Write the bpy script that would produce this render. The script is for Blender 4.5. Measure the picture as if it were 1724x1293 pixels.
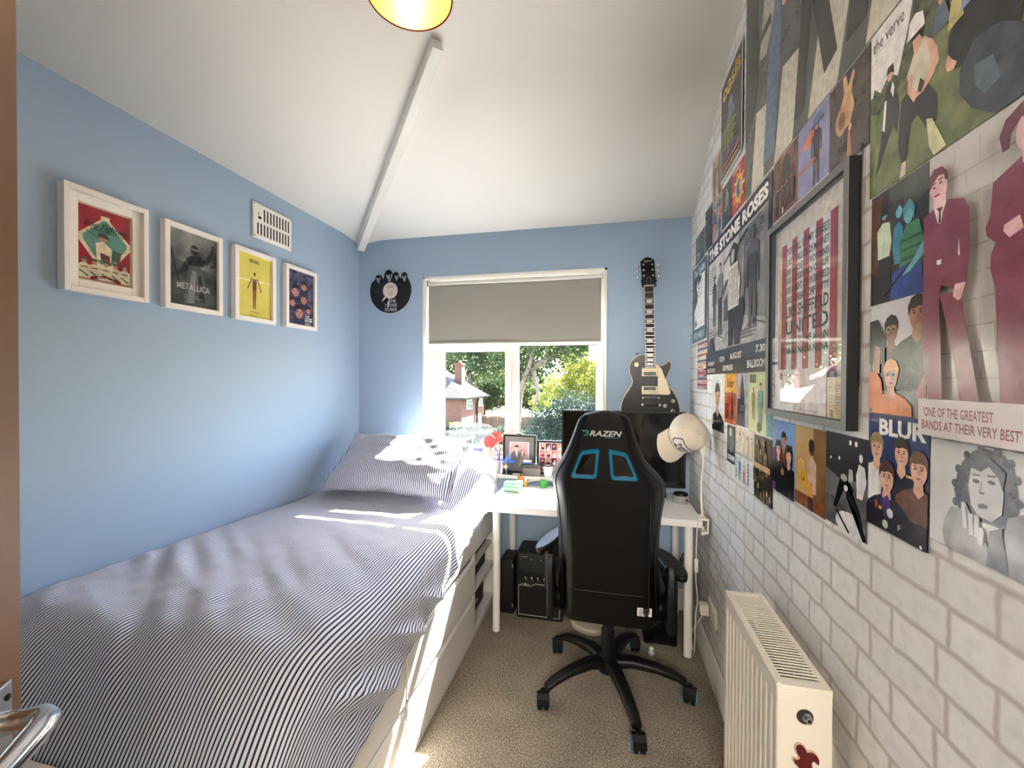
import bpy, bmesh, math, random
import numpy as np
from mathutils import Vector, Matrix, noise
for o in list(bpy.data.objects): bpy.data.objects.remove(o)
SC = bpy.context.scene
COL = SC.collection
PI = math.pi

# ------------------------------------------------------------------ camera
FPX = 707.46
RM = [[0.97535798, 0.00670188, -0.22052642], [0.2205811, -0.00896111, 0.97532747], [0.00456037, -0.99993739, -0.0102186]]
cd = bpy.data.cameras.new('camera')
cam = bpy.data.objects.new('camera', cd)
COL.objects.link(cam)
cd.sensor_width = 36.0
cd.lens = FPX / 1724 * 36.0
cd.clip_start = 0.02
cd.clip_end = 300
m4 = Matrix([[RM[r][0], -RM[r][1], -RM[r][2], 0] for r in range(3)] + [[0, 0, 0, 1]])
m4.translation = Vector((0, 0, 1.43))
cam.matrix_world = m4
SC.camera = cam

# ------------------------------------------------------------------ sky, sun, exposure
vs = SC.view_settings
vs.view_transform = 'Standard'
vs.look = 'None'
vs.gamma = 1.0
vs.use_curve_mapping = False
vs.exposure = 1.58
W = bpy.data.worlds.new('sky')
SC.world = W
W.use_nodes = True
wn = W.node_tree
wn.nodes.clear()
wo = wn.nodes.new('ShaderNodeOutputWorld')
wb = wn.nodes.new('ShaderNodeBackground')
ws = wn.nodes.new('ShaderNodeTexSky')
ws.sky_type = 'NISHITA'
ws.sun_disc = False
ws.sun_elevation = math.radians(43)
ws.sun_rotation = math.radians(18)
wb.inputs['Strength'].default_value = 1.0
wn.links.new(ws.outputs[0], wb.inputs[0])
wn.links.new(wb.outputs[0], wo.inputs[0])
SUNDIR = Vector((0.32, 1.0, 0.97)).normalized()
sl = bpy.data.lights.new('sun', 'SUN')
sl.energy = 36.0
sl.angle = math.radians(0.7)
sl.color = (1.0, 0.94, 0.85)
so = bpy.data.objects.new('sun', sl)
so.rotation_euler = SUNDIR.to_track_quat('Z', 'Y').to_euler()
so.location = (6, 20, 20)
COL.objects.link(so)
# added fill light on the unseen landing, brightens the room through the doorway
al = bpy.data.lights.new('landing_fill', 'AREA')
al.shape = 'RECTANGLE'
al.size = 1.1
al.size_y = 0.35
al.energy = 34.0
al.color = (1.0, 0.92, 0.83)
ao = bpy.data.objects.new('landing_fill', al)
ao.location = (0.1, -1.62, 1.93)
ao.rotation_euler = (PI / 2, 0, 0)
COL.objects.link(ao)

# ------------------------------------------------------------------ room numbers (metres)
XL, XR, YB, YF = -1.795, 0.505, 2.79, -0.30
EZ, SL, CZ = 2.443, 0.478, 2.93
CR = (CZ - EZ) / SL

# ------------------------------------------------------------------ materials
def S(r, g, b):
    f = lambda c: (c / 255 / 12.92) if c / 255 <= 0.04045 else ((c / 255 + 0.055) / 1.055) ** 2.4
    return (f(r), f(g), f(b), 1.0)
MC = {}
def mat(name, col=(200, 200, 200), rough=0.5, metal=0.0, spec=0.5, bump=None, vary=None, sheen=0, coat=0, emit=None, sub=0):
    """plain or noise-varied principled material; bump=(scale,strength,distance) vary=(scale,colour2,detail)"""
    if name in MC: return MC[name]
    m = bpy.data.materials.new(name)
    m.use_nodes = True
    nt = m.node_tree
    p = nt.nodes['Principled BSDF']
    p.inputs['Base Color'].default_value = S(*col)
    p.inputs['Roughness'].default_value = rough
    p.inputs['Metallic'].default_value = metal
    p.inputs['Specular IOR Level'].default_value = spec
    if sheen: p.inputs['Sheen Weight'].default_value = sheen
    if coat:
        p.inputs['Coat Weight'].default_value = coat
        p.inputs['Coat Roughness'].default_value = 0.05
    if emit:
        p.inputs['Emission Color'].default_value = S(*emit[0])
        p.inputs['Emission Strength'].default_value = emit[1]
    tc = None
    if bump or vary:
        tc = nt.nodes.new('ShaderNodeTexCoord')
    if vary:
        n = nt.nodes.new('ShaderNodeTexNoise')
        n.inputs['Scale'].default_value = vary[0]
        n.inputs['Detail'].default_value = vary[2] if len(vary) > 2 else 4
        nt.links.new(tc.outputs['Object'], n.inputs['Vector'])
        r = nt.nodes.new('ShaderNodeValToRGB')
        r.color_ramp.elements[0].position = 0.36
        r.color_ramp.elements[1].position = 0.64
        r.color_ramp.elements[0].color = S(*col)
        r.color_ramp.elements[1].color = S(*vary[1])
        nt.links.new(n.outputs['Fac'], r.inputs['Fac'])
        nt.links.new(r.outputs['Color'], p.inputs['Base Color'])
    if bump:
        n2 = nt.nodes.new('ShaderNodeTexNoise')
        n2.inputs['Scale'].default_value = bump[0]
        n2.inputs['Detail'].default_value = 4
        nt.links.new(tc.outputs['Object'], n2.inputs['Vector'])
        b = nt.nodes.new('ShaderNodeBump')
        b.inputs['Strength'].default_value = bump[1]
        b.inputs['Distance'].default_value = bump[2]
        nt.links.new(n2.outputs['Fac'], b.inputs['Height'])
        nt.links.new(b.outputs['Normal'], p.inputs['Normal'])
    MC[name] = m
    return m
def ink(r, g, b):
    """printed colour on glossy paper"""
    return mat('ink_%d_%d_%d' % (r, g, b), (int(r * .93), int(g * .93), int(b * .93)), 0.2, spec=0.5, bump=(9, 0.3, 0.005), vary=(45, (min(255, int(r * 1.05 + 4)), min(255, int(g * 1.05 + 4)), min(255, int(b * 1.05 + 4))), 5))
def photo_ink(name, c1, c2, sc=25):
    return mat('print_' + name, c1, 0.2, spec=0.5, bump=(9, 0.3, 0.005), vary=(sc, c2, 5))

M_WALL = mat('blue_paint', (162, 184, 208), 0.75, spec=0.3, bump=(220, 0.12, 0.001))
M_CEIL = mat('ceiling_paint', (250, 247, 240), 0.8, spec=0.2, bump=(6, 0.25, 0.01))
M_GLOSS = mat('white_gloss_paint', (238, 236, 230), 0.3)
M_PVC = mat('white_upvc', (214, 213, 206), 0.28)
M_WHITE = mat('white_melamine', (238, 236, 230), 0.35)
M_DESK = mat('white_desk_foil', (240, 238, 234), 0.3)
M_FRAMEW = mat('white_frame_paint', (242, 238, 232), 0.4)
M_BLACK = mat('black_plastic', (8, 8, 9), 0.45, spec=.35)
M_BLACKG = mat('black_gloss', (6, 6, 8), 0.08)
M_PU = mat('black_leatherette', (2, 2, 3), 0.45, bump=(160, 0.2, 0.002), spec=.28)
M_PIPING = mat('dark_piping', (22, 23, 26), 0.32)
M_TEAL = mat('teal_trim', (10, 104, 138), 0.35)
M_CHROME = mat('chrome', (210, 210, 212), 0.14, metal=1)
M_STEEL = mat('satin_steel', (185, 188, 192), 0.3, metal=1)
M_CREAM = mat('cream_plastic', (226, 212, 176), 0.35)
M_GOLD = mat('gold_lining', (214, 140, 48), 0.4)

def carpet():
    m = bpy.data.materials.new('carpet'); m.use_nodes = True
    nt = m.node_tree; p = nt.nodes['Principled BSDF']
    tc = nt.nodes.new('ShaderNodeTexCoord')
    n = nt.nodes.new('ShaderNodeTexNoise'); n.inputs['Scale'].default_value = 150; n.inputs['Detail'].default_value = 3; n.inputs['Roughness'].default_value = 0.7
    n3 = nt.nodes.new('ShaderNodeTexNoise'); n3.inputs['Scale'].default_value = 5; n3.inputs['Detail'].default_value = 2
    r = nt.nodes.new('ShaderNodeValToRGB')
    e = r.color_ramp.elements
    e[0].position = 0.32; e[0].color = S(96, 86, 74)
    e[1].position = 0.68; e[1].color = S(206, 196, 180)
    c = r.color_ramp.elements.new(0.5); c.color = S(158, 147, 132)
    mx = nt.nodes.new('ShaderNodeMixRGB'); mx.blend_type = 'MULTIPLY'; mx.inputs[0].default_value = 0.35
    r3 = nt.nodes.new('ShaderNodeValToRGB'); r3.color_ramp.elements[0].color = (0.6, 0.6, 0.6, 1); r3.color_ramp.elements[0].position = 0.4; r3.color_ramp.elements[1].position = 0.6
    b = nt.nodes.new('ShaderNodeBump'); b.inputs['Strength'].default_value = 0.9; b.inputs['Distance'].default_value = 0.008
    L = nt.links.new
    L(tc.outputs['Object'], n.inputs['Vector']); L(tc.outputs['Object'], n3.inputs['Vector'])
    L(n.outputs['Fac'], r.inputs['Fac']); L(n3.outputs['Fac'], r3.inputs['Fac'])
    L(r.outputs['Color'], mx.inputs[1]); L(r3.outputs['Color'], mx.inputs[2]); L(mx.outputs[0], p.inputs['Base Color'])
    L(n.outputs['Fac'], b.inputs['Height']); L(b.outputs['Normal'], p.inputs['Normal'])
    p.inputs['Roughness'].default_value = 0.95
    p.inputs['Specular IOR Level'].default_value = 0.1
    return m
M_CARPET = carpet()

def brickpaper():
    """white brick wallpaper: courses 68 mm, irregular printed mortar"""
    m = bpy.data.materials.new('brick_wallpaper'); m.use_nodes = True
    nt = m.node_tree; p = nt.nodes['Principled BSDF']; L = nt.links.new
    tc = nt.nodes.new('ShaderNodeTexCoord')
    sp = nt.nodes.new('ShaderNodeSeparateXYZ'); cb = nt.nodes.new('ShaderNodeCombineXYZ')
    L(tc.outputs['Object'], sp.inputs[0]); L(sp.outputs['Y'], cb.inputs['X']); L(sp.outputs['Z'], cb.inputs['Y'])
    nz = nt.nodes.new('ShaderNodeTexNoise'); nz.inputs['Scale'].default_value = 14; nz.inputs['Detail'].default_value = 3
    L(cb.outputs[0], nz.inputs['Vector'])
    sub = nt.nodes.new('ShaderNodeVectorMath'); sub.operation = 'SUBTRACT'; sub.inputs[1].default_value = (0.5, 0.5, 0.5)
    scl = nt.nodes.new('ShaderNodeVectorMath'); scl.operation = 'SCALE'; scl.inputs['Scale'].default_value = 0.016
    add = nt.nodes.new('ShaderNodeVectorMath'); add.operation = 'ADD'
    L(nz.outputs['Color'], sub.inputs[0]); L(sub.outputs[0], scl.inputs[0]); L(scl.outputs[0], add.inputs[0]); L(cb.outputs[0], add.inputs[1])
    br = nt.nodes.new('ShaderNodeTexBrick')
    br.offset = 0.5; br.squash = 0.55; br.squash_frequency = 2
    br.inputs['Scale'].default_value = 1.0
    br.inputs['Brick Width'].default_value = 0.19
    br.inputs['Row Height'].default_value = 0.0682
    br.inputs['Mortar Size'].default_value = 0.0085
    br.inputs['Mortar Smooth'].default_value = 0.9
    br.inputs['Color1'].default_value = S(226, 225, 221)
    br.inputs['Color2'].default_value = S(214, 212, 207)
    br.inputs['Mortar'].default_value = S(184, 178, 170)
    L(add.outputs[0], br.inputs['Vector'])
    n2 = nt.nodes.new('ShaderNodeTexNoise'); n2.inputs['Scale'].default_value = 38; n2.inputs['Detail'].default_value = 6
    L(cb.outputs[0], n2.inputs['Vector'])
    r2 = nt.nodes.new('ShaderNodeValToRGB'); r2.color_ramp.elements[0].position = 0.3; r2.color_ramp.elements[0].color = (0.82, 0.81, 0.8, 1); r2.color_ramp.elements[1].position = 0.55
    L(n2.outputs['Fac'], r2.inputs['Fac'])
    mx = nt.nodes.new('ShaderNodeMixRGB'); mx.blend_type = 'MULTIPLY'; mx.inputs[0].default_value = 0.6
    L(br.outputs['Color'], mx.inputs[1]); L(r2.outputs['Color'], mx.inputs[2]); L(mx.outputs[0], p.inputs['Base Color'])
    p.inputs['Roughness'].default_value = 0.6
    p.inputs['Specular IOR Level'].default_value = 0.3
    return m
M_BRICK = brickpaper()

def striped(name, period=0.0118, navy=(42, 50, 80)):
    m = bpy.data.materials.new(name); m.use_nodes = True
    nt = m.node_tree; p = nt.nodes['Principled BSDF']; L = nt.links.new
    uv = nt.nodes.new('ShaderNodeUVMap'); uv.uv_map = 'UVMap'
    sp = nt.nodes.new('ShaderNodeSeparateXYZ'); L(uv.outputs[0], sp.inputs[0])
    mu = nt.nodes.new('ShaderNodeMath'); mu.operation = 'MULTIPLY'; mu.inputs[1].default_value = 2 * PI / period
    si = nt.nodes.new('ShaderNodeMath'); si.operation = 'SINE'
    r = nt.nodes.new('ShaderNodeMapRange'); r.inputs['From Min'].default_value = -0.5; r.inputs['From Max'].default_value = -0.12
    mx = nt.nodes.new('ShaderNodeMixRGB'); mx.inputs[1].default_value = S(*navy); mx.inputs[2].default_value = S(226, 229, 240)
    L(sp.outputs['X'], mu.inputs[0]); L(mu.outputs[0], si.inputs[0]); L(si.outputs[0], r.inputs['Value']); L(r.outputs[0], mx.inputs[0]); L(mx.outputs[0], p.inputs['Base Color'])
    tc = nt.nodes.new('ShaderNodeTexCoord')
    n = nt.nodes.new('ShaderNodeTexNoise'); n.inputs['Scale'].default_value = 30; n.inputs['Detail'].default_value = 3
    b = nt.nodes.new('ShaderNodeBump'); b.inputs['Strength'].default_value = 0.3; b.inputs['Distance'].default_value = 0.006
    L(tc.outputs['Object'], n.inputs['Vector']); L(n.outputs['Fac'], b.inputs['Height']); L(b.outputs['Normal'], p.inputs['Normal'])
    p.inputs['Roughness'].default_value = 0.85
    p.inputs['Specular IOR Level'].default_value = 0.2
    p.inputs['Sheen Weight'].default_value = 0.15
    return m
M_STRIPE = striped('striped_cotton')

def glass_mat(name='window_glass', refl=0.06, tint=(1, 1, 1, 1)):
    m = bpy.data.materials.new(name); m.use_nodes = True
    nt = m.node_tree; nt.nodes.clear(); L = nt.links.new
    o = nt.nodes.new('ShaderNodeOutputMaterial'); mx = nt.nodes.new('ShaderNodeMixShader')
    t = nt.nodes.new('ShaderNodeBsdfTransparent'); g = nt.nodes.new('ShaderNodeBsdfGlossy'); f = nt.nodes.new('ShaderNodeMapRange')
    g.inputs['Roughness'].default_value = 0.01; lw = nt.nodes.new('ShaderNodeLayerWeight'); lw.inputs['Blend'].default_value = 0.5; pw = nt.nodes.new('ShaderNodeMath'); pw.operation = 'POWER'; pw.inputs[1].default_value = 5.0; L(lw.outputs['Facing'], pw.inputs[0]); L(pw.outputs[0], f.inputs['Value']); f.inputs['To Min'].default_value = refl * .5; f.inputs['To Max'].default_value = 0.8
    t.inputs['Color'].default_value = tint
    L(f.outputs[0], mx.inputs[0]); L(t.outputs[0], mx.inputs[1]); L(g.outputs[0], mx.inputs[2]); L(mx.outputs[0], o.inputs['Surface'])
    return m
M_GLASS = glass_mat()

# ------------------------------------------------------------------ mesh builder
class MB:
    def __init__(s): s.v = []; s.f = []; s.mi = []; s.mats = []; s.uv = None
    def mat(s, m):
        if m not in s.mats: s.mats.append(m)
        return s.mats.index(m)
    def add(s, vs, fs, m):
        o = len(s.v); k = s.mat(m)
        s.v += [tuple(v) for v in vs]
        for f in fs: s.f.append(tuple(i + o for i in f)); s.mi.append(k)
        return s
    def box(s, lo, hi, m, M=None):
        vs = [Vector((x, y, z)) for x in (lo[0], hi[0]) for y in (lo[1], hi[1]) for z in (lo[2], hi[2])]
        if M is not None: vs = [M @ v for v in vs]
        return s.add(vs, [(0, 1, 3, 2), (4, 6, 7, 5), (0, 4, 5, 1), (2, 3, 7, 6), (0, 2, 6, 4), (1, 5, 7, 3)], m)
    def cbox(s, c, d, m, M=None):
        return s.box([c[i] - d[i] / 2 for i in range(3)], [c[i] + d[i] / 2 for i in range(3)], m, M)
    def prism(s, pts, d0, d1, m, f):
        """extrude 2-D polygon; f(a,b,d)->xyz"""
        n = len(pts)
        vs = [f(a, b, d0) for a, b in pts] + [f(a, b, d1) for a, b in pts]
        fs = [tuple(range(n - 1, -1, -1)), tuple(range(n, 2 * n))] + [(i, (i + 1) % n, n + (i + 1) % n, n + i) for i in range(n)]
        return s.add(vs, fs, m)
    def tube(s, path, r, m, n=10, caps=True):
        P = [Vector(p) for p in path]; R = r if isinstance(r, (list, tuple)) else [r] * len(P)
        vs = []; up = None
        for i, p in enumerate(P):
            d = (P[min(i + 1, len(P) - 1)] - P[max(i - 1, 0)]).normalized()
            if up is None: up = Vector((0, 0, 1)) if abs(d.z) < 0.9 else Vector((1, 0, 0))
            a = d.cross(up)
            if a.length < 1e-4: a = d.cross(Vector((0, 1, 0)))
            a.normalize(); b = a.cross(d).normalized(); up = b
            for k in range(n):
                t = 2 * PI * k / n
                vs.append(p + (a * math.cos(t) + b * math.sin(t)) * R[i])
        fs = []
        for i in range(len(P) - 1):
            for k in range(n):
                fs.append((i * n + k, i * n + (k + 1) % n, (i + 1) * n + (k + 1) % n, (i + 1) * n + k))
        if caps: fs += [tuple(range(n - 1, -1, -1)), tuple(range((len(P) - 1) * n, len(P) * n))]
        return s.add(vs, fs, m)
    def lathe(s, prof, m, M=None, n=24, cap=True):
        """prof [(r,z)] about local z, M places it"""
        vs = []; fs = []
        for r, z in prof:
            for k in range(n):
                t = 2 * PI * k / n; vs.append(Vector((r * math.cos(t), r * math.sin(t), z)))
        for i in range(len(prof) - 1):
            for k in range(n):
                fs.append((i * n + k, i * n + (k + 1) % n, (i + 1) * n + (k + 1) % n, (i + 1) * n + k))
        if cap: fs += [tuple(range(n - 1, -1, -1)), tuple(range((len(prof) - 1) * n, len(prof) * n))]
        if M is not None: vs = [M @ v for v in vs]
        return s.add(vs, fs, m)
    def ball(s, c, r, m, n=12, M=None):
        rr = r if isinstance(r, (list, tuple)) else (r, r, r)
        vs = []; fs = []
        for i in range(n + 1):
            a = PI * i / n
            for k in range(2 * n):
                t = PI * k / n
                vs.append(Vector((c[0] + rr[0] * math.sin(a) * math.cos(t), c[1] + rr[1] * math.sin(a) * math.sin(t), c[2] - rr[2] * math.cos(a))))
        for i in range(n):
            for k in range(2 * n):
                q = (i * 2 * n + k, i * 2 * n + (k + 1) % (2 * n), (i + 1) * 2 * n + (k + 1) % (2 * n), (i + 1) * 2 * n + k)
                fs.append(q)
        if M is not None: vs = [M @ v for v in vs]
        return s.add(vs, fs, m)
    def grid(s, nu, nv, fn, m, close=False):
        vs = [fn(i / (nu - 1), j / (nv - 1)) for j in range(nv) for i in range(nu)]
        fs = [(j * nu + i, j * nu + i + 1, (j + 1) * nu + i + 1, (j + 1) * nu + i) for j in range(nv - 1) for i in range(nu - 1)]
        return s.add(vs, fs, m)
    def build(s, name, parent=None, off=None, sharp=35, bevel=0, seg=2, solid=None, sub=0, smooth=True, weld=False):
        me = bpy.data.meshes.new(name)
        vv = s.v
        if off is None and parent is not None: off = parent.location
        if off is not None: vv = [(v[0] - off[0], v[1] - off[1], v[2] - off[2]) for v in s.v]
        me.from_pydata([tuple(v) for v in vv], [], s.f)
        for m in s.mats: me.materials.append(m)
        me.polygons.foreach_set('material_index', s.mi)
        if weld:
            bm = bmesh.new(); bm.from_mesh(me); bmesh.ops.remove_doubles(bm, verts=bm.verts, dist=1e-5); bmesh.ops.recalc_face_normals(bm, faces=bm.faces); bm.to_mesh(me); bm.free()
        if smooth:
            me.shade_smooth()
            if sharp < 180: me.set_sharp_from_angle(angle=math.radians(sharp))
        me.update()
        o = bpy.data.objects.new(name, me)
        COL.objects.link(o)
        if parent is not None: o.parent = parent
        elif off is not None: o.location = off
        if bevel:
            b = o.modifiers.new('bevel', 'BEVEL'); b.width = bevel; b.segments = seg; b.limit_method = 'ANGLE'; b.angle_limit = math.radians(40)
        if solid:
            b = o.modifiers.new('solid', 'SOLIDIFY'); b.thickness = solid[0]; b.offset = solid[1]
        if sub:
            b = o.modifiers.new('sub', 'SUBSURF'); b.levels = sub; b.render_levels = sub
        return o
def tag(o, label=None, cat=None, group=None, kind=None):
    if label: o['label'] = label
    if cat: o['category'] = cat
    if group: o['group'] = group
    if kind: o['kind'] = kind
    return o
def thing(name, loc, label, cat, group=None, rot=None):
    o = bpy.data.objects.new(name, None); COL.objects.link(o); o.location = loc
    o.empty_display_size = 0.05
    if rot: o.rotation_euler = rot
    return tag(o, label, cat, group)
def struct(o): o['kind'] = 'structure'; return o
ZERO = (0, 0, 0)
def frame_M(o, x, y, z):
    return Matrix(((x[0], y[0], z[0], o[0]), (x[1], y[1], z[1], o[1]), (x[2], y[2], z[2], o[2]), (0, 0, 0, 1)))
TEXTC = {}
def text_mesh(txt, bold=0.0, shear=0.0):
    k = (txt, bold, shear)
    if k in TEXTC: return TEXTC[k]
    cu = bpy.data.curves.new('t', 'FONT'); cu.body = txt; cu.resolution_u = 2; cu.offset = bold; cu.shear = shear
    o = bpy.data.objects.new('t', cu); COL.objects.link(o)
    dg = bpy.context.evaluated_depsgraph_get(); dg.update()
    me = bpy.data.meshes.new_from_object(o.evaluated_get(dg))
    vs = [(v.co.x, v.co.y) for v in me.vertices]; fs = [tuple(p.vertices) for p in me.polygons]
    bpy.data.objects.remove(o); bpy.data.meshes.remove(me); bpy.data.curves.remove(cu)
    if not vs: vs = [(0, 0), (1, 1)]
    x0 = min(v[0] for v in vs); x1 = max(v[0] for v in vs); y0 = min(v[1] for v in vs); y1 = max(v[1] for v in vs)
    r = ([((x - x0) / max(x1 - x0, 1e-6), (y - y0) / max(y1 - y0, 1e-6)) for x, y in vs], fs, (x1 - x0) / max(y1 - y0, 1e-6))
    TEXTC[k] = r
    return r

# ------------------------------------------------------------------ flat printed art: X right, Z up, facing -Y, origin bottom left
class Art(MB):
    def __init__(s, w, h, base, th=0.0008, border=None):
        super().__init__(); s.w = w; s.h = h; s.k = 0; s.z0 = 0
        s.box((0, -th, 0), (w, 0, h), base); s.th = th
    def lift(s): s.k += 1; return -(s.th + 0.00006 * s.k)
    def poly(s, pts, m, norm=True):
        P = [(a * s.w, b * s.h) for a, b in pts] if norm else list(pts)
        for ax, lim, sg in ((0, 0, 1), (0, s.w, -1), (1, 0, 1), (1, s.h, -1)):
            out = []
            for i in range(len(P)):
                a, b = P[i], P[(i + 1) % len(P)]
                ia = (a[ax] - lim) * sg >= -1e-9; ib = (b[ax] - lim) * sg >= -1e-9
                if ia: out.append(a)
                if ia != ib:
                    t = (lim - a[ax]) / (b[ax] - a[ax])
                    out.append((a[0] + t * (b[0] - a[0]), a[1] + t * (b[1] - a[1])))
            P = out
            if len(P) < 3: return s
        y = s.lift()
        ar = sum(P[i][0] * P[(i + 1) % len(P)][1] - P[(i + 1) % len(P)][0] * P[i][1] for i in range(len(P)))
        if ar < 0: P = P[::-1]
        s.add([(a, y, b) for a, b in P], [tuple(range(len(P)))], m)
        return s
    def rect(s, a, b, c, d, m): return s.poly([(a, b), (c, b), (c, d), (a, d)], m)
    def ell(s, cx, cy, rx, ry, m, n=20, rot=0):
        """cx,cy normalised; rx,ry as fractions of width"""
        pts = []
        for k in range(n):
            t = 2 * PI * k / n; x = rx * math.cos(t); y = ry * math.sin(t)
            pts.append((cx * s.w + (x * math.cos(rot) - y * math.sin(rot)) * s.w, cy * s.h + (x * math.sin(rot) + y * math.cos(rot)) * s.w))
        return s.poly(pts, m, False)
    def line(s, a, b, wd, m):
        ax, ay, bx, by = a[0] * s.w, a[1] * s.h, b[0] * s.w, b[1] * s.h
        L = math.hypot(bx - ax, by - ay) or 1e-6; nx, ny = -(by - ay) / L * wd * s.w / 2, (bx - ax) / L * wd * s.w / 2
        return s.poly([(ax + nx, ay + ny), (bx + nx, by + ny), (bx - nx, by - ny), (ax - nx, ay - ny)], m, False)
    def text(s, t, a, b, c, d, m, bold=0.0, keep=False, shear=0.0, rise=0):
        """fit text t in box a..c x b..d"""
        vs, fs, asp = text_mesh(t, bold, shear)
        W, H = (c - a) * s.w, (d - b) * s.h
        if keep:
            if asp * H > W: H = W / asp
            else: W = asp * H
        y = s.lift()
        s.add([(a * s.w + u * W, y, b * s.h + v * H + rise * u * s.h) for u, v in vs], fs, m)
        return s
    def lines(s, a, b, c, d, n, m, fill=0.45, seed=1):
        r = random.Random(seed)
        for i in range(n):
            z = d - (d - b) * (i + 0.5) / n; hh = (d - b) / n * fill / 2
            s.rect(a, z - hh, a + (c - a) * r.uniform(0.6, 1.0), z + hh, m)
        return s
    def bust(s, cx, cy, r, skin, hair, top, long=0, face=True, glasses=None, tilt=0):
        """head centre cx,cy, head half-width r (fraction of width)"""
        k = s.w / s.h
        if long: s.poly([(cx - 1.35 * r, cy - (0.6 + long) * r * k), (cx - 1.45 * r, cy + 0.5 * r * k), (cx - 0.8 * r, cy + 1.6 * r * k), (cx + 0.8 * r, cy + 1.6 * r * k), (cx + 1.45 * r, cy + 0.5 * r * k), (cx + 1.35 * r, cy - (0.6 + long) * r * k)], hair)
        s.poly([(cx - 3.0 * r, cy - 6 * r * k), (cx - 2.7 * r, cy - 2.6 * r * k), (cx - 1.8 * r, cy - 2.0 * r * k), (cx - 0.5 * r, cy - 1.5 * r * k), (cx + 0.5 * r, cy - 1.5 * r * k), (cx + 1.8 * r, cy - 2.0 * r * k), (cx + 2.7 * r, cy - 2.6 * r * k), (cx + 3.0 * r, cy - 6 * r * k)], top)
        s.poly([(cx - 0.45 * r, cy - 0.9 * r * k), (cx + 0.45 * r, cy - 0.9 * r * k), (cx + 0.6 * r, cy - 1.75 * r * k), (cx, cy - 2.3 * r * k), (cx - 0.6 * r, cy - 1.75 * r * k)], skin)
        s.ell(cx, cy, r * 0.9, r * 1.25, skin)
        s.poly([(cx - 1.0 * r, cy - 0.1 * r * k), (cx - 1.08 * r, cy + 0.7 * r * k), (cx - 0.7 * r, cy + 1.35 * r * k), (cx, cy + 1.6 * r * k), (cx + 0.7 * r, cy + 1.35 * r * k), (cx + 1.08 * r, cy + 0.7 * r * k), (cx + 1.0 * r, cy - 0.1 * r * k), (cx + 0.72 * r, cy + 0.5 * r * k), (cx + 0.2 * r, cy + 0.62 * r * k), (cx - 0.4 * r, cy + 0.45 * r * k), (cx - 0.75 * r, cy + 0.5 * r * k)], hair)
        if face:
            dk = ink(40, 30, 30); ms = ink(150, 90, 85)
            for sx in (-1, 1):
                s.ell(cx + sx * 0.36 * r, cy + 0.1 * r * k, 0.15 * r, 0.07 * r, dk, 8)
                s.line((cx + sx * 0.2 * r, cy + 0.3 * r * k), (cx + sx * 0.55 * r, cy + 0.32 * r * k), 0.08 * r, hair)
            s.line((cx + 0.02 * r, cy + 0.1 * r * k), (cx + 0.12 * r, cy - 0.35 * r * k), 0.07 * r, ms)
            s.ell(cx + 0.02 * r, cy - 0.65 * r * k, 0.27 * r, 0.07 * r, ms, 10)
            if glasses:
                for sx in (-1, 1):
                    s.ell(cx + sx * 0.4 * r, cy + 0.1 * r * k, 0.34 * r, 0.3 * r, glasses, 14)
                    s.ell(cx + sx * 0.4 * r, cy + 0.1 * r * k, 0.23 * r, 0.2 * r, dk, 14)
        return s
    def figure(s, cx, y0, h, skin, hair, top, legs, long=0, arms=0.0, wd=1.0, open_=0.1):
        """standing person, feet at y0, height h (fractions of poster height)"""
        u = h * s.h / s.w / 7.5 * wd; v = h / 7.5
        P = lambda pts, m: s.poly([(cx + a * u, y0 + b * v) for a, b in pts], m)
        P([(-0.75, 0), (-0.25, 0), (0, 3.2), (0.25, 0), (0.75, 0), (0.8, 2), (0.75, 4.0), (-0.75, 4.0), (-0.8, 2)], legs)
        P([(-0.8, 3.8), (-0.85, 5.2), (-1.15, 6.0), (-0.5, 6.4), (0.5, 6.4), (1.15, 6.0), (0.85, 5.2), (0.8, 3.8)], top)
        for sx in (-1, 1):
            P([(sx * 0.85, 6.1), (sx * 1.2, 6.0), (sx * (1.35 + arms), 4.6), (sx * (1.25 + arms * 0.5), 3.5), (sx * (0.95 + arms * 0.5), 3.5), (sx * (1.0 + arms * 0.8), 4.6)], top)
            s.ell(cx + sx * (1.1 + arms * 0.5) * u, y0 + 3.35 * v, 0.2 * u, 0.28 * u, skin, 8)
        P([(-0.2, 6.3), (0.2, 6.3), (0.2, 6.7), (-0.2, 6.7)], skin)
        if long: P([(-0.5, 6.2), (-0.6, 7.1), (0.6, 7.1), (0.5, 6.2)], hair)
        s.ell(cx, y0 + 6.95 * v, 0.4 * u, 0.52 * u, skin, 14)
        P([(-0.45, 6.95), (-0.42, 7.35), (0, 7.6), (0.42, 7.35), (0.45, 6.95), (0.25, 7.2), (-0.25, 7.2)], hair)
        return s
def hang(art, name, side, y0, z0, label, cat, group=None, gap=0.001, parent=None, x=None, tilt=0, as_part=False):
    """put art on a wall. right wall: y0 = far end; left wall: y0 = near end; back: y0 is x of left end"""
    o = art.build(name, None, None, smooth=False)
    if side == 'R': o.rotation_euler = (0, tilt, -PI / 2); o.location = ((XR - gap) if x is None else x, y0, z0)
    elif side == 'L': o.rotation_euler = (0, tilt, PI / 2); o.location = ((XL + gap) if x is None else x, y0, z0)
    else: o.rotation_euler = (0, tilt, 0); o.location = (y0, (YB - gap) if x is None else x, z0)
    if label: tag(o, label, cat, group)
    return o
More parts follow.
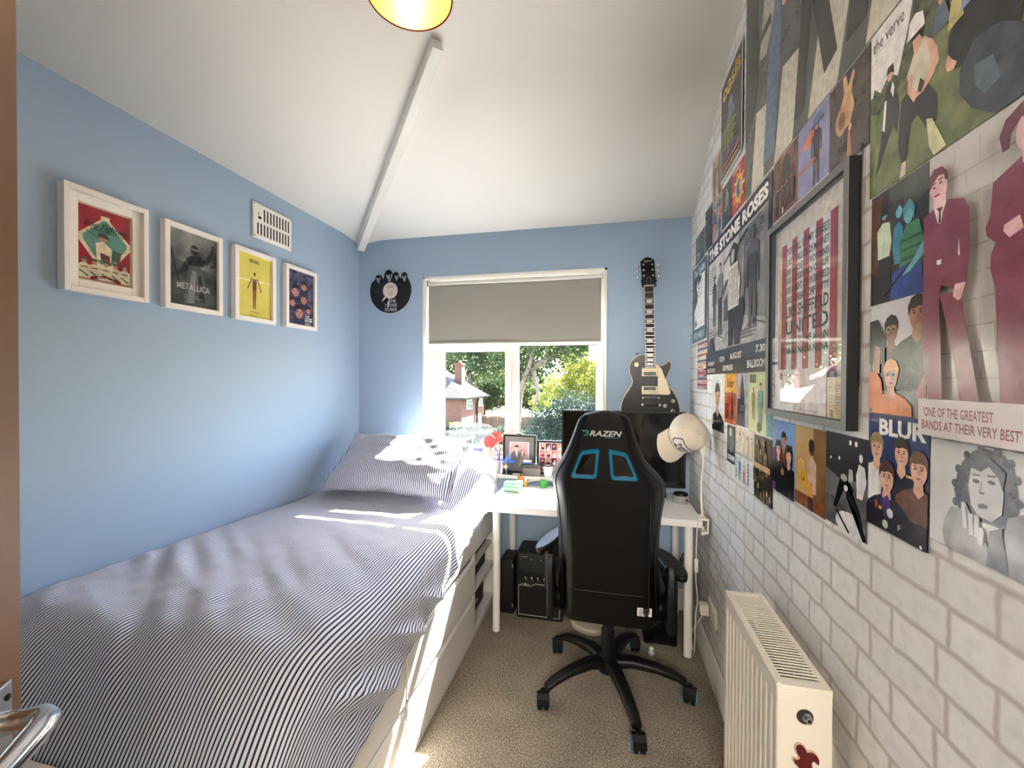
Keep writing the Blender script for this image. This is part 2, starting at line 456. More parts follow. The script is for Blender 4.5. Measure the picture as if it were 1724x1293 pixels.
# ================================================================== ROOM SHELL
b = MB(); b.box((XL - .1, YF - 1.8, -.1), (XR + .1, 3.05, 0), M_CARPET); struct(b.build('floor'))
b = MB(); b.box((XL - .1, YF - .1, 0), (XL, 3.05, 2.5), M_WALL); struct(b.build('wall_left'))
b = MB(); b.box((XR, YF - .1, 0), (XR + .1, 3.05, 3.05), M_BRICK); struct(b.build('wall_right'))
WX0, WX1, WZ0, WZ1 = -1.285, -0.005, 0.79, 2.157
b = MB()
b.box((XL, YB, 0), (WX0, 3.03, 2.5), M_WALL); b.box((WX1, YB, 0), (XR, 3.03, 2.5), M_WALL)
b.box((WX0, YB, WZ1), (WX1, 3.03, 2.5), M_WALL); b.box((WX0, YB, 0), (WX1, 3.03, WZ0 - .03), M_WALL)
struct(b.build('wall_back'))
b = MB()   # wall behind the camera, with the doorway
DX0, DX1 = -0.28, 0.46
b.box((XL, YF - .1, 0), (DX0, YF, 3.05), M_CEIL); b.box((DX1, YF - .1, 0), (XR, YF, 3.05), M_CEIL); b.box((DX0, YF - .1, 2.02), (DX1, YF, 3.05), M_CEIL)
struct(b.build('wall_front'))
b = MB()   # landing beyond the doorway
b.box((XL - .1, YF - 1.8, 0), (XR + .1, YF - 1.7, 2.5), mat('landing_paint', (150, 140, 126), .8)); b.box((XL - .1, YF - 1.7, 0), (XL, YF - .1, 2.5), M_CEIL)
b.box((XR, YF - 1.7, 0), (XR + .1, YF - .1, 2.5), M_CEIL); b.box((XL - .1, YF - 1.8, 2.45), (XR + .1, YF - .1, 2.55), M_CEIL)
struct(b.build('wall_landing'))
b = MB()
e = .0; X0, Y1 = XL - .0, YB + .0
hx, hy = XL + CR, YB - CR
b.v = [(XL - .15, YB + .15, EZ - .15 * SL), (XR + .1, YB + .15, EZ - .15 * SL), (hx, hy, CZ), (XR + .1, hy, CZ), (XL - .15, YF - .1, EZ - .15 * SL), (hx, YF - .1, CZ), (XR + .1, YF - .1, CZ)]
b.f = [(0, 2, 3, 1), (0, 4, 5, 2), (2, 5, 6, 3)]; b.mi = [0, 0, 0]; b.mats = [M_CEIL]
o = struct(b.build('ceiling', sharp=180))
bv = o.modifiers.new('soft', 'BEVEL'); bv.width = .16; bv.segments = 8; bv.limit_method = 'NONE'
sd = o.modifiers.new('solid', 'SOLIDIFY'); sd.thickness = .1; sd.offset = 1
o.data.update()
# hip beam
A_, B_ = Vector((XL + .02, YB - .02, EZ)), Vector((hx, hy, CZ))
d = (B_ - A_).normalized(); sx_ = Vector((1, 1, 0)).normalized(); up = sx_.cross(d).normalized()
if up.z < 0: up = -up
b = MB(); M = frame_M(A_, sx_, d, up); L_ = (B_ - A_).length
b.box((-.026, -.0, -.088), (.026, L_ + .05, .03), M_GLOSS, M); struct(b.build('trim_1', bevel=.004))
# skirting boards
def skirt(pts, f, name):
    b = MB(); prof = [(0, 0), (.018, 0), (.018, .095), (.012, .103), (.012, .112), (.006, .124), (0, .126)]
    b.prism(prof, pts[0], pts[1], M_GLOSS, f); return struct(b.build(name, sharp=50))
skirt((YF, YB), lambda a, c, t: (XR - a, t, c), 'baseboard_right')
skirt((YF, YB), lambda a, c, t: (XL + a, t, c), 'baseboard_left')
skirt((XL, XR), lambda a, c, t: (t, YB - a, c), 'baseboard_back')
# doorway lining
b = MB(); b.box((DX0, YF - .1, 0), (DX0 + .02, YF, 2.02), M_GLOSS); b.box((DX1 - .02, YF - .1, 0), (DX1, YF, 2.02), M_GLOSS); b.box((DX0, YF - .1, 2.0), (DX1, YF, 2.02), M_GLOSS)
struct(b.build('trim_2'))
# sill board
b = MB(); b.box((WX0 - .03, 2.735, WZ0 - .025), (WX1 + .03, YB, WZ0), M_GLOSS); b.box((WX0, YB, WZ0 - .03), (WX1, 2.89, WZ0), M_GLOSS)
struct(b.build('trim_3', bevel=.006))
# plastered white reveals
b = MB(); b.box((WX0, YB - .003, WZ0), (WX0 + .014, 2.89, WZ1), M_GLOSS); b.box((WX1 - .014, YB - .003, WZ0), (WX1, 2.89, WZ1), M_GLOSS); b.box((WX0, YB - .003, WZ1 - .014), (WX1, 2.89, WZ1), M_GLOSS)
struct(b.build('trim_4'))

# ------------------------------------------------------------------ window
win = bpy.data.objects.new('window_1', None); COL.objects.link(win); win.location = (WX0, 2.9, WZ0); struct(win)
fx0, fx1, fz0, fz1 = WX0 + .014, WX1 - .014, WZ0, WZ1 - .014
fy0, fy1 = 2.885, 2.95
MX, TZ = -0.637, 1.69     # mullion centre, transom
b = MB()
b.box((fx0, fy0, fz0), (fx0 + .055, fy1, fz1), M_PVC); b.box((fx1 - .055, fy0, fz0), (fx1, fy1, fz1), M_PVC)
b.box((fx0 + .055, fy0, fz0), (fx1 - .055, fy1, fz0 + .05), M_PVC); b.box((fx0 + .055, fy0, fz1 - .05), (fx1 - .055, fy1, fz1), M_PVC)
b.box((fx0 + .055, fy0, TZ - .02), (fx1 - .055, fy1, TZ + .02), M_PVC); b.box((MX - .024, fy0, fz0 + .05), (MX + .024, fy1, TZ - .02), M_PVC)
b.box((MX - .024, fy0, TZ + .02), (MX + .024, fy1, fz1 - .05), M_PVC)
b.build('window_frame', win, bevel=.007, seg=3)
def sash(x0, x1, z0, z1, w, name, yo=.012):
    b = MB()
    b.box((x0, fy0 - yo, z0), (x0 + w, fy1 - .01, z1), M_PVC); b.box((x1 - w, fy0 - yo, z0), (x1, fy1 - .01, z1), M_PVC)  # unseen near ground made pale paving to bounce warm light onto the ceiling
    b.box((x0 + w, fy0 - yo, z0), (x1 - w, fy1 - .01, z0 + w), M_PVC); b.box((x0 + w, fy0 - yo, z1 - w), (x1 - w, fy1 - .01, z1), M_PVC)
    return b.build(name, win, bevel=.006, seg=3)
sash(fx0 + .052, MX - .018, fz0 + .042, TZ - .014, .046, 'opening_sash')
b = MB(); b.box((fx0 + .0535, fy0 - .0005, fz0 + .05), (fx0 + .0575, fy0 + .006, TZ - .02), M_BLACK); b.build('rubber_seal', win)
b = MB(); b.box((fx0 + .09, 2.915, fz0 + .08), (MX - .058, 2.919, TZ - .055), M_GLASS); b.build('glass', win)
b = MB(); b.box((MX + .02, 2.915, fz0 + .045), (fx1 - .05, 2.919, TZ - .016), M_GLASS); b.build('glass', win)
b = MB(); b.box((fx0 + .05, 2.915, TZ + .016), (MX - .02, 2.919, fz1 - .045), M_GLASS); b.box((MX + .02, 2.915, TZ + .016), (fx1 - .05, 2.919, fz1 - .045), M_GLASS); b.build('glass', win)
# black gasket lines round the panes
def gasket(x0, x1, z0, z1):
    b = MB(); w = .004; y0, y1 = 2.909, 2.914; m = mat('grey_gasket', (70, 70, 70), .6)
    b.box((x0, y0, z0), (x0 + w, y1, z1), m); b.box((x1 - w, y0, z0), (x1, y1, z1), m); b.box((x0, y0, z0), (x1, y1, z0 + w), m); b.box((x0, y0, z1 - w), (x1, y1, z1), m)
    b.build('gasket', win)
gasket(MX + .023, fx1 - .054, fz0 + .049, TZ - .019); gasket(fx0 + .097, MX - .063, fz0 + .087, TZ - .059)
b = MB(); b.box((-.722, 2.852, 1.165), (-.690, 2.875, 1.245), M_PVC); b.tube([(-.706, 2.856, 1.215), (-.706, 2.835, 1.212), (-.72, 2.832, 1.209), (-.82, 2.83, 1.172)], [.009, .010, .010, .008], M_PVC)
b.build('window_handle', win, bevel=.003)
# blind
bl = thing('roller_blind', (-.645, 2.84, 2.12), 'grey-beige fabric roller blind pulled a third of the way down the window', 'blind')
M_BLIND = mat('blind_fabric', (156, 154, 147), .85, bump=(7, .35, .01), spec=.2)
b = MB(); N = 40
b.grid(41, 15, lambda u, v: (-1.262 + u * 1.222, 2.838 - .003 * math.sin(u * 7 + v * 3), 2.118 - v * .43), M_BLIND)
b.build('blind_fabric', bl, solid=(.0012, 0))
b = MB(); b.tube([(-1.262, 2.845, 2.118), (-.04, 2.845, 2.118)], .017, M_PVC, 16); b.build('roller_tube', bl)
b = MB(); b.box((-1.258, 2.833, 1.684), (-.044, 2.843, 1.70), M_BLIND); b.build('bottom_bar', bl, bevel=.003)
for x in (-1.268, -.034):
    b = MB(); b.box((x - .003, 2.83, 2.10), (x + .003, 2.87, 2.142), M_STEEL); b.build('bracket', bl)
b = MB(); b.tube([(-.03, 2.83, 2.1 - .9 * t) for t in (0, .3, .6, 1)], .002, M_PVC, 6); b.ball((-.03, 2.83, 1.32), .007, M_PVC, 6); b.build('bead_chain', bl)

# ------------------------------------------------------------------ vent on left wall
v = thing('air_vent', (XL, 1.96, 2.165), 'white louvred air vent high on the blue wall', 'vent')
VD = mat('vent_dark', (40, 38, 36), .8)
b = MB(); b.box((XL, 1.825, 2.165), (XL + .012, 2.095, 2.347), M_FRAMEW); b.build('vent_plate', v, bevel=.003)
k = 0
b = MB()
for i in range(11):
    y = 1.85 + i * .0215
    b.box((XL + .012, y, 2.185), (XL + .0132, y + .008, 2.245), VD)
    if i >= 2: b.box((XL + .012, y, 2.262), (XL + .0132, y + .008, 2.325), VD)
b.build('slots', v)
b = MB(); b.box((XL + .012, 1.855, 2.285), (XL + .018, 1.875, 2.30), M_FRAMEW); b.box((XL + .012, 1.858, 2.268), (XL + .017, 1.872, 2.278), VD); b.build('slider', v)
for y in (1.833, 2.087):
    for z in (2.174, 2.338):
        b = MB(); b.ball((XL + .012, y, z), .003, VD, 5); b.build('screw', v)

# ------------------------------------------------------------------ pendant lamp
PC = Vector((-.545, 1.09, 2.50))
pl = thing('pendant_lamp', (PC.x, PC.y, CZ), 'copper-rimmed dome pendant lamp with a glowing yellow lining', 'lamp')
M_SHADEO = mat('dark_copper', (70, 34, 20), .3, metal=.6)
b = MB(); prof = [(.118, 0), (.117, .02), (.11, .05), (.095, .085), (.07, .115), (.035, .135), (.022, .14)]
b.lathe(prof, M_SHADEO, Matrix.Translation(PC), 48, cap=False); b.lathe([(.1195, -.002), (.121, .001), (.1195, .004), (.117, .001), (.1195, -.002)], M_SHADEO, Matrix.Translation(PC), 48, cap=False); b.build('lamp_shade', pl, sharp=180)
b = MB(); b.lathe([(r - .003, z - .0) for r, z in prof], M_GOLD, Matrix.Translation(PC), 48, cap=False); b.build('shade_lining', pl, sharp=180)
b = MB(); b.ball(PC + Vector((0, 0, .075)), .028, mat('bulb', (255, 240, 210), .4, emit=((255, 214, 140), 6)), 10); b.build('bulb', pl)
b = MB(); b.tube([PC + Vector((0, 0, .10)), PC + Vector((0, 0, .17))], .02, M_SHADEO, 16); b.build('lamp_holder', pl)
b = MB(); b.tube([PC + Vector((0, 0, .16)), (PC.x, PC.y, CZ)], .003, M_BLACK, 8); b.build('flex', pl)
b = MB(); b.lathe([(.045, 0), (.045, .01), (.02, .03)], M_GLOSS, Matrix.Translation((PC.x, PC.y, CZ - .03)) @ Matrix.Scale(1, 4), 24); b.build('ceiling_rose', pl)
ll = bpy.data.lights.new('pendant_light', 'POINT'); ll.energy = 2.2; ll.color = (1, .8, .5); ll.shadow_soft_size = .02
lo = bpy.data.objects.new('pendant_light', ll); lo.location = PC + Vector((0, 0, .03)); COL.objects.link(lo)

# ------------------------------------------------------------------ door leaf at the left edge, opened into the room
H_ = Vector((-.27, -.295, 0)); F_ = Vector((-.707, .372, 0)); dd = (F_ - H_).normalized(); nn = Vector((dd.y, -dd.x, 0))
if nn.x < 0: nn = -nn
DL = (F_ - H_).length
M_OAK = mat('oak_veneer', (140, 102, 66), .45, vary=(3, (120, 84, 52), 6))
door = bpy.data.objects.new('door_1', None); COL.objects.link(door); door.location = H_; struct(door)
MD = frame_M(H_, dd, -nn, (0, 0, 1))     # x along leaf, +y away from the room face
b = MB(); b.box((0, 0, .01), (DL, .038, 1.985), M_OAK, MD); b.build('door_leaf', door, bevel=.002)
b = MB(); b.box((DL - .085, -.006, .90), (DL - .026, 0, 1.072), M_STEEL, MD); b.tube([MD @ Vector((DL - .034, -.005, 1.055)), MD @ Vector((DL - .034, -.008, 1.055))], .004, M_BLACK, 10); b.build('handle_plate', door, bevel=.002)
b = MB(); hz = 1.035; hs = DL - .052
path = [(hs, -.004, hz), (hs, -.03, hz), (hs, -.046, hz), (hs - .01, -.054, hz), (hs - .035, -.056, hz), (hs - .07, -.056, hz - .001), (hs - .105, -.055, hz - .002)]
b.tube([MD @ Vector(p) for p in path], [.0125, .0115, .013, .0145, .014, .013, .012], M_CHROME, 20); b.build('handle_lever', door, sharp=60)
# ================================================================== BED
BX = -0.71
bed = thing('storage_bed', (-1.25, 1.65, 0), 'white single storage bed with drawers along its side and open shelves near the window', 'bed')
def part(b, name, root, **k): return b.build(name, root, **k)
b = MB(); b.box((XL + .01, .66, 0), (BX, .70, .54), M_WHITE); part(b, 'footboard', bed, bevel=.003)
b = MB(); b.prism([(XL + .01, 0), (BX + .002, 0), (BX + .002, .83), (BX - .01, .875), (BX - .04, .905), (BX - .09, .915), (XL + .01, .915)], 2.675, 2.70, M_WHITE, lambda a, c, t: (a, t, c)); part(b, 'headboard', bed, bevel=.002)
b = MB(); b.prism([(.70, .465), (2.675, .465), (2.675, .60), (1.02, .60), (.90, .49), (.70, .49)], BX - .022, BX, M_WHITE, lambda a, c, t: (t, a, c)); part(b, 'side_rail', bed, bevel=.003)
b = MB(); b.box((XL + .01, .70, .36), (BX - .022, 2.675, .385), M_WHITE); part(b, 'slat_base', bed)
b = MB(); b.box((BX - .012, .70, .0), (BX, 2.675, .02), M_WHITE); b.box((BX - .02, 1.397, .02), (BX - .002, 1.412, .465), M_WHITE)
b.box((BX - .5, 2.212, .02), (BX, 2.232, .465), M_WHITE); b.box((BX - .5, .70, .02), (BX, .72, .465), M_WHITE); b.box((BX - .5, 2.645, .02), (BX, 2.675, .465), M_WHITE)
b.box((BX - .5, .72, .02), (BX - .485, 2.645, .465), mat('void_shade', (18, 16, 15), .9))  # near-black back sheet, paints the shade inside the carcass
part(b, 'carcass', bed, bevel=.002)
b = MB(); b.box((BX - .48, 2.232, .235), (BX - .002, 2.645, .253), M_WHITE); b.box((BX - .48, 2.232, .02), (BX - .002, 2.645, .038), M_WHITE); part(b, 'shelf', bed, bevel=.002)
for (y0, y1) in ((.725, 1.394), (1.416, 2.208)):
    for (z0, z1) in ((.026, .222), (.246, .44)):
        b = MB()
        # front with a bevelled finger groove along the top
        b.prism([(0, z0), (.018, z0), (.018, z1 - .012), (.008, z1), (0, z1)], y0, y1, M_WHITE, lambda a, c, t: (BX - .016 + a, t, c))
        part(b, 'drawer', bed, bevel=.0015)
b = MB(); b.box((BX - .03, .725, .02), (BX - .02, 2.208, .463), mat('void_shade', (18, 16, 15), .9)); part(b, 'drawer_gap_shade', bed)  # dark sheet behind the fronts, painted shade for the drawer gaps
def box_on_shelf(y0, y1, z0, z1, label, m):
    o = MB().box((BX - .38, y0, z0), (BX - .05, y1, z1), m)
    root = thing('storage_box', (BX - .2, (y0 + y1) / 2, z0), label, 'box')
    o.build('box_body', root, bevel=.006)
    MB().box((BX - .385, y0 - .004, z1 - .03), (BX - .045, y1 + .004, z1 + .004), m).build('lid', root, bevel=.004)
    MB().box((BX - .0505, (y0 + y1) / 2 - .03, z0 + (z1 - z0) * .35), (BX - .0475, (y0 + y1) / 2 + .03, z0 + (z1 - z0) * .5), M_STEEL).build('label_holder', root)
box_on_shelf(2.26, 2.60, .254, .42, 'dark storage box on the upper open shelf of the bed', mat('dark_box', (24, 22, 26), .6))
box_on_shelf(2.25, 2.56, .039, .19, 'dark storage box on the lower open shelf of the bed', mat('brown_box', (44, 34, 30), .6))

# mattress
mt = MB()
def rbox(mb, lo, hi, r, m, n=5):
    bm = bmesh.new(); bmesh.ops.create_cube(bm, size=1)
    for v in bm.verts: v.co = Vector([lo[i] + (v.co[i] + .5) * (hi[i] - lo[i]) for i in range(3)])
    bmesh.ops.bevel(bm, geom=bm.edges[:], offset=r, segments=n, affect='EDGES', profile=.5)
    bm.verts.ensure_lookup_table()
    mb.add([v.co.copy() for v in bm.verts], [tuple(v.index for v in f.verts) for f in bm.faces], m); bm.free(); return mb
rbox(mt, (XL + .02, .96, .386), (BX - .05, 2.67, .648), .05, mat('mattress_cover', (232, 230, 226), .85))
tag(mt.build('mattress'), 'pale mattress on the white bed, mostly under the striped duvet', 'mattress')

def setuv(o, uvs):
    me = o.data; l = me.uv_layers.new(name='UVMap')
    idx = np.zeros(len(me.loops), dtype=np.int32); me.loops.foreach_get('vertex_index', idx)
    l.data.foreach_set('uv', np.array(uvs, dtype=np.float32)[idx].ravel())
# duvet: arc length a across the bed from the wall, then over the edge; y along it
HEM = [(.70, .40), (.955, .425), (1.11, .44), (1.25, .475), (1.353, .478), (1.462, .497), (1.664, .539), (1.84, .580), (2.05, .615), (2.2, .635), (2.4, .665), (2.67, .68)]
def lerp(tab, x):
    if x <= tab[0][0]: return tab[0][1]
    for (a, fa), (c, fc) in zip(tab, tab[1:]):
        if x <= c: return fa + (fc - fa) * (x - a) / (c - a)
    return tab[-1][1]
def ztop(x, y):
    z = lerp([(.7, .735), (1.0, .742), (1.74, .722), (2.3, .705), (2.67, .70)], y)
    z -= .02 * max(0, (x + 1.25)) ** 1.5                                  # sags to the open side
    if y < .96: z -= .215 * ((.96 - y) / .256) ** 2.1   # rolls down inside the footboard
    if y > 2.2: z += .10 * math.exp(-((x + 1.25) / .55) ** 4) * min(1, (y - 2.2) / .3) # lower pillow under it
    if y > 2.2: z += .115 * math.exp(-((x + .86) / .13) ** 2) * math.exp(-((y - 2.5) / .16) ** 2)
    return z
def folds(x, y, z):
    p = x * .80 - y * .60; q = x * .60 + y * .80      # q: across the folds
    w = .014 * noise.noise((p * 1.6, q * 5.5, 1.3)) + .007 * noise.noise((p * 3.0 + 4, q * 13, 6.1))
    lf = max(0, min(1, (-.98 - x) / .35)) * max(0, min(1, (1.7 - y) / .5))
    w += lf * .0095 * math.sin(q * 62 + 2.5 * noise.noise((p * 2.2, q * 3, 0)) + p * 4) * (.6 + .8 * noise.noise((p * 3, q * 4, 9)))
    r = 1 - abs(noise.noise((p * 1.3 + 9, q * 4.2 + 2, 3.7))) * 2.2
    w += .006 * max(0, r) ** 2
    w += .004 * noise.noise((x * 14, y * 14, 2.2))
    near = min(1, max(.25, (2.35 - y) / 1.1))
    return w * near
AX = (BX - .085) - (XL + .012); RR = .095; ARC = RR * PI / 2
NU, NV = 300, 300
Y0, Y1_ = .704, 2.655
vs, uvs = [], []
for j in range(NV):
    y = Y0 + (Y1_ - Y0) * j / (NV - 1)
    hem = lerp(HEM, y) + .006 * noise.noise((y * 9, 0, 0))
    for i in range(NU):
        s = i / (NU - 1)
        zt0 = ztop(BX - .085, y)
        drop = max(.0, zt0 - RR - hem)
        tot = AX + ARC + drop
        brk = .72
        if s < brk: a = s / brk * AX
        else: a = AX + (s - brk) / (1 - brk) * (ARC + drop)
        if a <= AX:
            x = XL + .012 + a; z = ztop(x, y); f = folds(x, y, 0) * min(1, (a + .02) / .06); P = Vector((x, y, z + f)); 
        else:
            t = min(1, (a - AX) / ARC); th = t * PI / 2
            x = BX - .085 + RR * math.sin(th) + .016 * t; zz = zt0 - RR * (1 - math.cos(th)); dn = max(0, a - AX - ARC)
            zz -= dn
            nr = Vector((math.sin(th), 0, math.cos(th)))
            f = folds(x, y, 0) * (1 - t) + t * (.013 * noise.noise((y * 7 + zz * 5, zz * 2, 8)) + .008 * noise.noise((y * 17 - zz * 9, 3, 8)))
            f += t * max(0, (1.5 - y)) * dn * .30 + .012 * t * dn / max(drop, .01)
            f += t * .026 * max(0, 1 - abs(noise.noise((y * 3.4 + zz * 6, 1.7, 4))) * 3) * min(1, dn * 12)
            P = Vector((x, y, zz)) + nr * f
            P.x = max(P.x, BX + .008 if zz < zt0 - RR * .8 else P.x)
        if P.x < XL + .006: P.x = XL + .006
        vs.append(P)
        uvs.append((a + .05 * y + .012 * noise.noise((P.x * 2, y * 2, 5)), y))
b = MB(); b.add(vs, [(j * NU + i, j * NU + i + 1, (j + 1) * NU + i + 1, (j + 1) * NU + i) for j in range(NV - 1) for i in range(NU - 1)], M_STRIPE)
o = b.build('duvet', sharp=180); setuv(o, uvs)
sd = o.modifiers.new('solid', 'SOLIDIFY'); sd.thickness = .006; sd.offset = -1
tag(o, 'crumpled navy and white pinstriped duvet spread over the bed and hanging off its open side', 'duvet')

def pillow(name, c, size, pitch, yaw, roll, thick, label, seed, uvrot=0):
    w, dpt = size; n = 70; vs = []; uv = []; fs = []
    R = Matrix.Rotation(yaw, 4, 'Z') @ Matrix.Rotation(pitch, 4, 'X') @ Matrix.Rotation(roll, 4, 'Y')
    for sgn in (1, -1):
        for j in range(n):
            for i in range(n):
                u = i / (n - 1) * 2 - 1; v = j / (n - 1) * 2 - 1
                fl = .93                                # sewn flange
                uu, vv = min(1, abs(u) / fl), min(1, abs(v) / fl)
                hgt = ((1 - uu ** 3.2) * (1 - vv ** 3.2)) ** .42 if uu < 1 and vv < 1 else 0
                x = u * w / 2 * (1 - .05 * (1 - abs(v)) ** 0 * (vv ** 2) * 0); y = v * dpt / 2
                pin = .035 * (uu ** 4) * (1 - abs(v)) ; x -= math.copysign(pin * 0.6, u); y -= math.copysign(.04 * (vv ** 4) * (1 - abs(u)), v)
                z = sgn * thick / 2 * hgt * (1 + .16 * noise.noise((u * 1.7 + seed, v * 1.7, 0))) + .008 * noise.noise((u * 5 + seed, v * 5, 1)) + .012 * noise.noise((u * 2.2, v * 2.2, seed + 5)) * 1
                if hgt == 0: z += sgn * .0015
                z += .005 * math.sin((u * 9 + v * 5)) * (uu ** 6 + vv ** 6) * .5
                vs.append(R @ Vector((x, y, z)) + Vector(c)); uv.append((x * math.cos(uvrot) + y * math.sin(uvrot), y))
    for k in (0, 1):
        for j in range(n - 1):
            for i in range(n - 1):
                a = k * n * n + j * n + i; q = (a, a + 1, a + n + 1, a + n); fs.append(q if k == 0 else q[::-1])
    b = MB(); b.add(vs, fs, M_STRIPE); o = b.build(name, sharp=180); setuv(o, uv)
    return tag(o, label, 'pillow')
pillow('pillow', (-1.272, 2.395, .905), (.86, .50), math.radians(37), math.radians(-2), math.radians(0), .19, 'navy and white pinstriped pillow propped at the head of the bed', 3.3, .12)
# ================================================================== DESK
dk = thing('desk', (-.095, 2.5, 0), 'white rectangular desk on tubular legs under the window', 'desk')
b = MB(); b.box((-.657, 2.225, .70), (.466, 2.728, .735), M_DESK); b.build('desktop', dk, bevel=.003)
for x, y in ((-.595, 2.25 + .01), (.409, 2.27), (-.595, 2.668), (.409, 2.678)):
    b = MB(); b.lathe([(.02, .03), (.0215, .55), (.0215, .70)], M_WHITE, Matrix.Translation((x, y, 0)), 24); lg = b.build('leg', dk)
    b = MB(); b.lathe([(.022, 0), (.022, .03), (.016, .036)], M_BLACK, Matrix.Translation((x, y, 0)), 20)
    f = b.build('foot', None, off=(0, 0, 0)); f.parent = lg

# ================================================================== GAMING CHAIR
CX, CY = .012, 1.995
ch = thing('gaming_chair', (CX, CY, 0), 'black high-backed gaming chair with teal cut-outs pushed up to the desk', 'chair')
ROWS = [(1.308, -.030, .012), (1.303, -.062, .044), (1.295, -.085, .066), (1.275, -.110, .089), (1.229, -.128, .104), (1.168, -.152, .125), (1.105, -.182, .152), (1.066, -.209, .184), (1.035, -.227, .215), (1.002, -.235, .238), (.964, -.233, .245), (.913, -.224, .240), (.862, -.217, .231), (.784, -.209, .222), (.678, -.205, .218), (.542, -.207, .224), (.43, -.208, .232), (.40, -.200, .225)]
def yrear(z): return 1.80 - (z - .42) * .15
def edge(z):
    R_ = sorted(ROWS)
    return lerp([(r[0], r[1]) for r in R_], z), lerp([(r[0], r[2]) for r in R_], z)
def wing(z): return lerp([(.40, .05), (.6, .07), (.80, .10), (.96, .13), (1.03, .10), (1.1, .05), (1.2, .03), (1.31, .015)], z)
def bsec(u, z):
    """u in 0..1 round the section: rear left->right, then front right->left"""
    xl, xr = edge(z); c = (xl + xr) / 2; hw = (xr - xl) / 2; w = wing(z); th = .075 if z < 1.2 else .075 * max(.35, (1.33 - z) / .13)
    def rear(s): return w * max(0, (abs(s) - .72) / .28) ** 1.6 + .012 * s * s
    N = 48
    return c, hw, rear, th, w
def backrest():
    zs = [r[0] for r in sorted(ROWS)]
    Z = np.linspace(.40, 1.308, 70)
    vs = []; n = 60; H = []
    for z in Z:
        xl, xr = edge(z); c = (xl + xr) / 2; hw = (xr - xl) / 2; w = wing(z); th = .08 * min(1, max(.2, (1.315 - z) / .09))**.5
        yr = yrear(z)
        for k in range(n):
            t = 2 * PI * k / n
            s = math.cos(t); q = math.sin(t)
            ss = math.copysign(abs(s) ** .62, s)
            rearoff = w * max(0, (abs(ss) - .70) / .30) ** 1.5
            depth = th * (1 - abs(q) ** .0 * 0)
            if q <= 0: y = yr + rearoff + (th / 2) * (1 - abs(q) ** .45)
            else: y = yr + th + rearoff * 1.0 - (th / 2) * (1 - abs(q) ** .45) - .0 + .02 * max(0, (abs(ss) - .6) / .4)
            vs.append((c + ss * hw, y, z))
    fs = [(j * n + i, j * n + (i + 1) % n, (j + 1) * n + (i + 1) % n, (j + 1) * n + i) for j in range(len(Z) - 1) for i in range(n)]
    fs += [tuple(range(n - 1, -1, -1)), tuple(range((len(Z) - 1) * n, len(Z) * n))]
    return MB().add(vs, fs, M_PU)
bk = backrest().build('backrest', ch, sharp=60)
def rsurf(x, z, out=.0):
    xl, xr = edge(z); c = (xl + xr) / 2; hw = (xr - xl) / 2
    th = .08 * min(1, max(.2, (1.315 - z) / .09))**.5
    s = max(-1, min(1, (x - c) / hw)); q = math.sqrt(max(0, 1 - abs(s) ** (2 / .62)))
    return Vector((x, yrear(z) + wing(z) * max(0, (abs(s) - .70) / .30) ** 1.5 + (th / 2) * (1 - abs(q) ** .45) - out, z))
# piping down both edges of the rear panel
for sd_ in (-1, 1):
    pts = []
    for z in np.linspace(.45, 1.29, 50):
        xl, xr = edge(z); c = (xl + xr) / 2; hw = (xr - xl) / 2
        pts.append(rsurf(c + sd_ * hw * .90, z, .001))
    if sd_ == -1:
        left = pts
    else: right = pts
arc = left + [rsurf(lerp([(0, left[-1].x), (1, right[-1].x)], k / 8), 1.29 + .012 * math.sin(PI * k / 8), .001) for k in range(1, 8)] + right[::-1]
b = MB(); b.tube(arc, .0032, M_PIPING, 8); b.build('piping', ch)
# seams inside the rear panel
for sd_ in (-1, 1):
    b = MB(); b.tube([rsurf((edge(z)[0] + edge(z)[1]) / 2 + sd_ * .165, z, .0005) for z in np.linspace(.47, .98, 20)], .0018, M_PIPING, 6); b.build('seam', ch)
b = MB(); b.tube([rsurf(x, .545, -.0005) for x in np.linspace(-.19, .2, 20)], .0022, M_PU, 6); b.build('seam', ch)
# teal surrounds and dark wells
def cut(ptsO, ptsI):
    n = len(ptsO)
    def smooth(P, it=2):
        for _ in range(it):
            Q = []
            for i in range(len(P)):
                a, c = P[i], P[(i + 1) % len(P)]
                Q += [(a[0] * .75 + c[0] * .25, a[1] * .75 + c[1] * .25), (a[0] * .25 + c[0] * .75, a[1] * .25 + c[1] * .75)]
            P = Q
        return P
    O, I = smooth(ptsO), smooth(ptsI); n = len(O)
    O2 = [((a[0] * .72 + c[0] * .28), (a[1] * .72 + c[1] * .28)) for a, c in zip(O, I)]
    vs = [rsurf(x, z, -.002) for x, z in O] + [rsurf(x, z, .010) for x, z in O2] + [rsurf(x, z, .008) for x, z in I] + [rsurf(x, z, -.0005) for x, z in I]
    fs = [(r * n + i, r * n + (i + 1) % n, (r + 1) * n + (i + 1) % n, (r + 1) * n + i) for r in range(3) for i in range(n)]
    MB().add(vs, fs, M_TEAL).build('cutout_trim', ch, sharp=60)
    MB().add([rsurf(x, z, .0008) for x, z in I], [tuple(range(n))], M_BLACKG).build('cutout', ch, smooth=False)
def off(P, k):
    cx = sum(p[0] for p in P) / len(P); cz = sum(p[1] for p in P) / len(P)
    return [(cx + (x - cx) * k, cz + (z - cz) * k) for x, z in P]
PL = [(-.098, 1.152), (-.034, 1.160), (-.027, 1.150), (-.040, 1.044), (-.052, 1.032), (-.138, 1.032), (-.140, 1.045), (-.108, 1.142)]
PL = [(-.100, 1.150), (-.024, 1.163), (-.036, 1.032), (-.146, 1.032)]
PR = [(.004, 1.163), (.078, 1.148), (.128, 1.032), (.016, 1.032)]
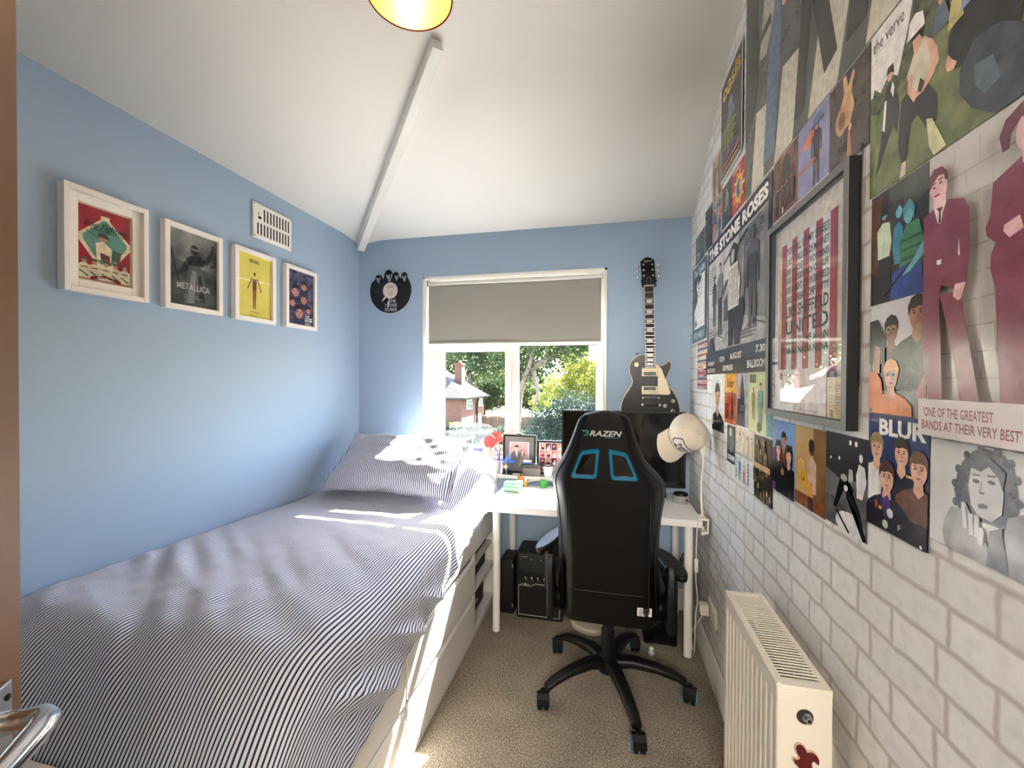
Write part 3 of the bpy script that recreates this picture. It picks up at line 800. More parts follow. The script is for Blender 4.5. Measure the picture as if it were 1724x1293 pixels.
def sub4(P):
    Q = []
    for i in range(4):
        a, c = P[i], P[(i + 1) % 4]
        Q += [a, (a[0] * .7 + c[0] * .3, a[1] * .7 + c[1] * .3), (a[0] * .3 + c[0] * .7, a[1] * .3 + c[1] * .7)]
    return Q
for P in (PL, PR): cut(sub4(P), sub4(off(P, .70)))
# lettering across the head panel
def wrap_text(t, x0, x1, z0, z1, m, out, bold=.0, shear=0):
    vs, fs, asp = text_mesh(t, bold, shear)
    return [rsurf(x0 + u * (x1 - x0), z0 + w * (z1 - z0), out) for u, w in vs], fs
M_LOGO = mat('logo_silver', (188, 188, 184), .4); M_LOGOT = mat('logo_teal', (36, 134, 128), .4)
b = MB(); v_, f_ = wrap_text('RAZEN', -.066, .058, 1.210, 1.232, M_LOGO, .002, .02, .3); b.add(v_, f_, M_LOGO)
v_, f_ = wrap_text('3', -.088, -.068, 1.210, 1.232, M_LOGOT, .002, .02, .2); b.add(v_, f_, M_LOGOT)
b.add([rsurf(x, z, .0022) for x, z in ((-.097, 1.2325), (-.072, 1.2325), (-.074, 1.228), (-.093, 1.228))], [(0, 1, 2, 3)], M_LOGOT)
b.add([rsurf(x, z, .0022) for x, z in ((-.010, 1.2035), (.048, 1.2035), (.048, 1.206), (-.010, 1.206))], [(0, 1, 2, 3)], M_LOGOT)
b.build('lettering', ch, smooth=False)
b = MB(); b.add([rsurf(x, z, .006) for x, z in ((.127, .462), (.186, .455), (.186, .492), (.127, .499))], [(0, 1, 2, 3)], mat('label_white', (225, 225, 220), .5))
for i in range(5):
    z = .490 - i * .006
    b.add([rsurf(x, zz, .0066) for x, zz in ((.133, z), (.133 + .044 - .01 * (i % 3), z - .001), (.133 + .044 - .01 * (i % 3), z + .0015), (.133, z + .002))], [(0, 1, 2, 3)], mat('label_grey', (90, 90, 90), .5))
b.build('care_label', ch, smooth=False)
# seat
b = MB(); rbox(b, (-.245, 1.85, .395), (.27, 2.30, .50), .045, M_PU); b.build('seat', ch, sharp=60)
b = MB(); rbox(b, (-.20, 1.86, .49), (.225, 2.28, .53), .018, M_PU); b.build('seat_cushion', ch, sharp=60)
b = MB(); b.box((-.10, 1.88, .355), (.125, 2.12, .395), M_BLACK); b.tube([(-.09, 2.0, .375), (-.26, 2.02, .372)], .006, M_BLACK, 8); b.build('tilt_mechanism', ch, bevel=.006)
# recliner covers and arm posts
for sx in (-1, 1):
    x = -.232 if sx < 0 else .258
    b = MB(); b.prism([(1.78, .40), (1.90, .40), (1.93, .46), (1.87, .56), (1.83, .66), (1.79, .68), (1.765, .64), (1.77, .50)], x - .014, x + .014, M_BLACK, lambda a, c, t: (t, a, c)); b.build('recliner_cover', ch, bevel=.006, seg=3)
    b = MB(); b.ball((x + sx * .015, 1.83, .47), (.004, .012, .02), M_STEEL, 6); b.build('bolt', ch)
    xa = x + sx * .035
    b = MB(); b.tube([(x, 1.99, .42), (xa, 1.99, .44), (xa, 1.99, .635 if sx < 0 else .57)], [.014, .02, .02], M_BLACK, 12); b.build('arm_post', ch)
    b = MB(); Mx = Matrix.Translation((xa + sx * -.005, 1.985, .665 if sx < 0 else .60)) @ Matrix.Rotation(math.radians(20 * sx), 4, 'Z') @ Matrix.Rotation(math.radians(8), 4, 'X') @ Matrix.Rotation(math.radians(-14 if sx < 0 else 0), 4, 'Y')
    pts = [(math.cos(t) * .045, math.sin(t) * (.13 if math.sin(t) > 0 else .11)) for t in np.linspace(0, 2 * PI, 28, endpoint=False)]
    b.prism(pts, -.014, .014, M_BLACK, lambda a, c, t: Mx @ Vector((a, c, t))); b.build('armrest', ch, bevel=.008, seg=3)
# gas column, hub, star base
b = MB(); b.lathe([(.045, .085), (.045, .15), (.03, .16), (.03, .27), (.025, .275), (.025, .36)], M_BLACK, Matrix.Translation((CX, CY, 0)), 28); b.build('gas_column', ch)
CAS = [(-.262, 1.800), (.127, 1.672), (.368, 1.978), (.150, 2.300), (-.244, 2.190)]
M_CASRING = mat('caster_ring', (80, 160, 178), .4)
for (x, y) in CAS:
    d = Vector((x - CX, y - CY, 0)); L_ = d.length; d.normalize(); sd_ = Vector((-d.y, d.x, 0))
    b = MB(); secs = [(.02, .034, .055, .125), (.10, .030, .045, .140), (.20, .026, .038, .130), (.28, .023, .032, .108), (.315, .021, .026, .088)]
    vs = []
    for (r, hw, hh, zc) in secs:
        r = r / .33 * L_
        for k in range(14):
            t = 2 * PI * k / 14; a = math.copysign(abs(math.cos(t)) ** .7, math.cos(t)) * hw; c = math.copysign(abs(math.sin(t)) ** .7, math.sin(t)) * hh / 2
            vs.append(Vector((CX, CY, zc)) + d * r + sd_ * a + Vector((0, 0, c)))
    fs = [(j * 14 + k, j * 14 + (k + 1) % 14, (j + 1) * 14 + (k + 1) % 14, (j + 1) * 14 + k) for j in range(4) for k in range(14)] + [tuple(range(13, -1, -1)), tuple(range(56, 70))]
    b.add(vs, fs, M_BLACK); b.build('leg', ch, sharp=50)
    ax = Vector((math.cos(x * 40), math.sin(x * 40), 0)) if False else sd_
    ax = Vector((1, .15, 0)).normalized() if x < .3 else Vector((.95, -.3, 0)).normalized()
    Cc = Vector((x, y, .030)); fw = Vector((-ax.y, ax.x, 0))
    rootM = lambda o_: frame_M(Cc + ax * o_, fw, Vector((0, 0, 1)), ax)
    b = MB(); b.lathe([(.006, -.026), (.024, -.025), (.030, -.020), (.030, -.006), (.024, -.003)], M_BLACK, rootM(0), 24); b.lathe([(.024, .003), (.030, .006), (.030, .020), (.024, .025), (.006, .026)], M_BLACK, rootM(0), 24)
    b.tube([(x, y, .03), (x, y, .085)], .011, M_BLACK, 12); b.prism([(-.030, .0), (-.026, .028), (-.008, .044), (.012, .040), (.022, .026), (.010, .018), (-.01, .018), (-.018, .0)], -.027, .027, M_BLACK, lambda a, c, t: Cc + fw * a + Vector((0, 0, c - .0)) + ax * t)
    cs = b.build('caster', ch)
    for s_ in (-1, 1):
        b = MB(); Mr = rootM(s_ * .0265)
        ring = [Mr @ Vector((.0265 * math.cos(t), .0265 * math.sin(t), 0)) for t in np.linspace(0, 2 * PI, 29)]
        b.tube(ring, .0022, M_CASRING, 6, caps=False); r_ = b.build('ring', None, off=(CX, CY, 0)); r_.location = (0, 0, 0); r_.parent = cs

# ================================================================== TELEVISION
tv = thing('television', (.08, 2.64, .735), 'large black flat television standing on the desk behind the gaming chair', 'television')
b = MB(); b.box((-.272, 2.63, .795), (.452, 2.665, 1.242), M_BLACK); b.build('casing', tv, bevel=.004)
b = MB(); b.box((-.264, 2.628, .812), (.444, 2.6305, 1.234), M_BLACKG); b.build('screen', tv)
b = MB(); b.box((-.272, 2.6245, .795), (.452, 2.63, .811), M_BLACK); b.box((-.275, 2.6245, .795), (-.2655, 2.63, 1.244), M_BLACK); b.box((.4445, 2.6245, .795), (.4535, 2.63, 1.244), M_BLACK); b.box((-.272, 2.6245, 1.235), (.452, 2.63, 1.244), M_BLACK); b.build('bezel', tv, bevel=.001)
for x in (-.16, .34):
    b = MB(); b.tube([(x, 2.648, .80), (x, 2.60, .742)], .006, M_BLACK, 8); b.tube([(x, 2.648, .80), (x, 2.70, .742)], .006, M_BLACK, 8); b.build('stand_foot', tv)
# ================================================================== HELPERS
def chaikin(P, it=2):
    for _ in range(it):
        Q = []
        for i in range(len(P)):
            a, c = P[i], P[(i + 1) % len(P)]
            Q += [(a[0] * .75 + c[0] * .25, a[1] * .75 + c[1] * .25), (a[0] * .25 + c[0] * .75, a[1] * .25 + c[1] * .75)]
        P = Q
    return P
def inset(P, d):
    n = len(P); ar = sum(P[i][0] * P[(i + 1) % n][1] - P[(i + 1) % n][0] * P[i][1] for i in range(n)); sg = 1 if ar > 0 else -1
    out = []
    for i in range(n):
        a, p, c = P[i - 1], P[i], P[(i + 1) % n]
        tx, ty = c[0] - a[0], c[1] - a[1]; L = math.hypot(tx, ty) or 1
        out.append((p[0] - sg * ty / L * d, p[1] + sg * tx / L * d))
    return out
XZ = lambda a, c, t: (a, t, c)

# ================================================================== GUITAR
gt = thing('electric_guitar', (.25, 2.745, 1.13), 'black single-cut electric guitar hung on the blue wall right of the window', 'guitar')
BODY = [(0.2297, 1.5937), (0.1907, 1.5867), (0.1587, 1.5646), (0.1374, 1.535), (0.1305, 1.5015), (0.1421, 1.4605), (0.1545, 1.427), (0.1528, 1.4084), (0.1355, 1.3785), (0.1064, 1.3333), (0.0886, 1.2881), (0.0817, 1.243), (.090, 1.20), (.115, 1.162), (.165, 1.135), (.25, 1.125), (.335, 1.133), (.40, 1.163), (.434, 1.205), (0.4395, 1.2502), (0.4288, 1.3046), (0.4058, 1.3517), (0.3815, 1.3843), (0.3612, 1.4134), (0.3549, 1.439), (0.3704, 1.4756), (0.3859, 1.5121), (0.3812, 1.5451), (0.3698, 1.5516), (0.3492, 1.5341), (0.3284, 1.5202), (0.3075, 1.5258), (0.2899, 1.5454)]
Bd = chaikin(BODY, 2)
M_GTR = mat('guitar_black_lacquer', (5, 5, 6), .3, spec=.25)
b = MB(); b.prism(Bd, 2.733, 2.778, M_GTR, XZ); b.build('body', gt, sharp=30)
b = MB(); O, I = Bd, inset(Bd, .0035); n = len(O)
vs = [(x, 2.7318, z) for x, z in O] + [(x, 2.7305, z) for x, z in I] + [(x, 2.742, z) for x, z in [(p[0], p[1]) for p in inset(Bd, -.0012)]]
fs = [(i, (i + 1) % n, n + (i + 1) % n, n + i) for i in range(n)] + [(i, 2 * n + i, 2 * n + (i + 1) % n, (i + 1) % n) for i in range(n)]
b.add(vs, fs, M_CREAM); b.build('binding', gt)
b = MB(); T = chaikin(inset(BODY, .006), 2); b.prism(T, 2.7285, 2.733, M_GTR, XZ); b.build('top', gt, sharp=30)
HEAD = [(0.226, 2.0186), (0.2202, 2.0268), (0.2087, 2.0281), (0.2047, 2.0375), (0.2027, 2.0536), (0.2076, 2.0614), (0.2022, 2.1256), (0.198, 2.1718), (0.2114, 2.181), (0.2209, 2.1917), (0.2419, 2.1952), (0.261, 2.1901), (0.2705, 2.1808), (0.2808, 2.175), (0.285, 2.1212), (0.2904, 2.0594), (0.2981, 2.0471), (0.2944, 2.0353), (0.2831, 2.0307), (0.2755, 2.0263), (0.2737, 2.0164)]
b = MB(); b.prism(HEAD, 2.738, 2.752, M_GTR, XZ); b.build('headstock', gt, bevel=.0015)
b = MB(); M_ROSE = mat('rosewood', (44, 26, 20), .6, spec=.2)
def nk(t): return (.2212 + .0108 * t, .2775 + .0126 * t, 2.013 - .5005 * t)
l0, r0, z0 = nk(0); l1, r1, z1 = nk(1)
b.prism([(l0 + .002, z0), (r0 - .002, z0), (r1 - .002, z1), (l1 + .002, z1)], 2.7245, 2.732, M_ROSE, XZ); b.build('fretboard', gt)
b = MB(); b.prism([(l0 + .004, z0), (r0 - .004, z0), (r1 - .004, z1 - .02), (l1 + .004, z1 - .02)], 2.732, 2.752, M_GTR, XZ); b.build('neck', gt)
b = MB()
for (xa, xb, ya, yb) in ((l0, l0 + .0025, l1, l1 + .0025), (r0 - .0025, r0, r1 - .0025, r1)):
    b.prism([(xa, z0), (xb, z0), (yb, z1), (ya, z1)], 2.7240, 2.733, M_CREAM, XZ)
b.prism([(l0, z0), (r0, z0), (r0, z0 + .005), (l0, z0 + .005)], 2.7225, 2.738, M_CREAM, XZ); b.build('neck_binding', gt)
def fret(k): return 1.0 - 1.0 / 2 ** (k / 12)
SC_ = .5005 / fret(22)
for k in range(1, 23):
    b = MB(); t = fret(k) * SC_ / .5005; l, r, z = nk(min(t, 1)); b.prism([(l + .0025, z - .0008), (r - .0025, z - .0008), (r - .0025, z + .0008), (l + .0025, z + .0008)], 2.7233, 2.7245, M_STEEL, XZ); b.build('fret', gt, smooth=False)
M_PEARL = mat('pearl_inlay', (205, 200, 188), .25)
for k in (3, 5, 7, 9, 12, 15, 17, 19, 21):
    t = (fret(k) + fret(k - 1)) / 2 * SC_ / .5005; l, r, z = nk(t); c = (l + r) / 2; hh = (fret(k) - fret(k - 1)) * SC_ * .32; hw = (r - l) * .33
    b = MB(); b.prism([(c - hw * .82, z - hh), (c + hw * .82, z - hh), (c + hw, z + hh), (c - hw, z + hh)], 2.7241, 2.7245, M_PEARL, XZ); b.build('inlay', gt, smooth=False)
b = MB()
for i in range(6):
    s = (i - 2.5) / 2.5; b.tube([(.2494 + s * .018, 2.7215, 2.017), (.2665 + s * .026, 2.7195, 1.322), (.2665 + s * .026, 2.719, 1.282)], .0005, M_STEEL, 5)
b.build('strings', gt)
for i, (x, z) in enumerate([(0.2162, 2.1487), (0.2172, 2.1144), (0.2182, 2.0796), (0.2676, 2.1478), (0.2709, 2.1143), (0.2742, 2.0788)]):
    sx = -1 if i < 3 else 1
    b = MB(); b.lathe([(.0055, 0), (.0055, .004), (.0028, .006), (.0028, .013)], M_CHROME, frame_M((x, 2.738, z), (1, 0, 0), (0, 0, 1), (0, -1, 0)), 14)
    b.tube([(x, 2.756, z), (x + sx * .028, 2.756, z)], .0022, M_CHROME, 8); b.ball((x + sx * .034, 2.756, z), (.0075, .004, .0095), M_CHROME, 8); b.build('tuning_peg', gt)
# pickups, guard, bridge
for (z0_, z1_, creamtop) in ((1.456, 1.507, True), (1.343, 1.394, False)):
    b = MB(); b.box((.2106, 2.7225, z0_), (.304, 2.7285, z1_), M_CREAM); b.build('pickup_ring', gt, bevel=.002)
    b = MB(); zt, zb = (z1_ - .024, z0_ + .006) if creamtop else (z0_ + .006, z1_ - .024)
    b.box((.222, 2.7195, zt), (.293, 2.7225, zt + .018), M_CREAM); b.box((.222, 2.7195, zb), (.293, 2.7225, zb + .018), M_BLACK)
    for i in range(6):
        b.lathe([(.0022, 0), (.0022, .001)], M_STEEL, frame_M((.230 + i * .0108, 2.7195, zb + .009), (1, 0, 0), (0, 0, 1), (0, -1, 0)), 8)
        b.lathe([(.0018, 0), (.0018, .0006)], M_BLACK, frame_M((.230 + i * .0108, 2.7195, zt + .009), (1, 0, 0), (0, 0, 1), (0, -1, 0)), 8)
    b.build('pickup', gt, bevel=.001)
GD = [(0.2928, 1.5297), (0.311, 1.5178), (0.3269, 1.499), (0.3803, 1.3582), (0.3785, 1.3483), (0.368, 1.3415), (0.306, 1.3430), (0.306, 1.3395), (0.3045, 1.510)]
GD = [(0.2928, 1.5297), (0.311, 1.5178), (0.3269, 1.499), (0.3803, 1.3582), (0.3785, 1.3483), (0.368, 1.3415), (0.3055, 1.3430), (0.3055, 1.508), (0.2928, 1.508)]
b = MB(); b.prism(GD, 2.7235, 2.7258, M_CREAM, XZ); b.build('pick_guard', gt, bevel=.0006)
b = MB(); b.tube([(.222, 2.72, 1.3212), (.309, 2.72, 1.3217)], .0052, M_CHROME, 10)
for x in (.2195, .3115): b.lathe([(.0065, 0), (.0065, .009)], M_CHROME, frame_M((x, 2.7285, 1.321), (1, 0, 0), (0, 0, 1), (0, -1, 0)), 14)
b.build('bridge', gt)
b = MB(); b.tube([(.222, 2.718, 1.279), (.311, 2.718, 1.279)], .0062, M_CHROME, 10)
for x in (.2165, .3165): b.lathe([(.0075, 0), (.0075, .011)], M_CHROME, frame_M((x, 2.7285, 1.279), (1, 0, 0), (0, 0, 1), (0, -1, 0)), 14)
b.build('tailpiece', gt)
for (x, z) in ((.3945, 1.3036), (.349, 1.2734), (.3934, 1.242), (.3505, 1.213)):
    b = MB(); b.lathe([(.011, 0), (.0105, .008), (.007, .009), (.0068, .013)], M_CREAM, frame_M((x, 2.7285, z), (1, 0, 0), (0, 0, 1), (0, -1, 0)), 18); b.lathe([(.0072, .0128), (.006, .0145)], M_CHROME, frame_M((x, 2.7285, z), (1, 0, 0), (0, 0, 1), (0, -1, 0)), 18); b.build('control_knob', gt)
b = MB(); Mx = frame_M((.1785, 2.7285, 1.5274), (1, 0, 0), (0, 0, 1), (0, -1, 0)); b.lathe([(.0135, 0), (.0135, .0012)], M_CREAM, Mx, 22); b.lathe([(.005, .001), (.004, .008)], mat('brass', (190, 150, 70), .3, metal=1), Mx, 12); b.build('toggle_switch', gt)
for (x, z, dx, dz) in ((.371, 1.3975, .8, .6), (.1855, 1.592, -.4, .9)):
    b = MB(); b.tube([(x, 2.755, z), (x + dx * .011, 2.755, z + dz * .011)], [.004, .0065], M_CHROME, 10); b.build('strap_button', gt)
b = MB(); v_, f_, a_ = text_mesh('Epiphone', .0, .35); b.add([(.219 + u * .047, 2.7376, 2.161 + w * .015 + u * .003) for u, w in v_], f_, M_PEARL); b.build('lettering', gt, smooth=False)
b = MB(); cv = chaikin([(.236, 2.024), (.260, 2.024), (.263, 2.045), (.256, 2.066), (.2485, 2.072), (.240, 2.066), (.234, 2.045)], 1); b.prism(cv, 2.7365, 2.738, M_GTR, XZ)
i2 = inset(cv, -.0008); n = len(cv); b.add([(x, 2.7363, z) for x, z in cv] + [(x, 2.7363, z) for x, z in i2], [(i, n + i, n + (i + 1) % n, (i + 1) % n) for i in range(n)], M_PEARL); b.build('truss_cover', gt, smooth=False)
gh = thing('guitar_hanger', (.25, YB, 2.045), 'black wall hanger holding the electric guitar by its headstock', 'hanger')
b = MB(); b.box((.222, 2.778, 2.03), (.28, YB, 2.10), M_BLACK); b.build('wall_plate', gh, bevel=.003)
b = MB(); b.tube([(.251, 2.78, 2.045), (.251, 2.762, 2.028)], .006, M_BLACK, 10)
for sx in (-1, 1): b.tube([(.251, 2.765, 2.022), (.251 + sx * .034, 2.765, 2.020), (.2495 + sx * .038, 2.735, 2.018), (.2495 + sx * .038, 2.722, 2.021)], .006, M_BLACK, 10)
b.build('yoke', gh)

# ================================================================== RECORD CLOCK
ck = thing('record_clock', (-1.534, YB, 2.07), 'black vinyl record wall clock cut with four heads above the bed', 'clock')
cx_, cz_ = -1.534, 2.071; Rr = .163
pts = []
for k in range(64):
    t = 2 * PI * k / 64; x, z = Rr * math.cos(t), Rr * math.sin(t)
    if z > .075: continue
    pts.append((t, x, z))
pts.sort(key=lambda p: (p[0] - PI / 2) % (2 * PI) , reverse=False)
low = [(p[1], p[2]) for p in sorted(pts, key=lambda p: ((p[0] + 2 * PI) - (PI / 2)) % (2 * PI))]
tops = []
def headarc(cx, top, w, base):
    P = []
    for k in range(9):
        t = PI * k / 8; P.append((cx + w * math.cos(t), base + (top - base) * math.sin(t) ** .8))
    return P
tops = headarc(.110, .128, .026, .085) + headarc(.043, .134, .027, .095) + headarc(-.014, .152, .036, .092) + headarc(-.092, .118, .030, .085)
shape = low + tops
ang = lambda p: math.atan2(p[1], p[0])
ordered = sorted(low, key=lambda p: (ang(p) - PI / 2) % (2 * PI))   # from top going ccw: left side down round to right
shape = [(cx_ + x, cz_ + z) for x, z in (ordered + tops)]
M_VINYL = mat('vinyl', (10, 10, 11), .25)
b = MB(); b.prism(shape, YB - .012, YB - .009, M_VINYL, XZ); b.build('record', ck, smooth=False)
b = MB(); b.prism(inset(shape, -.0035), YB - .009, YB - .004, mat('clear_rim', (196, 204, 214), .3), XZ); b.build('rim', ck, smooth=False)
b = MB(); b.box((cx_ - .028, YB - .009, cz_ - .028), (cx_ + .028, YB, cz_ + .028), M_BLACK); b.build('movement', ck)
fy = YB - .0125
WT = mat('clock_cutout', (150, 168, 188), .7)
b = MB()
def fe(cx, cz, rx, rz, m, k=16, dy=0): b.add([(cx_ + cx + rx * math.cos(2 * PI * i / k), fy - dy, cz_ + cz + rz * math.sin(2 * PI * i / k)) for i in range(k)], [tuple(range(k))], m)
for (hx_, hz_, w, h) in ((-.095, .092, .017, .022), (-.008, .110, .024, .030), (.050, .102, .015, .021), (.110, .096, .017, .023)):
    fe(hx_, hz_, w, h, WT); fe(hx_ - w * .1, hz_ + h * .55, w * .98, h * .45, M_VINYL, 12, .0003)
    for s in (-1, 1): fe(hx_ + s * w * .4, hz_ + .05 * h, w * .28, h * .1, M_VINYL, 8, .0003)
    fe(hx_ + w * .05, hz_ - h * .5, w * .35, h * .07, M_VINYL, 8, .0003); fe(hx_ + w * .4, hz_ - h * .3, w * .18, h * .35, M_VINYL, 8, .0003)
    b.add([(cx_ + hx_ + a, fy, cz_ + hz_ + c) for a, c in ((-w * .5, -h * 1.0), (w * .6, -h * 1.0), (w * .2, -h * 1.7), (-w * .2, -h * 1.5))], [(0, 1, 2, 3)], WT)
b.build('faces', ck, smooth=False)
b = MB(); b.lathe([(.058, 0), (.058, .0008)], mat('record_label', (226, 210, 202), .5), frame_M((cx_, YB - .0122, cz_), (1, 0, 0), (0, 0, 1), (0, -1, 0)), 40)
for i in range(9):
    w_ = (.026 if i < 3 else .02) - .0012 * i; zz = cz_ + (.030 - .0068 * i if i < 3 else -.004 - .0062 * i + .012)
    b.box((cx_ - w_, YB - .0134, zz), (cx_ + w_, YB - .0131, zz + .0022), mat('label_print', (120, 96, 92), .6))
b.build('centre_label', ck, smooth=False)
b = MB()
for t_, z_, w_ in (('THE', -.088, .056), ('STONE', -.118, .094), ('ROSES', -.149, .096)):
    v_, f_, a_ = text_mesh(t_, .02); x_ = cx_ + .005 - (w_ / 2 if t_ != 'THE' else .018); b.add([(x_ + u * w_, fy, cz_ + z_ + w * .024) for u, w in v_], f_, mat('clock_text', (168, 178, 190), .6))
b.build('lettering', ck, smooth=False)
M_HAND = mat('clock_hand', (232, 226, 226), .4)
def hand(ang_, L_, w):
    b = MB(); d_ = Vector((math.sin(ang_), 0, math.cos(ang_))); s_ = Vector((math.cos(ang_), 0, -math.sin(ang_))); c_ = Vector((cx_, YB - .016, cz_))
    P = [(-.02, .0015), (.0, .0018), (L_ * .55, .0016), (L_ * .62, w), (L_, .0006), (L_, -.0006), (L_ * .62, -w), (L_ * .55, -.0016), (0, -.0018), (-.02, -.0015)]
    vs = [c_ + d_ * a + s_ * q + Vector((0, t, 0)) for t in (0, -.001) for a, q in P]; n = len(P)
    b.add(vs, [tuple(range(n)), tuple(range(2 * n - 1, n - 1, -1))] + [(i, (i + 1) % n, n + (i + 1) % n, n + i) for i in range(n)], M_HAND); b.build('hand', ck, smooth=False)
hand(math.radians(219), .105, .008); hand(math.radians(188), .135, .006); 
b = MB(); b.lathe([(.003, 0), (.003, .008)], M_HAND, frame_M((cx_, YB - .012, cz_), (1, 0, 0), (0, 0, 1), (0, -1, 0)), 10); b.build('spindle', ck)

# ================================================================== RADIATOR
RX0, RX1, RY0, RY1, RZ0, RZ1 = .368, .472, 1.018, 1.432, .15, .772
M_RAD = mat('radiator_enamel', (220, 213, 199), .3)
rd = thing('radiator', (.42, 1.225, 0), 'white double-panel radiator with a slotted top grille on the brick-paper wall', 'radiator')
def panel(x0, sgn):
    b = MB(); prof = [(RY0, 0)]; n = 12; y = RY0 + .012; pit = (RY1 - RY0 - .024) / n
    for i in range(n):
        a = y + i * pit; prof += [(a + pit * .12, 0), (a + pit * .24, .007), (a + pit * .62, .007), (a + pit * .74, 0)]
    prof += [(RY1, 0)]
    vs = []; fs = []; m = len(prof)
    # rows: top flat strip, fluted middle, bottom flat strip
    zr = [(RZ1 - .004, 0), (RZ1 - .045, 0), (RZ1 - .060, 1), (RZ0 + .05, 1), (RZ0 + .035, 0), (RZ0, 0)]
    for z, k in zr:
        for yy, dd_ in prof: vs.append((x0 - sgn * .0 + sgn * dd_ * k, yy, z))
    for r in range(len(zr) - 1):
        for i in range(m - 1): fs.append((r * m + i, r * m + i + 1, (r + 1) * m + i + 1, (r + 1) * m + i))
    b.add(vs, fs, M_RAD)
    b.box((x0 + .008 if sgn > 0 else x0 - .012, RY0 + .002, RZ0), (x0 + .012 if sgn > 0 else x0 - .008, RY1 - .002, RZ1 - .004), M_RAD)
    b.build('panel', rd, sharp=25)
panel(RX0, 1); panel(RX1, -1)
b = MB(); b.tube([(RX0 + .004, RY0, RZ1 - .006), (RX0 + .004, RY1, RZ1 - .006)], .006, M_RAD, 10); b.tube([(RX0 + .004, RY0 + .003, RZ0), (RX0 + .004, RY0 + .003, RZ1 - .006)], .0055, M_RAD, 10); b.build('rolled_edge', rd)
b = MB(); b.box((RX0 + .001, RY0 - .002, RZ0 + .01), (RX1 + .001, RY0 + .002, RZ1 - .0145), M_RAD); b.build('side_panel', rd, bevel=.0015)
b = MB(); b.box((RX0 + .002, RY1 - .002, RZ0 + .01), (RX1 + .001, RY1 + .002, RZ1 - .0145), M_RAD); b.build('side_panel', rd, bevel=.0015)
b = MB(); zt = RZ1 - .002
b.box((RX0 + .004, RY0 - .002, zt - .012), (RX0 + .014, RY1 + .002, zt), M_RAD); b.box((RX1 - .010, RY0 - .002, zt - .012), (RX1 + .001, RY1 + .002, zt), M_RAD)
b.box((RX0 + .014, RY0 - .002, zt - .012), (RX1 - .010, RY0 + .018, zt), M_RAD); b.box((RX0 + .014, RY1 - .012, zt - .012), (RX1 - .010, RY1 + .002, zt), M_RAD)
n = 34
for i in range(n):
    y = RY0 + .022 + i * (RY1 - RY0 - .036) / n; b.box((RX0 + .012, y, zt - .003), (RX1 - .008, y + .0036, zt - .001), M_RAD)
b.build('top_grille', rd)
b = MB(); b.box((RX0 + .03, RY0 + .01, RZ0 + .02), (RX1 - .03, RY1 - .01, RZ1 - .08), mat('radiator_inside_shade', (40, 32, 26), .8)); b.build('convector', rd)  # convector coloured dark to stand in for shade under the grille slats
Mv = frame_M((.4205, RY0 - .002, .707), (1, 0, 0), (0, 0, 1), (0, -1, 0))
b = MB(); b.lathe([(.0165, 0), (.0165, .0007)], mat('valve_hole', (45, 38, 30), .8), Mv, 24); b.lathe([(.0185, 0), (.0185, .0016), (.0165, .0012)], M_RAD, Mv, 24, cap=False); b.lathe([(.0105, 0), (.0105, .004), (.0075, .007), (.0075, .014)], M_STEEL, Mv @ Matrix.Translation((.003, .0, 0)), 6); b.lathe([(.0035, .0141), (.0035, .0143)], M_BLACK, Mv @ Matrix.Translation((.003, 0, 0)), 8)
b.build('bleed_valve', rd)
b = MB(); b.tube([(.42, 1.05, 0), (.42, 1.05, .17)], .0075, M_RAD, 12); b.tube([(.42, 1.40, 0), (.42, 1.40, .17)], .0075, M_RAD, 12); b.build('pipe', rd)
for y in (1.10, 1.35):
    b = MB(); b.box((RX1 + .001, y - .015, .30), (XR, y + .015, .62), M_RAD); b.build('wall_bracket', rd)
# red scroll ornament on the near end
M_RED = mat('dark_red_enamel', (86, 16, 14), .25); M_REDE = mat('pale_red_edge', (206, 168, 150), .4)
orn = thing('fridge_magnet', (.420, RY0 - .006, .58), 'dark red scroll-shaped magnet stuck to the near end of the radiator', 'magnet')
b = MB(); f_ = lambda a, c, t: (a, t, c)
sc = [(.401, .640), (.407, .648), (.415, .647), (.421, .640), (.4235, .631), (.430, .635), (.438, .634), (.4445, .627), (.446, .617), (.443, .611), (.440, .617), (.434, .619), (.431, .612), (.434, .600), (.432, .588), (.420, .575), (.412, .585), (.409, .598), (.404, .604), (.399, .607), (.398, .616), (.403, .613), (.409, .614), (.411, .621), (.405, .627)]
b.prism(chaikin(sc, 1), RY0 - .010, RY0 - .002, M_RED, f_); b.build('scroll', orn)
b = MB(); b.prism(inset(chaikin(sc, 1), -.0022), RY0 - .006, RY0 - .002, M_REDE, f_); b.build('backing', orn)

# ================================================================== SOCKET, PLUG, LAMP, CABLES
M_SOCK = mat('socket_white', (232, 226, 212), .3)
sk = thing('double_socket', (XR, 2.165, .32), 'white double wall socket low on the brick-paper wall behind the desk leg', 'socket')
b = MB(); b.box((XR - .010, 2.09, .278), (XR, 2.238, .364), M_SOCK); b.build('face_plate', sk, bevel=.003)
for y in (2.125, 2.205):
    b = MB(); b.box((XR - .014, y - .008, .345), (XR - .010, y + .008, .358), M_SOCK); b.build('switch', sk, bevel=.001)
b = MB()
for dy, z in ((0, .328), (-.011, .31), (.011, .31)): b.box((XR - .0105, 2.125 + dy - .003, z - .004), (XR - .0098, 2.125 + dy + .003, z + .004), M_BLACK)
b.build('pin_holes', sk, smooth=False)
pg = thing('plug', (XR - .03, 2.205, .315), 'white plug in the wall socket with a white cable', 'plug')
b = MB(); rbox(b, (XR - .055, 2.180, .288), (XR - .0145, 2.230, .340), .006, M_SOCK, 3); b.build('plug_body', pg)
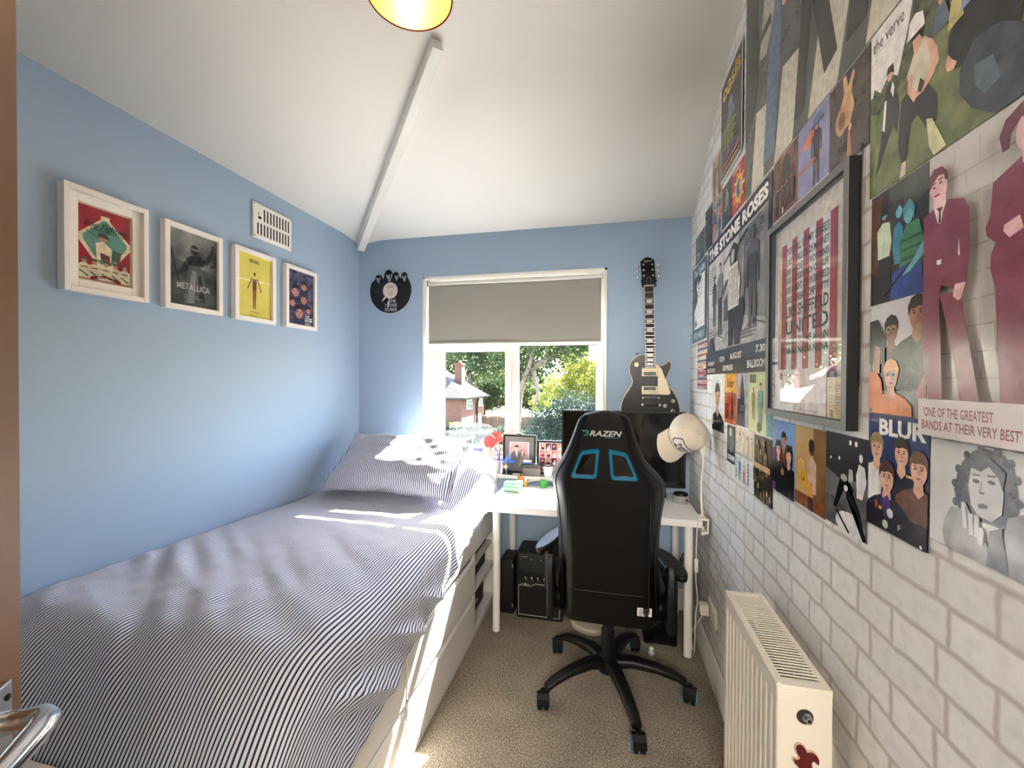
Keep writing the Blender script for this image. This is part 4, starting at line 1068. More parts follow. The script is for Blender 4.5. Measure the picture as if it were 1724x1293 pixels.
b = MB(); cab = [(XR - .035, 2.205, .290), (XR - .045, 2.24, .24), (.452, 2.30, .17), (.442, 2.345, .11), (.444, 2.35, .04), (.45, 2.36, .012), (.44, 2.44, .006)]
def spline(P, n=6):
    P = [Vector(p) for p in P]; Q = []
    for i in range(len(P) - 1):
        p0, p1, p2, p3 = P[max(i - 1, 0)], P[i], P[i + 1], P[min(i + 2, len(P) - 1)]
        for k in range(n):
            t = k / n; Q.append(.5 * ((2 * p1) + (p2 - p0) * t + (2 * p0 - 5 * p1 + 4 * p2 - p3) * t * t + (3 * p1 - p0 - 3 * p2 + p3) * t ** 3))
    return Q + [P[-1]]
b.tube(spline(cab), .0036, M_SOCK, 8); b.build('cable', pg)

lp = thing('clamp_lamp', (.478, 2.27, .70), 'white gooseneck reading lamp clamped to the right edge of the desk', 'lamp')
b = MB(); b.box((.450, 2.225, .737), (.497, 2.305, .747), M_SOCK); b.box((.487, 2.23, .68), (.497, 2.30, .747), M_SOCK); b.box((.462, 2.235, .668), (.497, 2.297, .680), M_SOCK); b.tube([(.475, 2.265, .680), (.475, 2.265, .6985)], .007, M_SOCK, 12); b.tube([(.475, 2.265, .655), (.475, 2.265, .668)], .013, M_SOCK, 16)
b.build('clamp', lp, bevel=.003)
b = MB(); b.tube(spline([(.474, 2.27, .745), (.474, 2.295, .80), (.474, 2.305, .853), (.474, 2.300, .93), (.474, 2.268, .995), (.474, 2.268, 1.052)]), [.0055] * 31, M_SOCK, 12); b.build('gooseneck', lp)
b = MB(); b.lathe([(.006, 0), (.011, .012), (.014, .03), (.020, .06), (.028, .085), (.0285, .09), (.026, .088), (.012, .03), (.002, .028)], M_SOCK, frame_M((.474, 2.268, 1.048), (1, 0, 0), (0, 1, 0), (0, 0, 1)), 28); b.build('lamp_head', lp)
b = MB(); b.tube(spline([(.480, 2.235, .745), (.462, 2.218, .765), (.445, 2.218, .752), (.440, 2.225, .70), (.438, 2.23, .60), (.438, 2.23, .545)]), .0028, M_SOCK, 8)
b.tube(spline([(.438, 2.23, .480), (.437, 2.23, .44), (.442, 2.225, .38), (.446, 2.23, .33), (.440, 2.235, .27), (.438, 2.24, .20), (.440, 2.26, .08), (.445, 2.32, .006)]), .0028, M_SOCK, 8); b.build('cable', lp)
b = MB(); rbox(b, (.429, 2.222, .478), (.447, 2.238, .545), .004, M_SOCK, 3); b.box((.4335, 2.2205, .508), (.4425, 2.222, .522), M_WHITE); b.build('inline_switch', lp)

# ================================================================== CAP ON THE WALL
hk = thing('wall_hook', (XR, 2.22, 1.24), 'small hook on the brick-paper wall holding the cream cap', 'hook')
b = MB(); b.box((XR - .006, 2.21, 1.22), (XR, 2.23, 1.26), M_SOCK); b.tube([(XR - .004, 2.22, 1.235), (XR - .03, 2.22, 1.23), (XR - .036, 2.22, 1.245)], .004, M_SOCK, 8); b.build('hook_body', hk)
cp = thing('baseball_cap', (.385, 2.13, 1.14), 'cream baseball cap with a black embroidered patch hanging above the desk end', 'cap')
M_CAP = mat('cap_cotton', (226, 216, 196), .85, bump=(120, .3, .002)); M_MESH = mat('cap_mesh', (214, 206, 188), .85, bump=(240, .8, .003))
F = Vector((-.58, -.30, -.76)).normalized(); U = Vector((.65, -.80, .2)); U = (U - F * U.dot(F)).normalized(); Sd = F.cross(U).normalized()
MC_ = frame_M((.372, 2.19, 1.178), F, Sd, U)   # local x front, y side, z crown top
def crown(u, v):
    """u around 0..1 (0 = front), v 0 rim .. 1 top"""
    t = 2 * PI * u; r = .088 * math.cos(v * PI / 2) ** .62 if v < 1 else 0
    rx = 1.08
    z = .112 * math.sin(v * PI / 2) ** .9 * (1.0 + .10 * math.cos(t) * (1 - v))
    dent = -.012 * math.exp(-((u - .5) / .12) ** 2) * math.sin(v * PI)
    return MC_ @ Vector((r * rx * math.cos(t) + dent * math.cos(t), r * math.sin(t), z))
b = MB(); b.grid(49, 20, lambda u, v: crown(-.20 + .40 * u, v), M_CAP); b.build('front_panel', cp, solid=(.0015, 0), sharp=180)
b = MB(); b.grid(65, 20, lambda u, v: crown(.20 + .60 * u, v * .999 + (.20 if abs(u - .5) < .085 else 0) * (1 - v) * 1.0), M_MESH); b.build('mesh_back', cp, solid=(.0015, 0), sharp=180)
b = MB()
for u0 in (-.20, .20, .0, .36, .64): b.tube([crown(u0, v) for v in np.linspace(.02 if abs(u0) < .3 else .0, .985, 18)], .0016, M_CAP, 6)
b.ball(MC_ @ Vector((0, 0, .113)), .006, M_CAP, 8); b.build('seams', cp)
def brim(u, v):
    t = (u - .5) * 2 * 1.12; r0 = .094; 
    base = Vector((r0 * math.cos(t), r0 * .95 * math.sin(t), .004)); ext = .080 * math.cos(t * .98) ** .55 if math.cos(t * .98) > 0 else 0
    s = base.y / .09
    P = base + Vector((ext * v, 0.10 * base.y * v, 0)); P.z -= .030 * s * s * (.35 + .65 * v) + .012 * v
    return MC_ @ P
b = MB(); b.grid(41, 14, brim, M_CAP); b.build('brim', cp, solid=(.0035, 0), sharp=180)
def onfront(a, c, out=.0016):   # a: around in units, c: up
    P = crown(a, c); N_ = (P - (MC_ @ Vector((0, 0, .03)))).normalized(); return P + N_ * out
def patchgrid(b, ha, c0, c1, out, m):
    n = 14
    def g(u, v):
        s = 2 * v - 1; k = 1 - .16 * max(0, abs(s) - .6) / .4
        return onfront((u * 2 - 1) * ha * k, c0 + (c1 - c0) * v, out)
    b.grid(n, 10, g, m)
b = MB(); patchgrid(b, .112, .13, .50, .0022, M_BLACK); patchgrid(b, .104, .155, .475, .0032, mat('patch_white', (228, 224, 216), .7))
for (x0, y0, x1, y1) in ((-.05, .36, -.01, .30), (-.02, .35, .02, .31), (.03, .36, .055, .31), (-.04, .27, .045, .25), (-.03, .17, .0, .28), (.0, .17, .03, .28), (-.045, .20, -.03, .15), (.03, .2, .05, .15), (-.01, .14, .01, .30), (-.06, .31, -.03, .34)):
    b.add([onfront(x0, y0, .0046), onfront(x1, y1, .0046), onfront(x1 + .014, y1 + .035, .0046), onfront(x0 + .014, y0 + .035, .0046)], [(0, 1, 2, 3)], M_BLACK)
b.build('patch', cp, smooth=False)
b = MB(); b.add([crown(.5 + a, c) + (crown(.5 + a, c) - (MC_ @ Vector((0, 0, .03)))).normalized() * .002 for a, c in ((-.045, .22), (.045, .22), (.045, .33), (-.045, .33))], [(0, 1, 2, 3)], M_BLACK); b.build('size_strap', cp, smooth=False)

# ================================================================== AMPLIFIER AND OTHER THINGS UNDER THE DESK
am = thing('guitar_amplifier', (-.39, 2.55, 0), 'small black guitar amplifier with white piping standing under the desk', 'amplifier')
M_TOLEX = mat('black_tolex', (13, 13, 14), .6, bump=(300, .5, .002)); M_WLINE = mat('white_piping', (172, 170, 168), .5)
b = MB(); rbox(b, (-.525, 2.455, .004), (-.245, 2.665, .395), .012, M_TOLEX, 3); b.build('cabinet', am)
b = MB(); b.box((-.508, 2.452, .030), (-.262, 2.455, .200), mat('grille_cloth', (16, 13, 13), .9, bump=(400, .6, .002))); b.build('grille', am)
b = MB(); ln = [(-.508, .203), (-.428, .203), (-.412, .218), (-.262, .218), (-.262, .028), (-.508, .028), (-.508, .203)]
for a, c in zip(ln, ln[1:]): b.tube([(a[0], 2.4515, a[1]), (c[0], 2.4515, c[1])], .0022, M_WLINE, 6)
b.build('piping', am)
b = MB(); b.box((-.515, 2.451, .226), (-.255, 2.455, .285), M_BLACK); b.build('control_panel', am)
for i in range(5):
    b = MB(); x = -.462 + i * .037; b.lathe([(.0085, 0), (.0075, .012)], M_BLACK, frame_M((x, 2.451, .255), (1, 0, 0), (0, 0, 1), (0, -1, 0)), 14); b.box((x - .0045, 2.4382, .253), (x + .001, 2.4392, .263), mat('knob_mark', (225, 225, 225), .4)); b.box((x - .006, 2.4502, .238), (x + .006, 2.4509, .240), M_WLINE); b.build('knob', am)
b = MB(); b.box((-.495, 2.4508, .210), (-.44, 2.4515, .2135), M_WLINE); b.lathe([(.007, 0), (.007, .001)], M_WLINE, frame_M((-.467, 2.4515, .2115), (1, 0, 0), (0, 0, 1), (0, -1, 0)), 16); b.build('badge', am, smooth=False)
b = MB(); b.box((-.495, 2.4535, .372), (-.455, 2.4548, .3745), M_WLINE)
for x in (-.497, -.435, -.432, -.375, -.372): b.lathe([(.0025, 0), (.0025, .002)], M_WLINE, frame_M((x, 2.4545, .360), (1, 0, 0), (0, 0, 1), (0, -1, 0)), 8)
b.build('sockets', am)
cs_ = thing('equipment_case', (-.59, 2.57, 0), 'narrow black case standing between the desk leg and the amplifier', 'case')
b = MB(); rbox(b, (-.63, 2.48, .003), (-.545, 2.64, .335), .012, M_TOLEX, 3); b.build('case_body', cs_)
for z in (.30, .06):
    b = MB(); b.box((-.556, 2.476, z - .012), (-.546, 2.480, z + .012), M_STEEL); b.build('latch', cs_)
dc = thing('round_mat', (-.09, 2.44, 0), 'pale round low stool lid on the carpet behind the chair base', 'stool')
dc.name = 'foot_stool'
b = MB(); b.lathe([(.105, .0), (.115, .010), (.115, .030), (.105, .038), (.0, .040)], mat('pale_plastic', (196, 184, 164), .5), Matrix.Translation((-.085, 2.475, 0)), 40); b.build('stool_top', dc)
pcb = thing('computer_tower', (.29, 2.50, 0), 'black computer tower in the shade under the right of the desk', 'computer')
b = MB(); rbox(b, (.20, 2.36, .012), (.375, 2.655, .40), .008, M_BLACK, 3); b.build('case_body', pcb)
b = MB(); b.box((.215, 2.355, .03), (.36, 2.36, .385), M_BLACKG); b.build('front_panel', pcb, bevel=.002)
b = MB(); b.lathe([(.008, 0), (.008, .002)], M_STEEL, frame_M((.33, 2.355, .36), (1, 0, 0), (0, 0, 1), (0, -1, 0)), 14); b.build('power_button', pcb)
for x in (.215, .35):
    b = MB(); b.box((x, 2.38, 0), (x + .015, 2.63, .014), M_BLACK); b.build('foot', pcb)
jr = thing('glass_jar', (.235, 2.285, 0), 'small clear glass trinket on the carpet in front of the computer tower', 'ornament')
b = MB(); b.lathe([(.0, .0), (.016, .001), (.018, .012), (.009, .022), (.014, .032), (.008, .042), (0, .044)], mat('cut_glass', (200, 205, 210), .1, spec=.8), Matrix.Translation((.235, 2.285, 0)), 12); b.build('glass_body', jr)
bc = thing('power_cable', (.44, 2.5, .4), 'black cable hanging down behind the right desk leg', 'cable')
b = MB(); b.tube(spline([(.446, 2.55, .695), (.449, 2.46, .685), (.447, 2.43, .60), (.452, 2.45, .55), (.42, 2.52, .40), (.395, 2.60, .2), (.40, 2.66, .03)]), .003, M_BLACK, 8)
b.tube(spline([(.452, 2.50, .695), (.441, 2.46, .62), (.452, 2.48, .54), (.41, 2.56, .36), (.41, 2.66, .02)]), .003, M_BLACK, 8); b.build('cable_run', bc)

# ================================================================== THINGS ON THE SILL AND DESK
SZ = WZ0
def photo_frame(x0, x1, y, z0, z1, bar, label, artf, tilt=0, mount=None):
    r = thing('photo_frame', ((x0 + x1) / 2, y, z0), label, 'photo frame', rot=(math.radians(-4), 0, 0))
    w, h = x1 - x0, z1 - z0; m = M_BLACK
    b = MB(); b.box((-w / 2, -.008, 0), (-w / 2 + bar, .008, h), m); b.box((w / 2 - bar, -.008, 0), (w / 2, .008, h), m); b.box((-w / 2 + bar, -.008, 0), (w / 2 - bar, .008, bar), m); b.box((-w / 2 + bar, -.008, h - bar), (w / 2 - bar, .008, h), m); b.build('frame', r, off=(0, 0, 0), bevel=.0015)
    if mount:
        q = mount[0]; b = MB(); b.box((-w / 2 + bar, -.003, bar), (w / 2 - bar, 0, h - bar), mount[1]); b.build('mount', r, off=(0, 0, 0))
        a = artf(w - 2 * bar - 2 * q, h - 2 * bar - 2 * q * 1.1); o = a.build('photograph', r, off=(0, 0, 0), smooth=False); o.location = (-w / 2 + bar + q, -.0035, bar + q * 1.1)
    else:
        a = artf(w - 2 * bar, h - 2 * bar); o = a.build('photograph', r, off=(0, 0, 0), smooth=False); o.location = (-w / 2 + bar, -.003, bar)
    b = MB(); b.tube([(0, .008, h * .6), (0, .045, .002)], .005, m, 8); b.build('strut', r, off=(0, 0, 0))
    return r
SKIN = ink(222, 176, 156)
def couple(w, h):
    a = Art(w, h, photo_ink('blush', (176, 140, 140), (204, 172, 170), 60))
    a.rect(0, 0, 1, .02, ink(235, 230, 224)); a.rect(0, 0, .03, 1, ink(235, 230, 224)); a.rect(.95, 0, 1, 1, ink(235, 230, 224)); a.rect(0, .98, 1, 1, ink(235, 230, 224))
    G = ink(104, 104, 108); a.poly([(.05, .0), (.06, .42), (.20, .62), (.36, .66), (.52, .60), (.56, .30), (.50, .0)], G); a.poly([(.30, .64), (.42, .64), (.40, .40), (.35, .40)], ink(240, 240, 240)); a.poly([(.355, .62), (.385, .62), (.39, .45), (.36, .42)], ink(150, 160, 190))
    a.ell(.36, .73, .085, .12, SKIN); a.poly([(.26, .74), (.26, .82), (.36, .88), (.47, .82), (.46, .74), (.42, .79), (.30, .79)], ink(26, 20, 20))
    a.poly([(.52, .34), (.56, .64), (.64, .70), (.74, .64), (.80, .34)], ink(92, 50, 40)); a.poly([(.52, .0), (.56, .30), (.58, .44), (.74, .44), (.80, .2), (.84, .0)], ink(132, 134, 108)); a.ell(.66, .58, .075, .10, SKIN); a.poly([(.58, .44), (.60, .49), (.72, .49), (.74, .44)], SKIN); a.poly([(.76, .44), (.82, .40), (.86, .20), (.80, .18)], SKIN); a.poly([(.20, .30), (.50, .22), (.62, .26), (.52, .32), (.3, .36)], G)
    for x, z in ((.33, .735), (.39, .735), (.635, .585), (.69, .585)): a.ell(x, z, .012, .01, ink(40, 30, 30), 8)
    return a
photo_frame(-.700, -.470, 2.815, SZ, 1.052, .013, 'black-framed portrait photograph of a couple on the window sill', couple, mount=(.034, mat('grey_mount', (112, 108, 104), .7)))
cl = thing('bulldog_clip', (-.585, 2.83, 1.05), 'small dark clip on top of the couple photograph', 'clip')
b = MB(); b.box((-.605, 2.822, 1.046), (-.567, 2.848, 1.061), mat('clip_grey', (70, 68, 66), .4)); b.build('clip_body', cl, bevel=.003)
def collage(w, h):
    a = Art(w, h, ink(238, 226, 222)); r = random.Random(4)
    for i in range(6):
        for j in range(4):
            x0, z0 = .02 + i * .163, .02 + j * .245; c = r.choice([(232, 150, 160), (214, 120, 138), (240, 190, 180), (150, 92, 96), (228, 176, 150), (110, 70, 84)])
            a.rect(x0, z0, x0 + .15, z0 + .225, photo_ink('col%d' % (i * 4 + j), c, (c[0] * .7, c[1] * .6, c[2] * .6), 90)); a.ell(x0 + r.uniform(.04, .11), z0 + .12, .03, .035, SKIN, 10); a.ell(x0 + .08, z0 + .05, .05, .04, ink(*r.choice([(90, 60, 70), (230, 230, 235), (170, 60, 80)])), 10)
    return a
photo_frame(-.462, -.19, 2.82, SZ, 1.018, .014, 'black landscape frame holding a pink photo collage beside the television', collage)

def simple(name, loc, label, cat): return thing(name, loc, label, cat)
st = simple('star_ornament', (-.655, 2.765, SZ), 'blue five-pointed star ornament standing on the window sill', 'ornament')
def star(cx, cz, R, r, n, y0, y1, m, name, root, rot=0):
    P = [(cx + (R if k % 2 == 0 else r) * math.sin(PI * k / n + rot), cz + (R if k % 2 == 0 else r) * math.cos(PI * k / n + rot)) for k in range(2 * n)]
    c0, c1 = (cx, y0 - .008, cz), (cx, y1, cz); vs = [(a, y0 + .004, c) for a, c in P] + [c0, c1]; k = 2 * n
    b = MB(); b.add(vs, [(i, (i + 1) % k, k) for i in range(k)] + [((i + 1) % k, i, k + 1) for i in range(k)], m); b.build(name, root, sharp=5)
star(-.655, .868, .062, .027, 5, 2.762, 2.776, mat('blue_metal', (76, 118, 214), .3), 'star', st, .1)
b = MB(); b.box((-.69, 2.752, SZ), (-.62, 2.785, SZ + .012), M_BLACK); b.box((-.66, 2.766, SZ + .01), (-.65, 2.774, .84), M_BLACK); b.build('base', st, bevel=.002)
fl = simple('flower_ornament', (-.657, 2.748, SZ), 'silver flower-shaped ornament in front of the blue star', 'ornament')
star(-.657, .845, .042, .024, 6, 2.744, 2.752, mat('dull_silver', (120, 118, 116), .35, metal=.7), 'petals', fl)
b = MB(); b.ball((-.657, 2.738, .845), (.013, .008, .016), mat('amber_glass', (206, 196, 150), .2), 8); b.build('centre', fl)
b = MB(); b.tube([(-.657, 2.75, SZ), (-.657, 2.75, .82)], .004, M_STEEL, 8); b.build('stem', fl)
tp = simple('tape_roll', (-.700, 2.66, .735), 'small black and white tape roll standing on the desk by the green box', 'tape')
b = MB(); ringp = [Vector((-.694 + .014 * math.cos(t), 2.66, .755 + .014 * math.sin(t))) for t in np.linspace(0, 2 * PI, 25)]
b.tube([p + Vector((.055, 0, 0)) for p in ringp], .006, M_BLACK, 8, caps=False); b.build('outer_ring', tp)
b = MB(); b.tube([Vector((-.639 + .008 * math.cos(t), 2.658, .755 + .008 * math.sin(t))) for t in np.linspace(0, 2 * PI, 20)], .003, M_WHITE, 8, caps=False); b.build('core', tp); tp.location = (-.64, 2.66, .735)
for c in tp.children: c.location = (c.location.x, c.location.y, c.location.z)
gb = simple('storage_tub', (-.565, 2.56, .735), 'green translucent plastic box with a lid on the desk', 'box')
M_GRN = mat('green_plastic', (96, 156, 118), .3); M_GRN2 = mat('green_plastic_base', (124, 172, 136), .3)
b = MB(); rbox(b, (-.620, 2.52, .7355), (-.512, 2.60, .768), .010, M_GRN2, 3); b.build('tub', gb)
b = MB(); rbox(b, (-.623, 2.517, .766), (-.509, 2.603, .796), .012, M_GRN, 3); b.build('lid', gb)
td = simple('desk_caddy', (-.485, 2.765, SZ), 'dark box caddy on the window sill in front of the collage frame', 'box')
b = MB(); b.box((-.545, 2.742, SZ), (-.425, 2.79, SZ + .055), mat('taupe_box', (112, 106, 100), .5)); b.build('caddy_base', td, bevel=.003)
b = MB(); b.box((-.553, 2.738, SZ + .055), (-.420, 2.794, SZ + .078), mat('dark_brown_box', (38, 32, 32), .4)); b.build('caddy_lid', td, bevel=.004)
bb = simple('eraser_box', (-.52, 2.765, SZ + .078), 'small blue and white box lying on the dark caddy', 'box')
b = MB(); b.box((-.545, 2.75, SZ + .0782), (-.490, 2.78, SZ + .092), mat('box_blue', (70, 84, 160), .4)); b.build('box_body', bb, bevel=.001)
b = MB(); b.box((-.545, 2.75, SZ + .092), (-.490, 2.78, SZ + .100), M_WHITE); b.build('lid', bb, bevel=.001)
pn = simple('white_pen', (-.47, 2.70, .735), 'white curved pen lying on the desk against the sill', 'pen')
b = MB(); b.tube(spline([(-.545, 2.705, .742), (-.50, 2.715, .762), (-.45, 2.72, .772), (-.42, 2.722, .773)]), .005, M_WHITE, 10); b.build('pen_body', pn)
b = MB(); b.tube([(-.42, 2.722, .773), (-.408, 2.722, .772)], .0045, M_BLACK, 10); b.build('cap', pn)
cu = simple('white_mug', (-.385, 2.765, SZ), 'white cup with a dark rim on the sill next to the gaming chair', 'cup')
b = MB(); b.lathe([(.026, 0), (.034, .07), (.035, .072), (.031, .070), (.024, .01), (0, .008)], M_WHITE, Matrix.Translation((-.378, 2.768, SZ)), 24); b.build('cup_body', cu)
b = MB(); b.lathe([(.0355, .070), (.0365, .076), (.033, .078), (.031, .074)], M_BLACK, Matrix.Translation((-.378, 2.768, SZ)), 24, cap=False); b.build('rim', cu)
gg = simple('green_tub', (-.395, 2.69, .735), 'bright green small tub on the desk behind the chair shoulder', 'tub')
b = MB(); b.lathe([(.022, 0), (.026, .04), (.027, .042), (.0, .042)], mat('lime_green', (70, 176, 66), .4), Matrix.Translation((-.395, 2.69, .7355)), 20); b.build('tub_body', gg)
for (x, z, c, lab) in ((-.548, .0, (224, 148, 62), 'orange pencil-top toy with a green leaf on the desk'), (-.515, .0, (236, 176, 88), 'yellow-orange toy bottle with a white cap on the desk')):
    o_ = simple('small_toy', (x, 2.69, .735), lab, 'toy'); m_ = mat('toy_%d' % c[1], c, .4)
    if 'green' in lab:
        b = MB(); b.lathe([(.006, 0), (.010, .03), (.022, .058), (.022, .064), (0, .066)], m_, Matrix.Translation((x, 2.69, .7355)), 16); b.build('toy_body', o_)
        b = MB(); b.lathe([(.006, .066), (.003, .085), (0, .088)], mat('leaf_green', (50, 96, 60), .5), Matrix.Translation((x, 2.69, .7355)), 10); b.build('leaf', o_)
    else:
        b = MB(); b.lathe([(.012, 0), (.013, .03), (.010, .036), (0, .037)], m_, Matrix.Translation((x, 2.69, .7355)), 16); b.build('toy_body', o_)
        b = MB(); b.ball((x, 2.69, .7355 + .044), (.012, .012, .010), M_WHITE, 8); b.build('cap', o_)
cl2 = simple('digital_clock', (-.87, 2.80, SZ), 'small white clock with a dark screen on the sill behind the headboard', 'clock')
b = MB(); rbox(b, (-.915, 2.785, SZ + .0), (-.825, 2.815, .968), .010, M_WHITE, 3); b.build('clock_body', cl2)
b = MB(); b.box((-.905, 2.783, .925), (-.835, 2.785, .955), mat('lcd_blue', (64, 74, 110), .2)); b.build('screen', cl2)
tn = simple('sponge_tub', (-.885, 2.84, SZ), 'pale grey block standing on the sill at the back left', 'box')
b = MB(); b.box((-.87, 2.832, SZ), (-.80, 2.872, 1.005), mat('pale_grey_block', (196, 200, 196), .6)); b.build('block', tn, bevel=.004)
rt = simple('table_tennis_bat', (-.79, 2.805, SZ), 'red round bat standing upright on the sill', 'bat')
b = MB(); b.lathe([(.044, -.004), (.046, 0), (.044, .004)], mat('bat_red', (222, 40, 34), .5), frame_M((-.79, 2.81, 1.0), (1, 0, 0), (0, 0, 1), (0, -1, 0)), 32); b.build('blade', rt)
b = MB(); b.tube([(-.79, 2.81, .965), (-.79, 2.81, SZ)], .010, mat('bat_wood', (206, 120, 96), .5), 10); b.build('handle', rt)
pt = simple('pen_pot', (-.735, 2.785, SZ), 'clear pot crowded with coloured pens on the sill by the couple photograph', 'pot')
b = MB(); b.lathe([(.030, 0), (.032, .09), (.030, .09), (.028, .004), (0, .004)], mat('pot_pale', (214, 210, 214), .3), Matrix.Translation((-.738, 2.785, SZ)), 20); b.build('pot_body', pt)
for i, (c, nm) in enumerate((((216, 50, 60), 'red'), ((60, 90, 190), 'blue'), ((220, 60, 150), 'pink'), ((240, 240, 240), 'white'), ((226, 126, 76), 'orange'), ((70, 50, 130), 'purple'))):
    a = i * 1.05; x, y = -.738 + .014 * math.cos(a), 2.785 + .014 * math.sin(a)
    p_ = thing('pen', (x, y, SZ + .006), '%s pen standing in the pot on the sill' % nm, 'pen', 'pens in the pot on the sill')
    m_ = mat('pen_' + nm, c, .35); hh = .14 + .012 * (i % 3)
    b = MB(); b.tube([(x, y, SZ + .006), (x + .014 * math.cos(a), y + .012 * math.sin(a), SZ + hh)], .0042, m_, 8); b.build('barrel', p_)
    b = MB(); b.tube([(x + .014 * math.cos(a), y + .012 * math.sin(a), SZ + hh), (x + .016 * math.cos(a), y + .0135 * math.sin(a), SZ + hh + .014)], .0034, M_WHITE if i % 2 else m_, 8); b.build('end_cap', p_)
sp = simple('smart_speaker', (.435, 2.53, .735), 'grey cylindrical speaker with a black top at the right end of the desk', 'speaker')
b = MB(); b.lathe([(.042, 0), (.045, .004), (.045, .038), (.043, .042), (0, .042)], mat('grey_fabric', (150, 150, 150), .8), Matrix.Translation((.415, 2.545, .7355)), 32); b.build('base', sp)
b = MB(); b.lathe([(.0, .042), (.040, .0425), (.036, .055), (0, .058)], M_BLACK, Matrix.Translation((.415, 2.545, .7355)), 32); b.build('top_cap', sp)
b = MB(); b.ball((.440, 2.506, .757), (.006, .004, .006), M_BLACK, 8); b.build('button', sp)
# ================================================================== PRINTS: colours
K = ink(18, 18, 20); WHT = ink(236, 234, 228); GR1 = ink(70, 72, 72); GR2 = ink(120, 122, 120); GR3 = ink(178, 176, 172)
SK1 = ink(214, 168, 144); SK2 = ink(176, 130, 106); SKB = ink(206, 202, 196); HB = ink(46, 34, 28); HBR = ink(104, 70, 44)
# ------------------------------------------------------------------ framed prints on the left wall
def wall_frame(y0, z0, w, h, bar, label, artf, mount=None, depth=.028):
    r = thing('picture_frame', (XL, y0, z0), label, 'picture frame', 'four white frames in a row on the blue wall', rot=(0, 0, PI / 2))
    b = MB(); m = M_FRAMEW
    for lo, hi in (((0, -depth, 0), (bar, 0, h)), ((w - bar, -depth, 0), (w, 0, h)), ((bar, -depth, 0), (w - bar, 0, bar)), ((bar, -depth, h - bar), (w - bar, 0, h))): b.box(lo, hi, m)
    b.build('frame', r, off=(0, 0, 0), bevel=.0015)
    if mount:
        q = mount; b = MB(); t = .006
        for lo, hi in (((bar, -.018, bar), (bar + q, -.003, h - bar)), ((w - bar - q, -.018, bar), (w - bar, -.003, h - bar)), ((bar + q, -.018, bar), (w - bar - q, -.003, bar + q)), ((bar + q, -.018, h - bar - q), (w - bar - q, -.003, h - bar))): b.box(lo, hi, m)
        b.build('inner_frame', r, off=(0, 0, 0), bevel=.002)
        i = bar + q
    else: i = bar
    a = artf(w - 2 * i, h - 2 * i); o = a.build('print', r, off=(0, 0, 0), smooth=False); o.location = (i, -.010 if mount else -.014, i)
    return r
def art_base(w, h):
    a = Art(w, h, ink(196, 170, 140)); RD = photo_ink('worn_red', (164, 44, 56), (142, 34, 46), 14); CR = ink(222, 206, 176); TL = photo_ink('worn_teal', (98, 150, 132), (84, 134, 118), 12); OLV = ink(84, 92, 84)
    a.rect(.03, .02, .97, .98, RD)
    a.poly([(.5, .90), (.98, .60), (.98, .52), (.62, .20), (.38, .20), (.02, .52), (.02, .60)], CR); a.poly([(.5, .86), (.91, .59), (.91, .54), (.6, .25), (.4, .25), (.09, .54), (.09, .59)], TL)
    a.rect(.42, .84, .58, .90, CR); a.rect(.02, .52, .10, .60, CR); a.rect(.90, .50, .98, .58, CR)
    a.line((.16, .66), (.60, .50), .022, OLV); a.ell(.46, .60, .09, .09, SK2); a.poly([(.36, .61), (.38, .66), (.50, .67), (.57, .62), (.60, .60)], ink(60, 62, 58)); a.poly([(.34, .30), (.32, .52), (.46, .56), (.62, .48), (.60, .30)], CR); a.poly([(.42, .30), (.40, .40), (.58, .38), (.58, .26)], ink(110, 72, 66)); a.poly([(.62, .34), (.64, .48), (.80, .46), (.76, .28)], OLV)
    for i, x in enumerate((.12, .30, .50, .68, .86)):
        a.poly([(x - .11, .03), (x - .10, .20), (x, .24), (x + .10, .20), (x + .11, .03)], ink(206, 196, 166)); a.ell(x, .255, .045, .055, SK2, 14); a.rect(x - .05, .27, x + .05, .30, ink(92, 86, 74)); a.line((x - .08, .12), (x + .07, .06), .03, ink(92, 88, 80)); a.rect(x - .06, .165, x + .06, .18, ink(120, 70, 66))
    a.poly([(.22, .06), (.5, .10), (.78, .06), (.78, .02), (.5, .06), (.22, .02)], ink(110, 40, 44)); a.lines(.34, .045, .66, .075, 2, CR)
    a.text('Foo Fighters', .12, .69, .92, .80, ink(52, 56, 52), .01, shear=.35, rise=-.01); a.line((.22, .695), (.90, .675), .014, ink(52, 56, 52)); return a
def art_storm(w, h):
    a = Art(w, h, photo_ink('storm', (52, 56, 54), (150, 150, 144), 7)); D = ink(34, 36, 36); L1 = ink(122, 124, 122)
    a.poly([(0, .62), (1, .50), (1, 0), (0, 0)], photo_ink('storm2', (44, 50, 48), (84, 88, 84), 12))
    a.poly([(.30, .04), (.38, .52), (.48, .60), (.62, .60), (.70, .50), (.84, .06)], ink(78, 82, 80)); a.poly([(.36, .04), (.46, .50), (.56, .50), (.50, .04)], L1); a.poly([(.62, .08), (.60, .44), (.64, .44), (.74, .08)], D)
    a.poly([(.38, .56), (.34, .64), (.46, .70), (.64, .72), (.76, .66), (.70, .58)], D); a.ell(.52, .78, .085, .10, D); a.rect(.44, .775, .60, .80, L1)
    a.poly([(.70, .66), (.84, .78), (.90, .92), (.95, .92), (.90, .74), (.76, .60)], D); a.line((.90, .92), (.76, .84), .01, D); a.line((.76, .84), (.88, .62), .008, D); a.ell(.90, .62, .045, .035, D)
    a.line((.04, .74), (.20, .30), .02, D); a.poly([(.34, .62), (.20, .46), (.14, .42), (.18, .38), (.40, .50)], D)
    a.text('METALLICA', .16, .22, .84, .31, ink(176, 176, 172), .02); a.lines(.3, .10, .72, .16, 2, GR2); return a
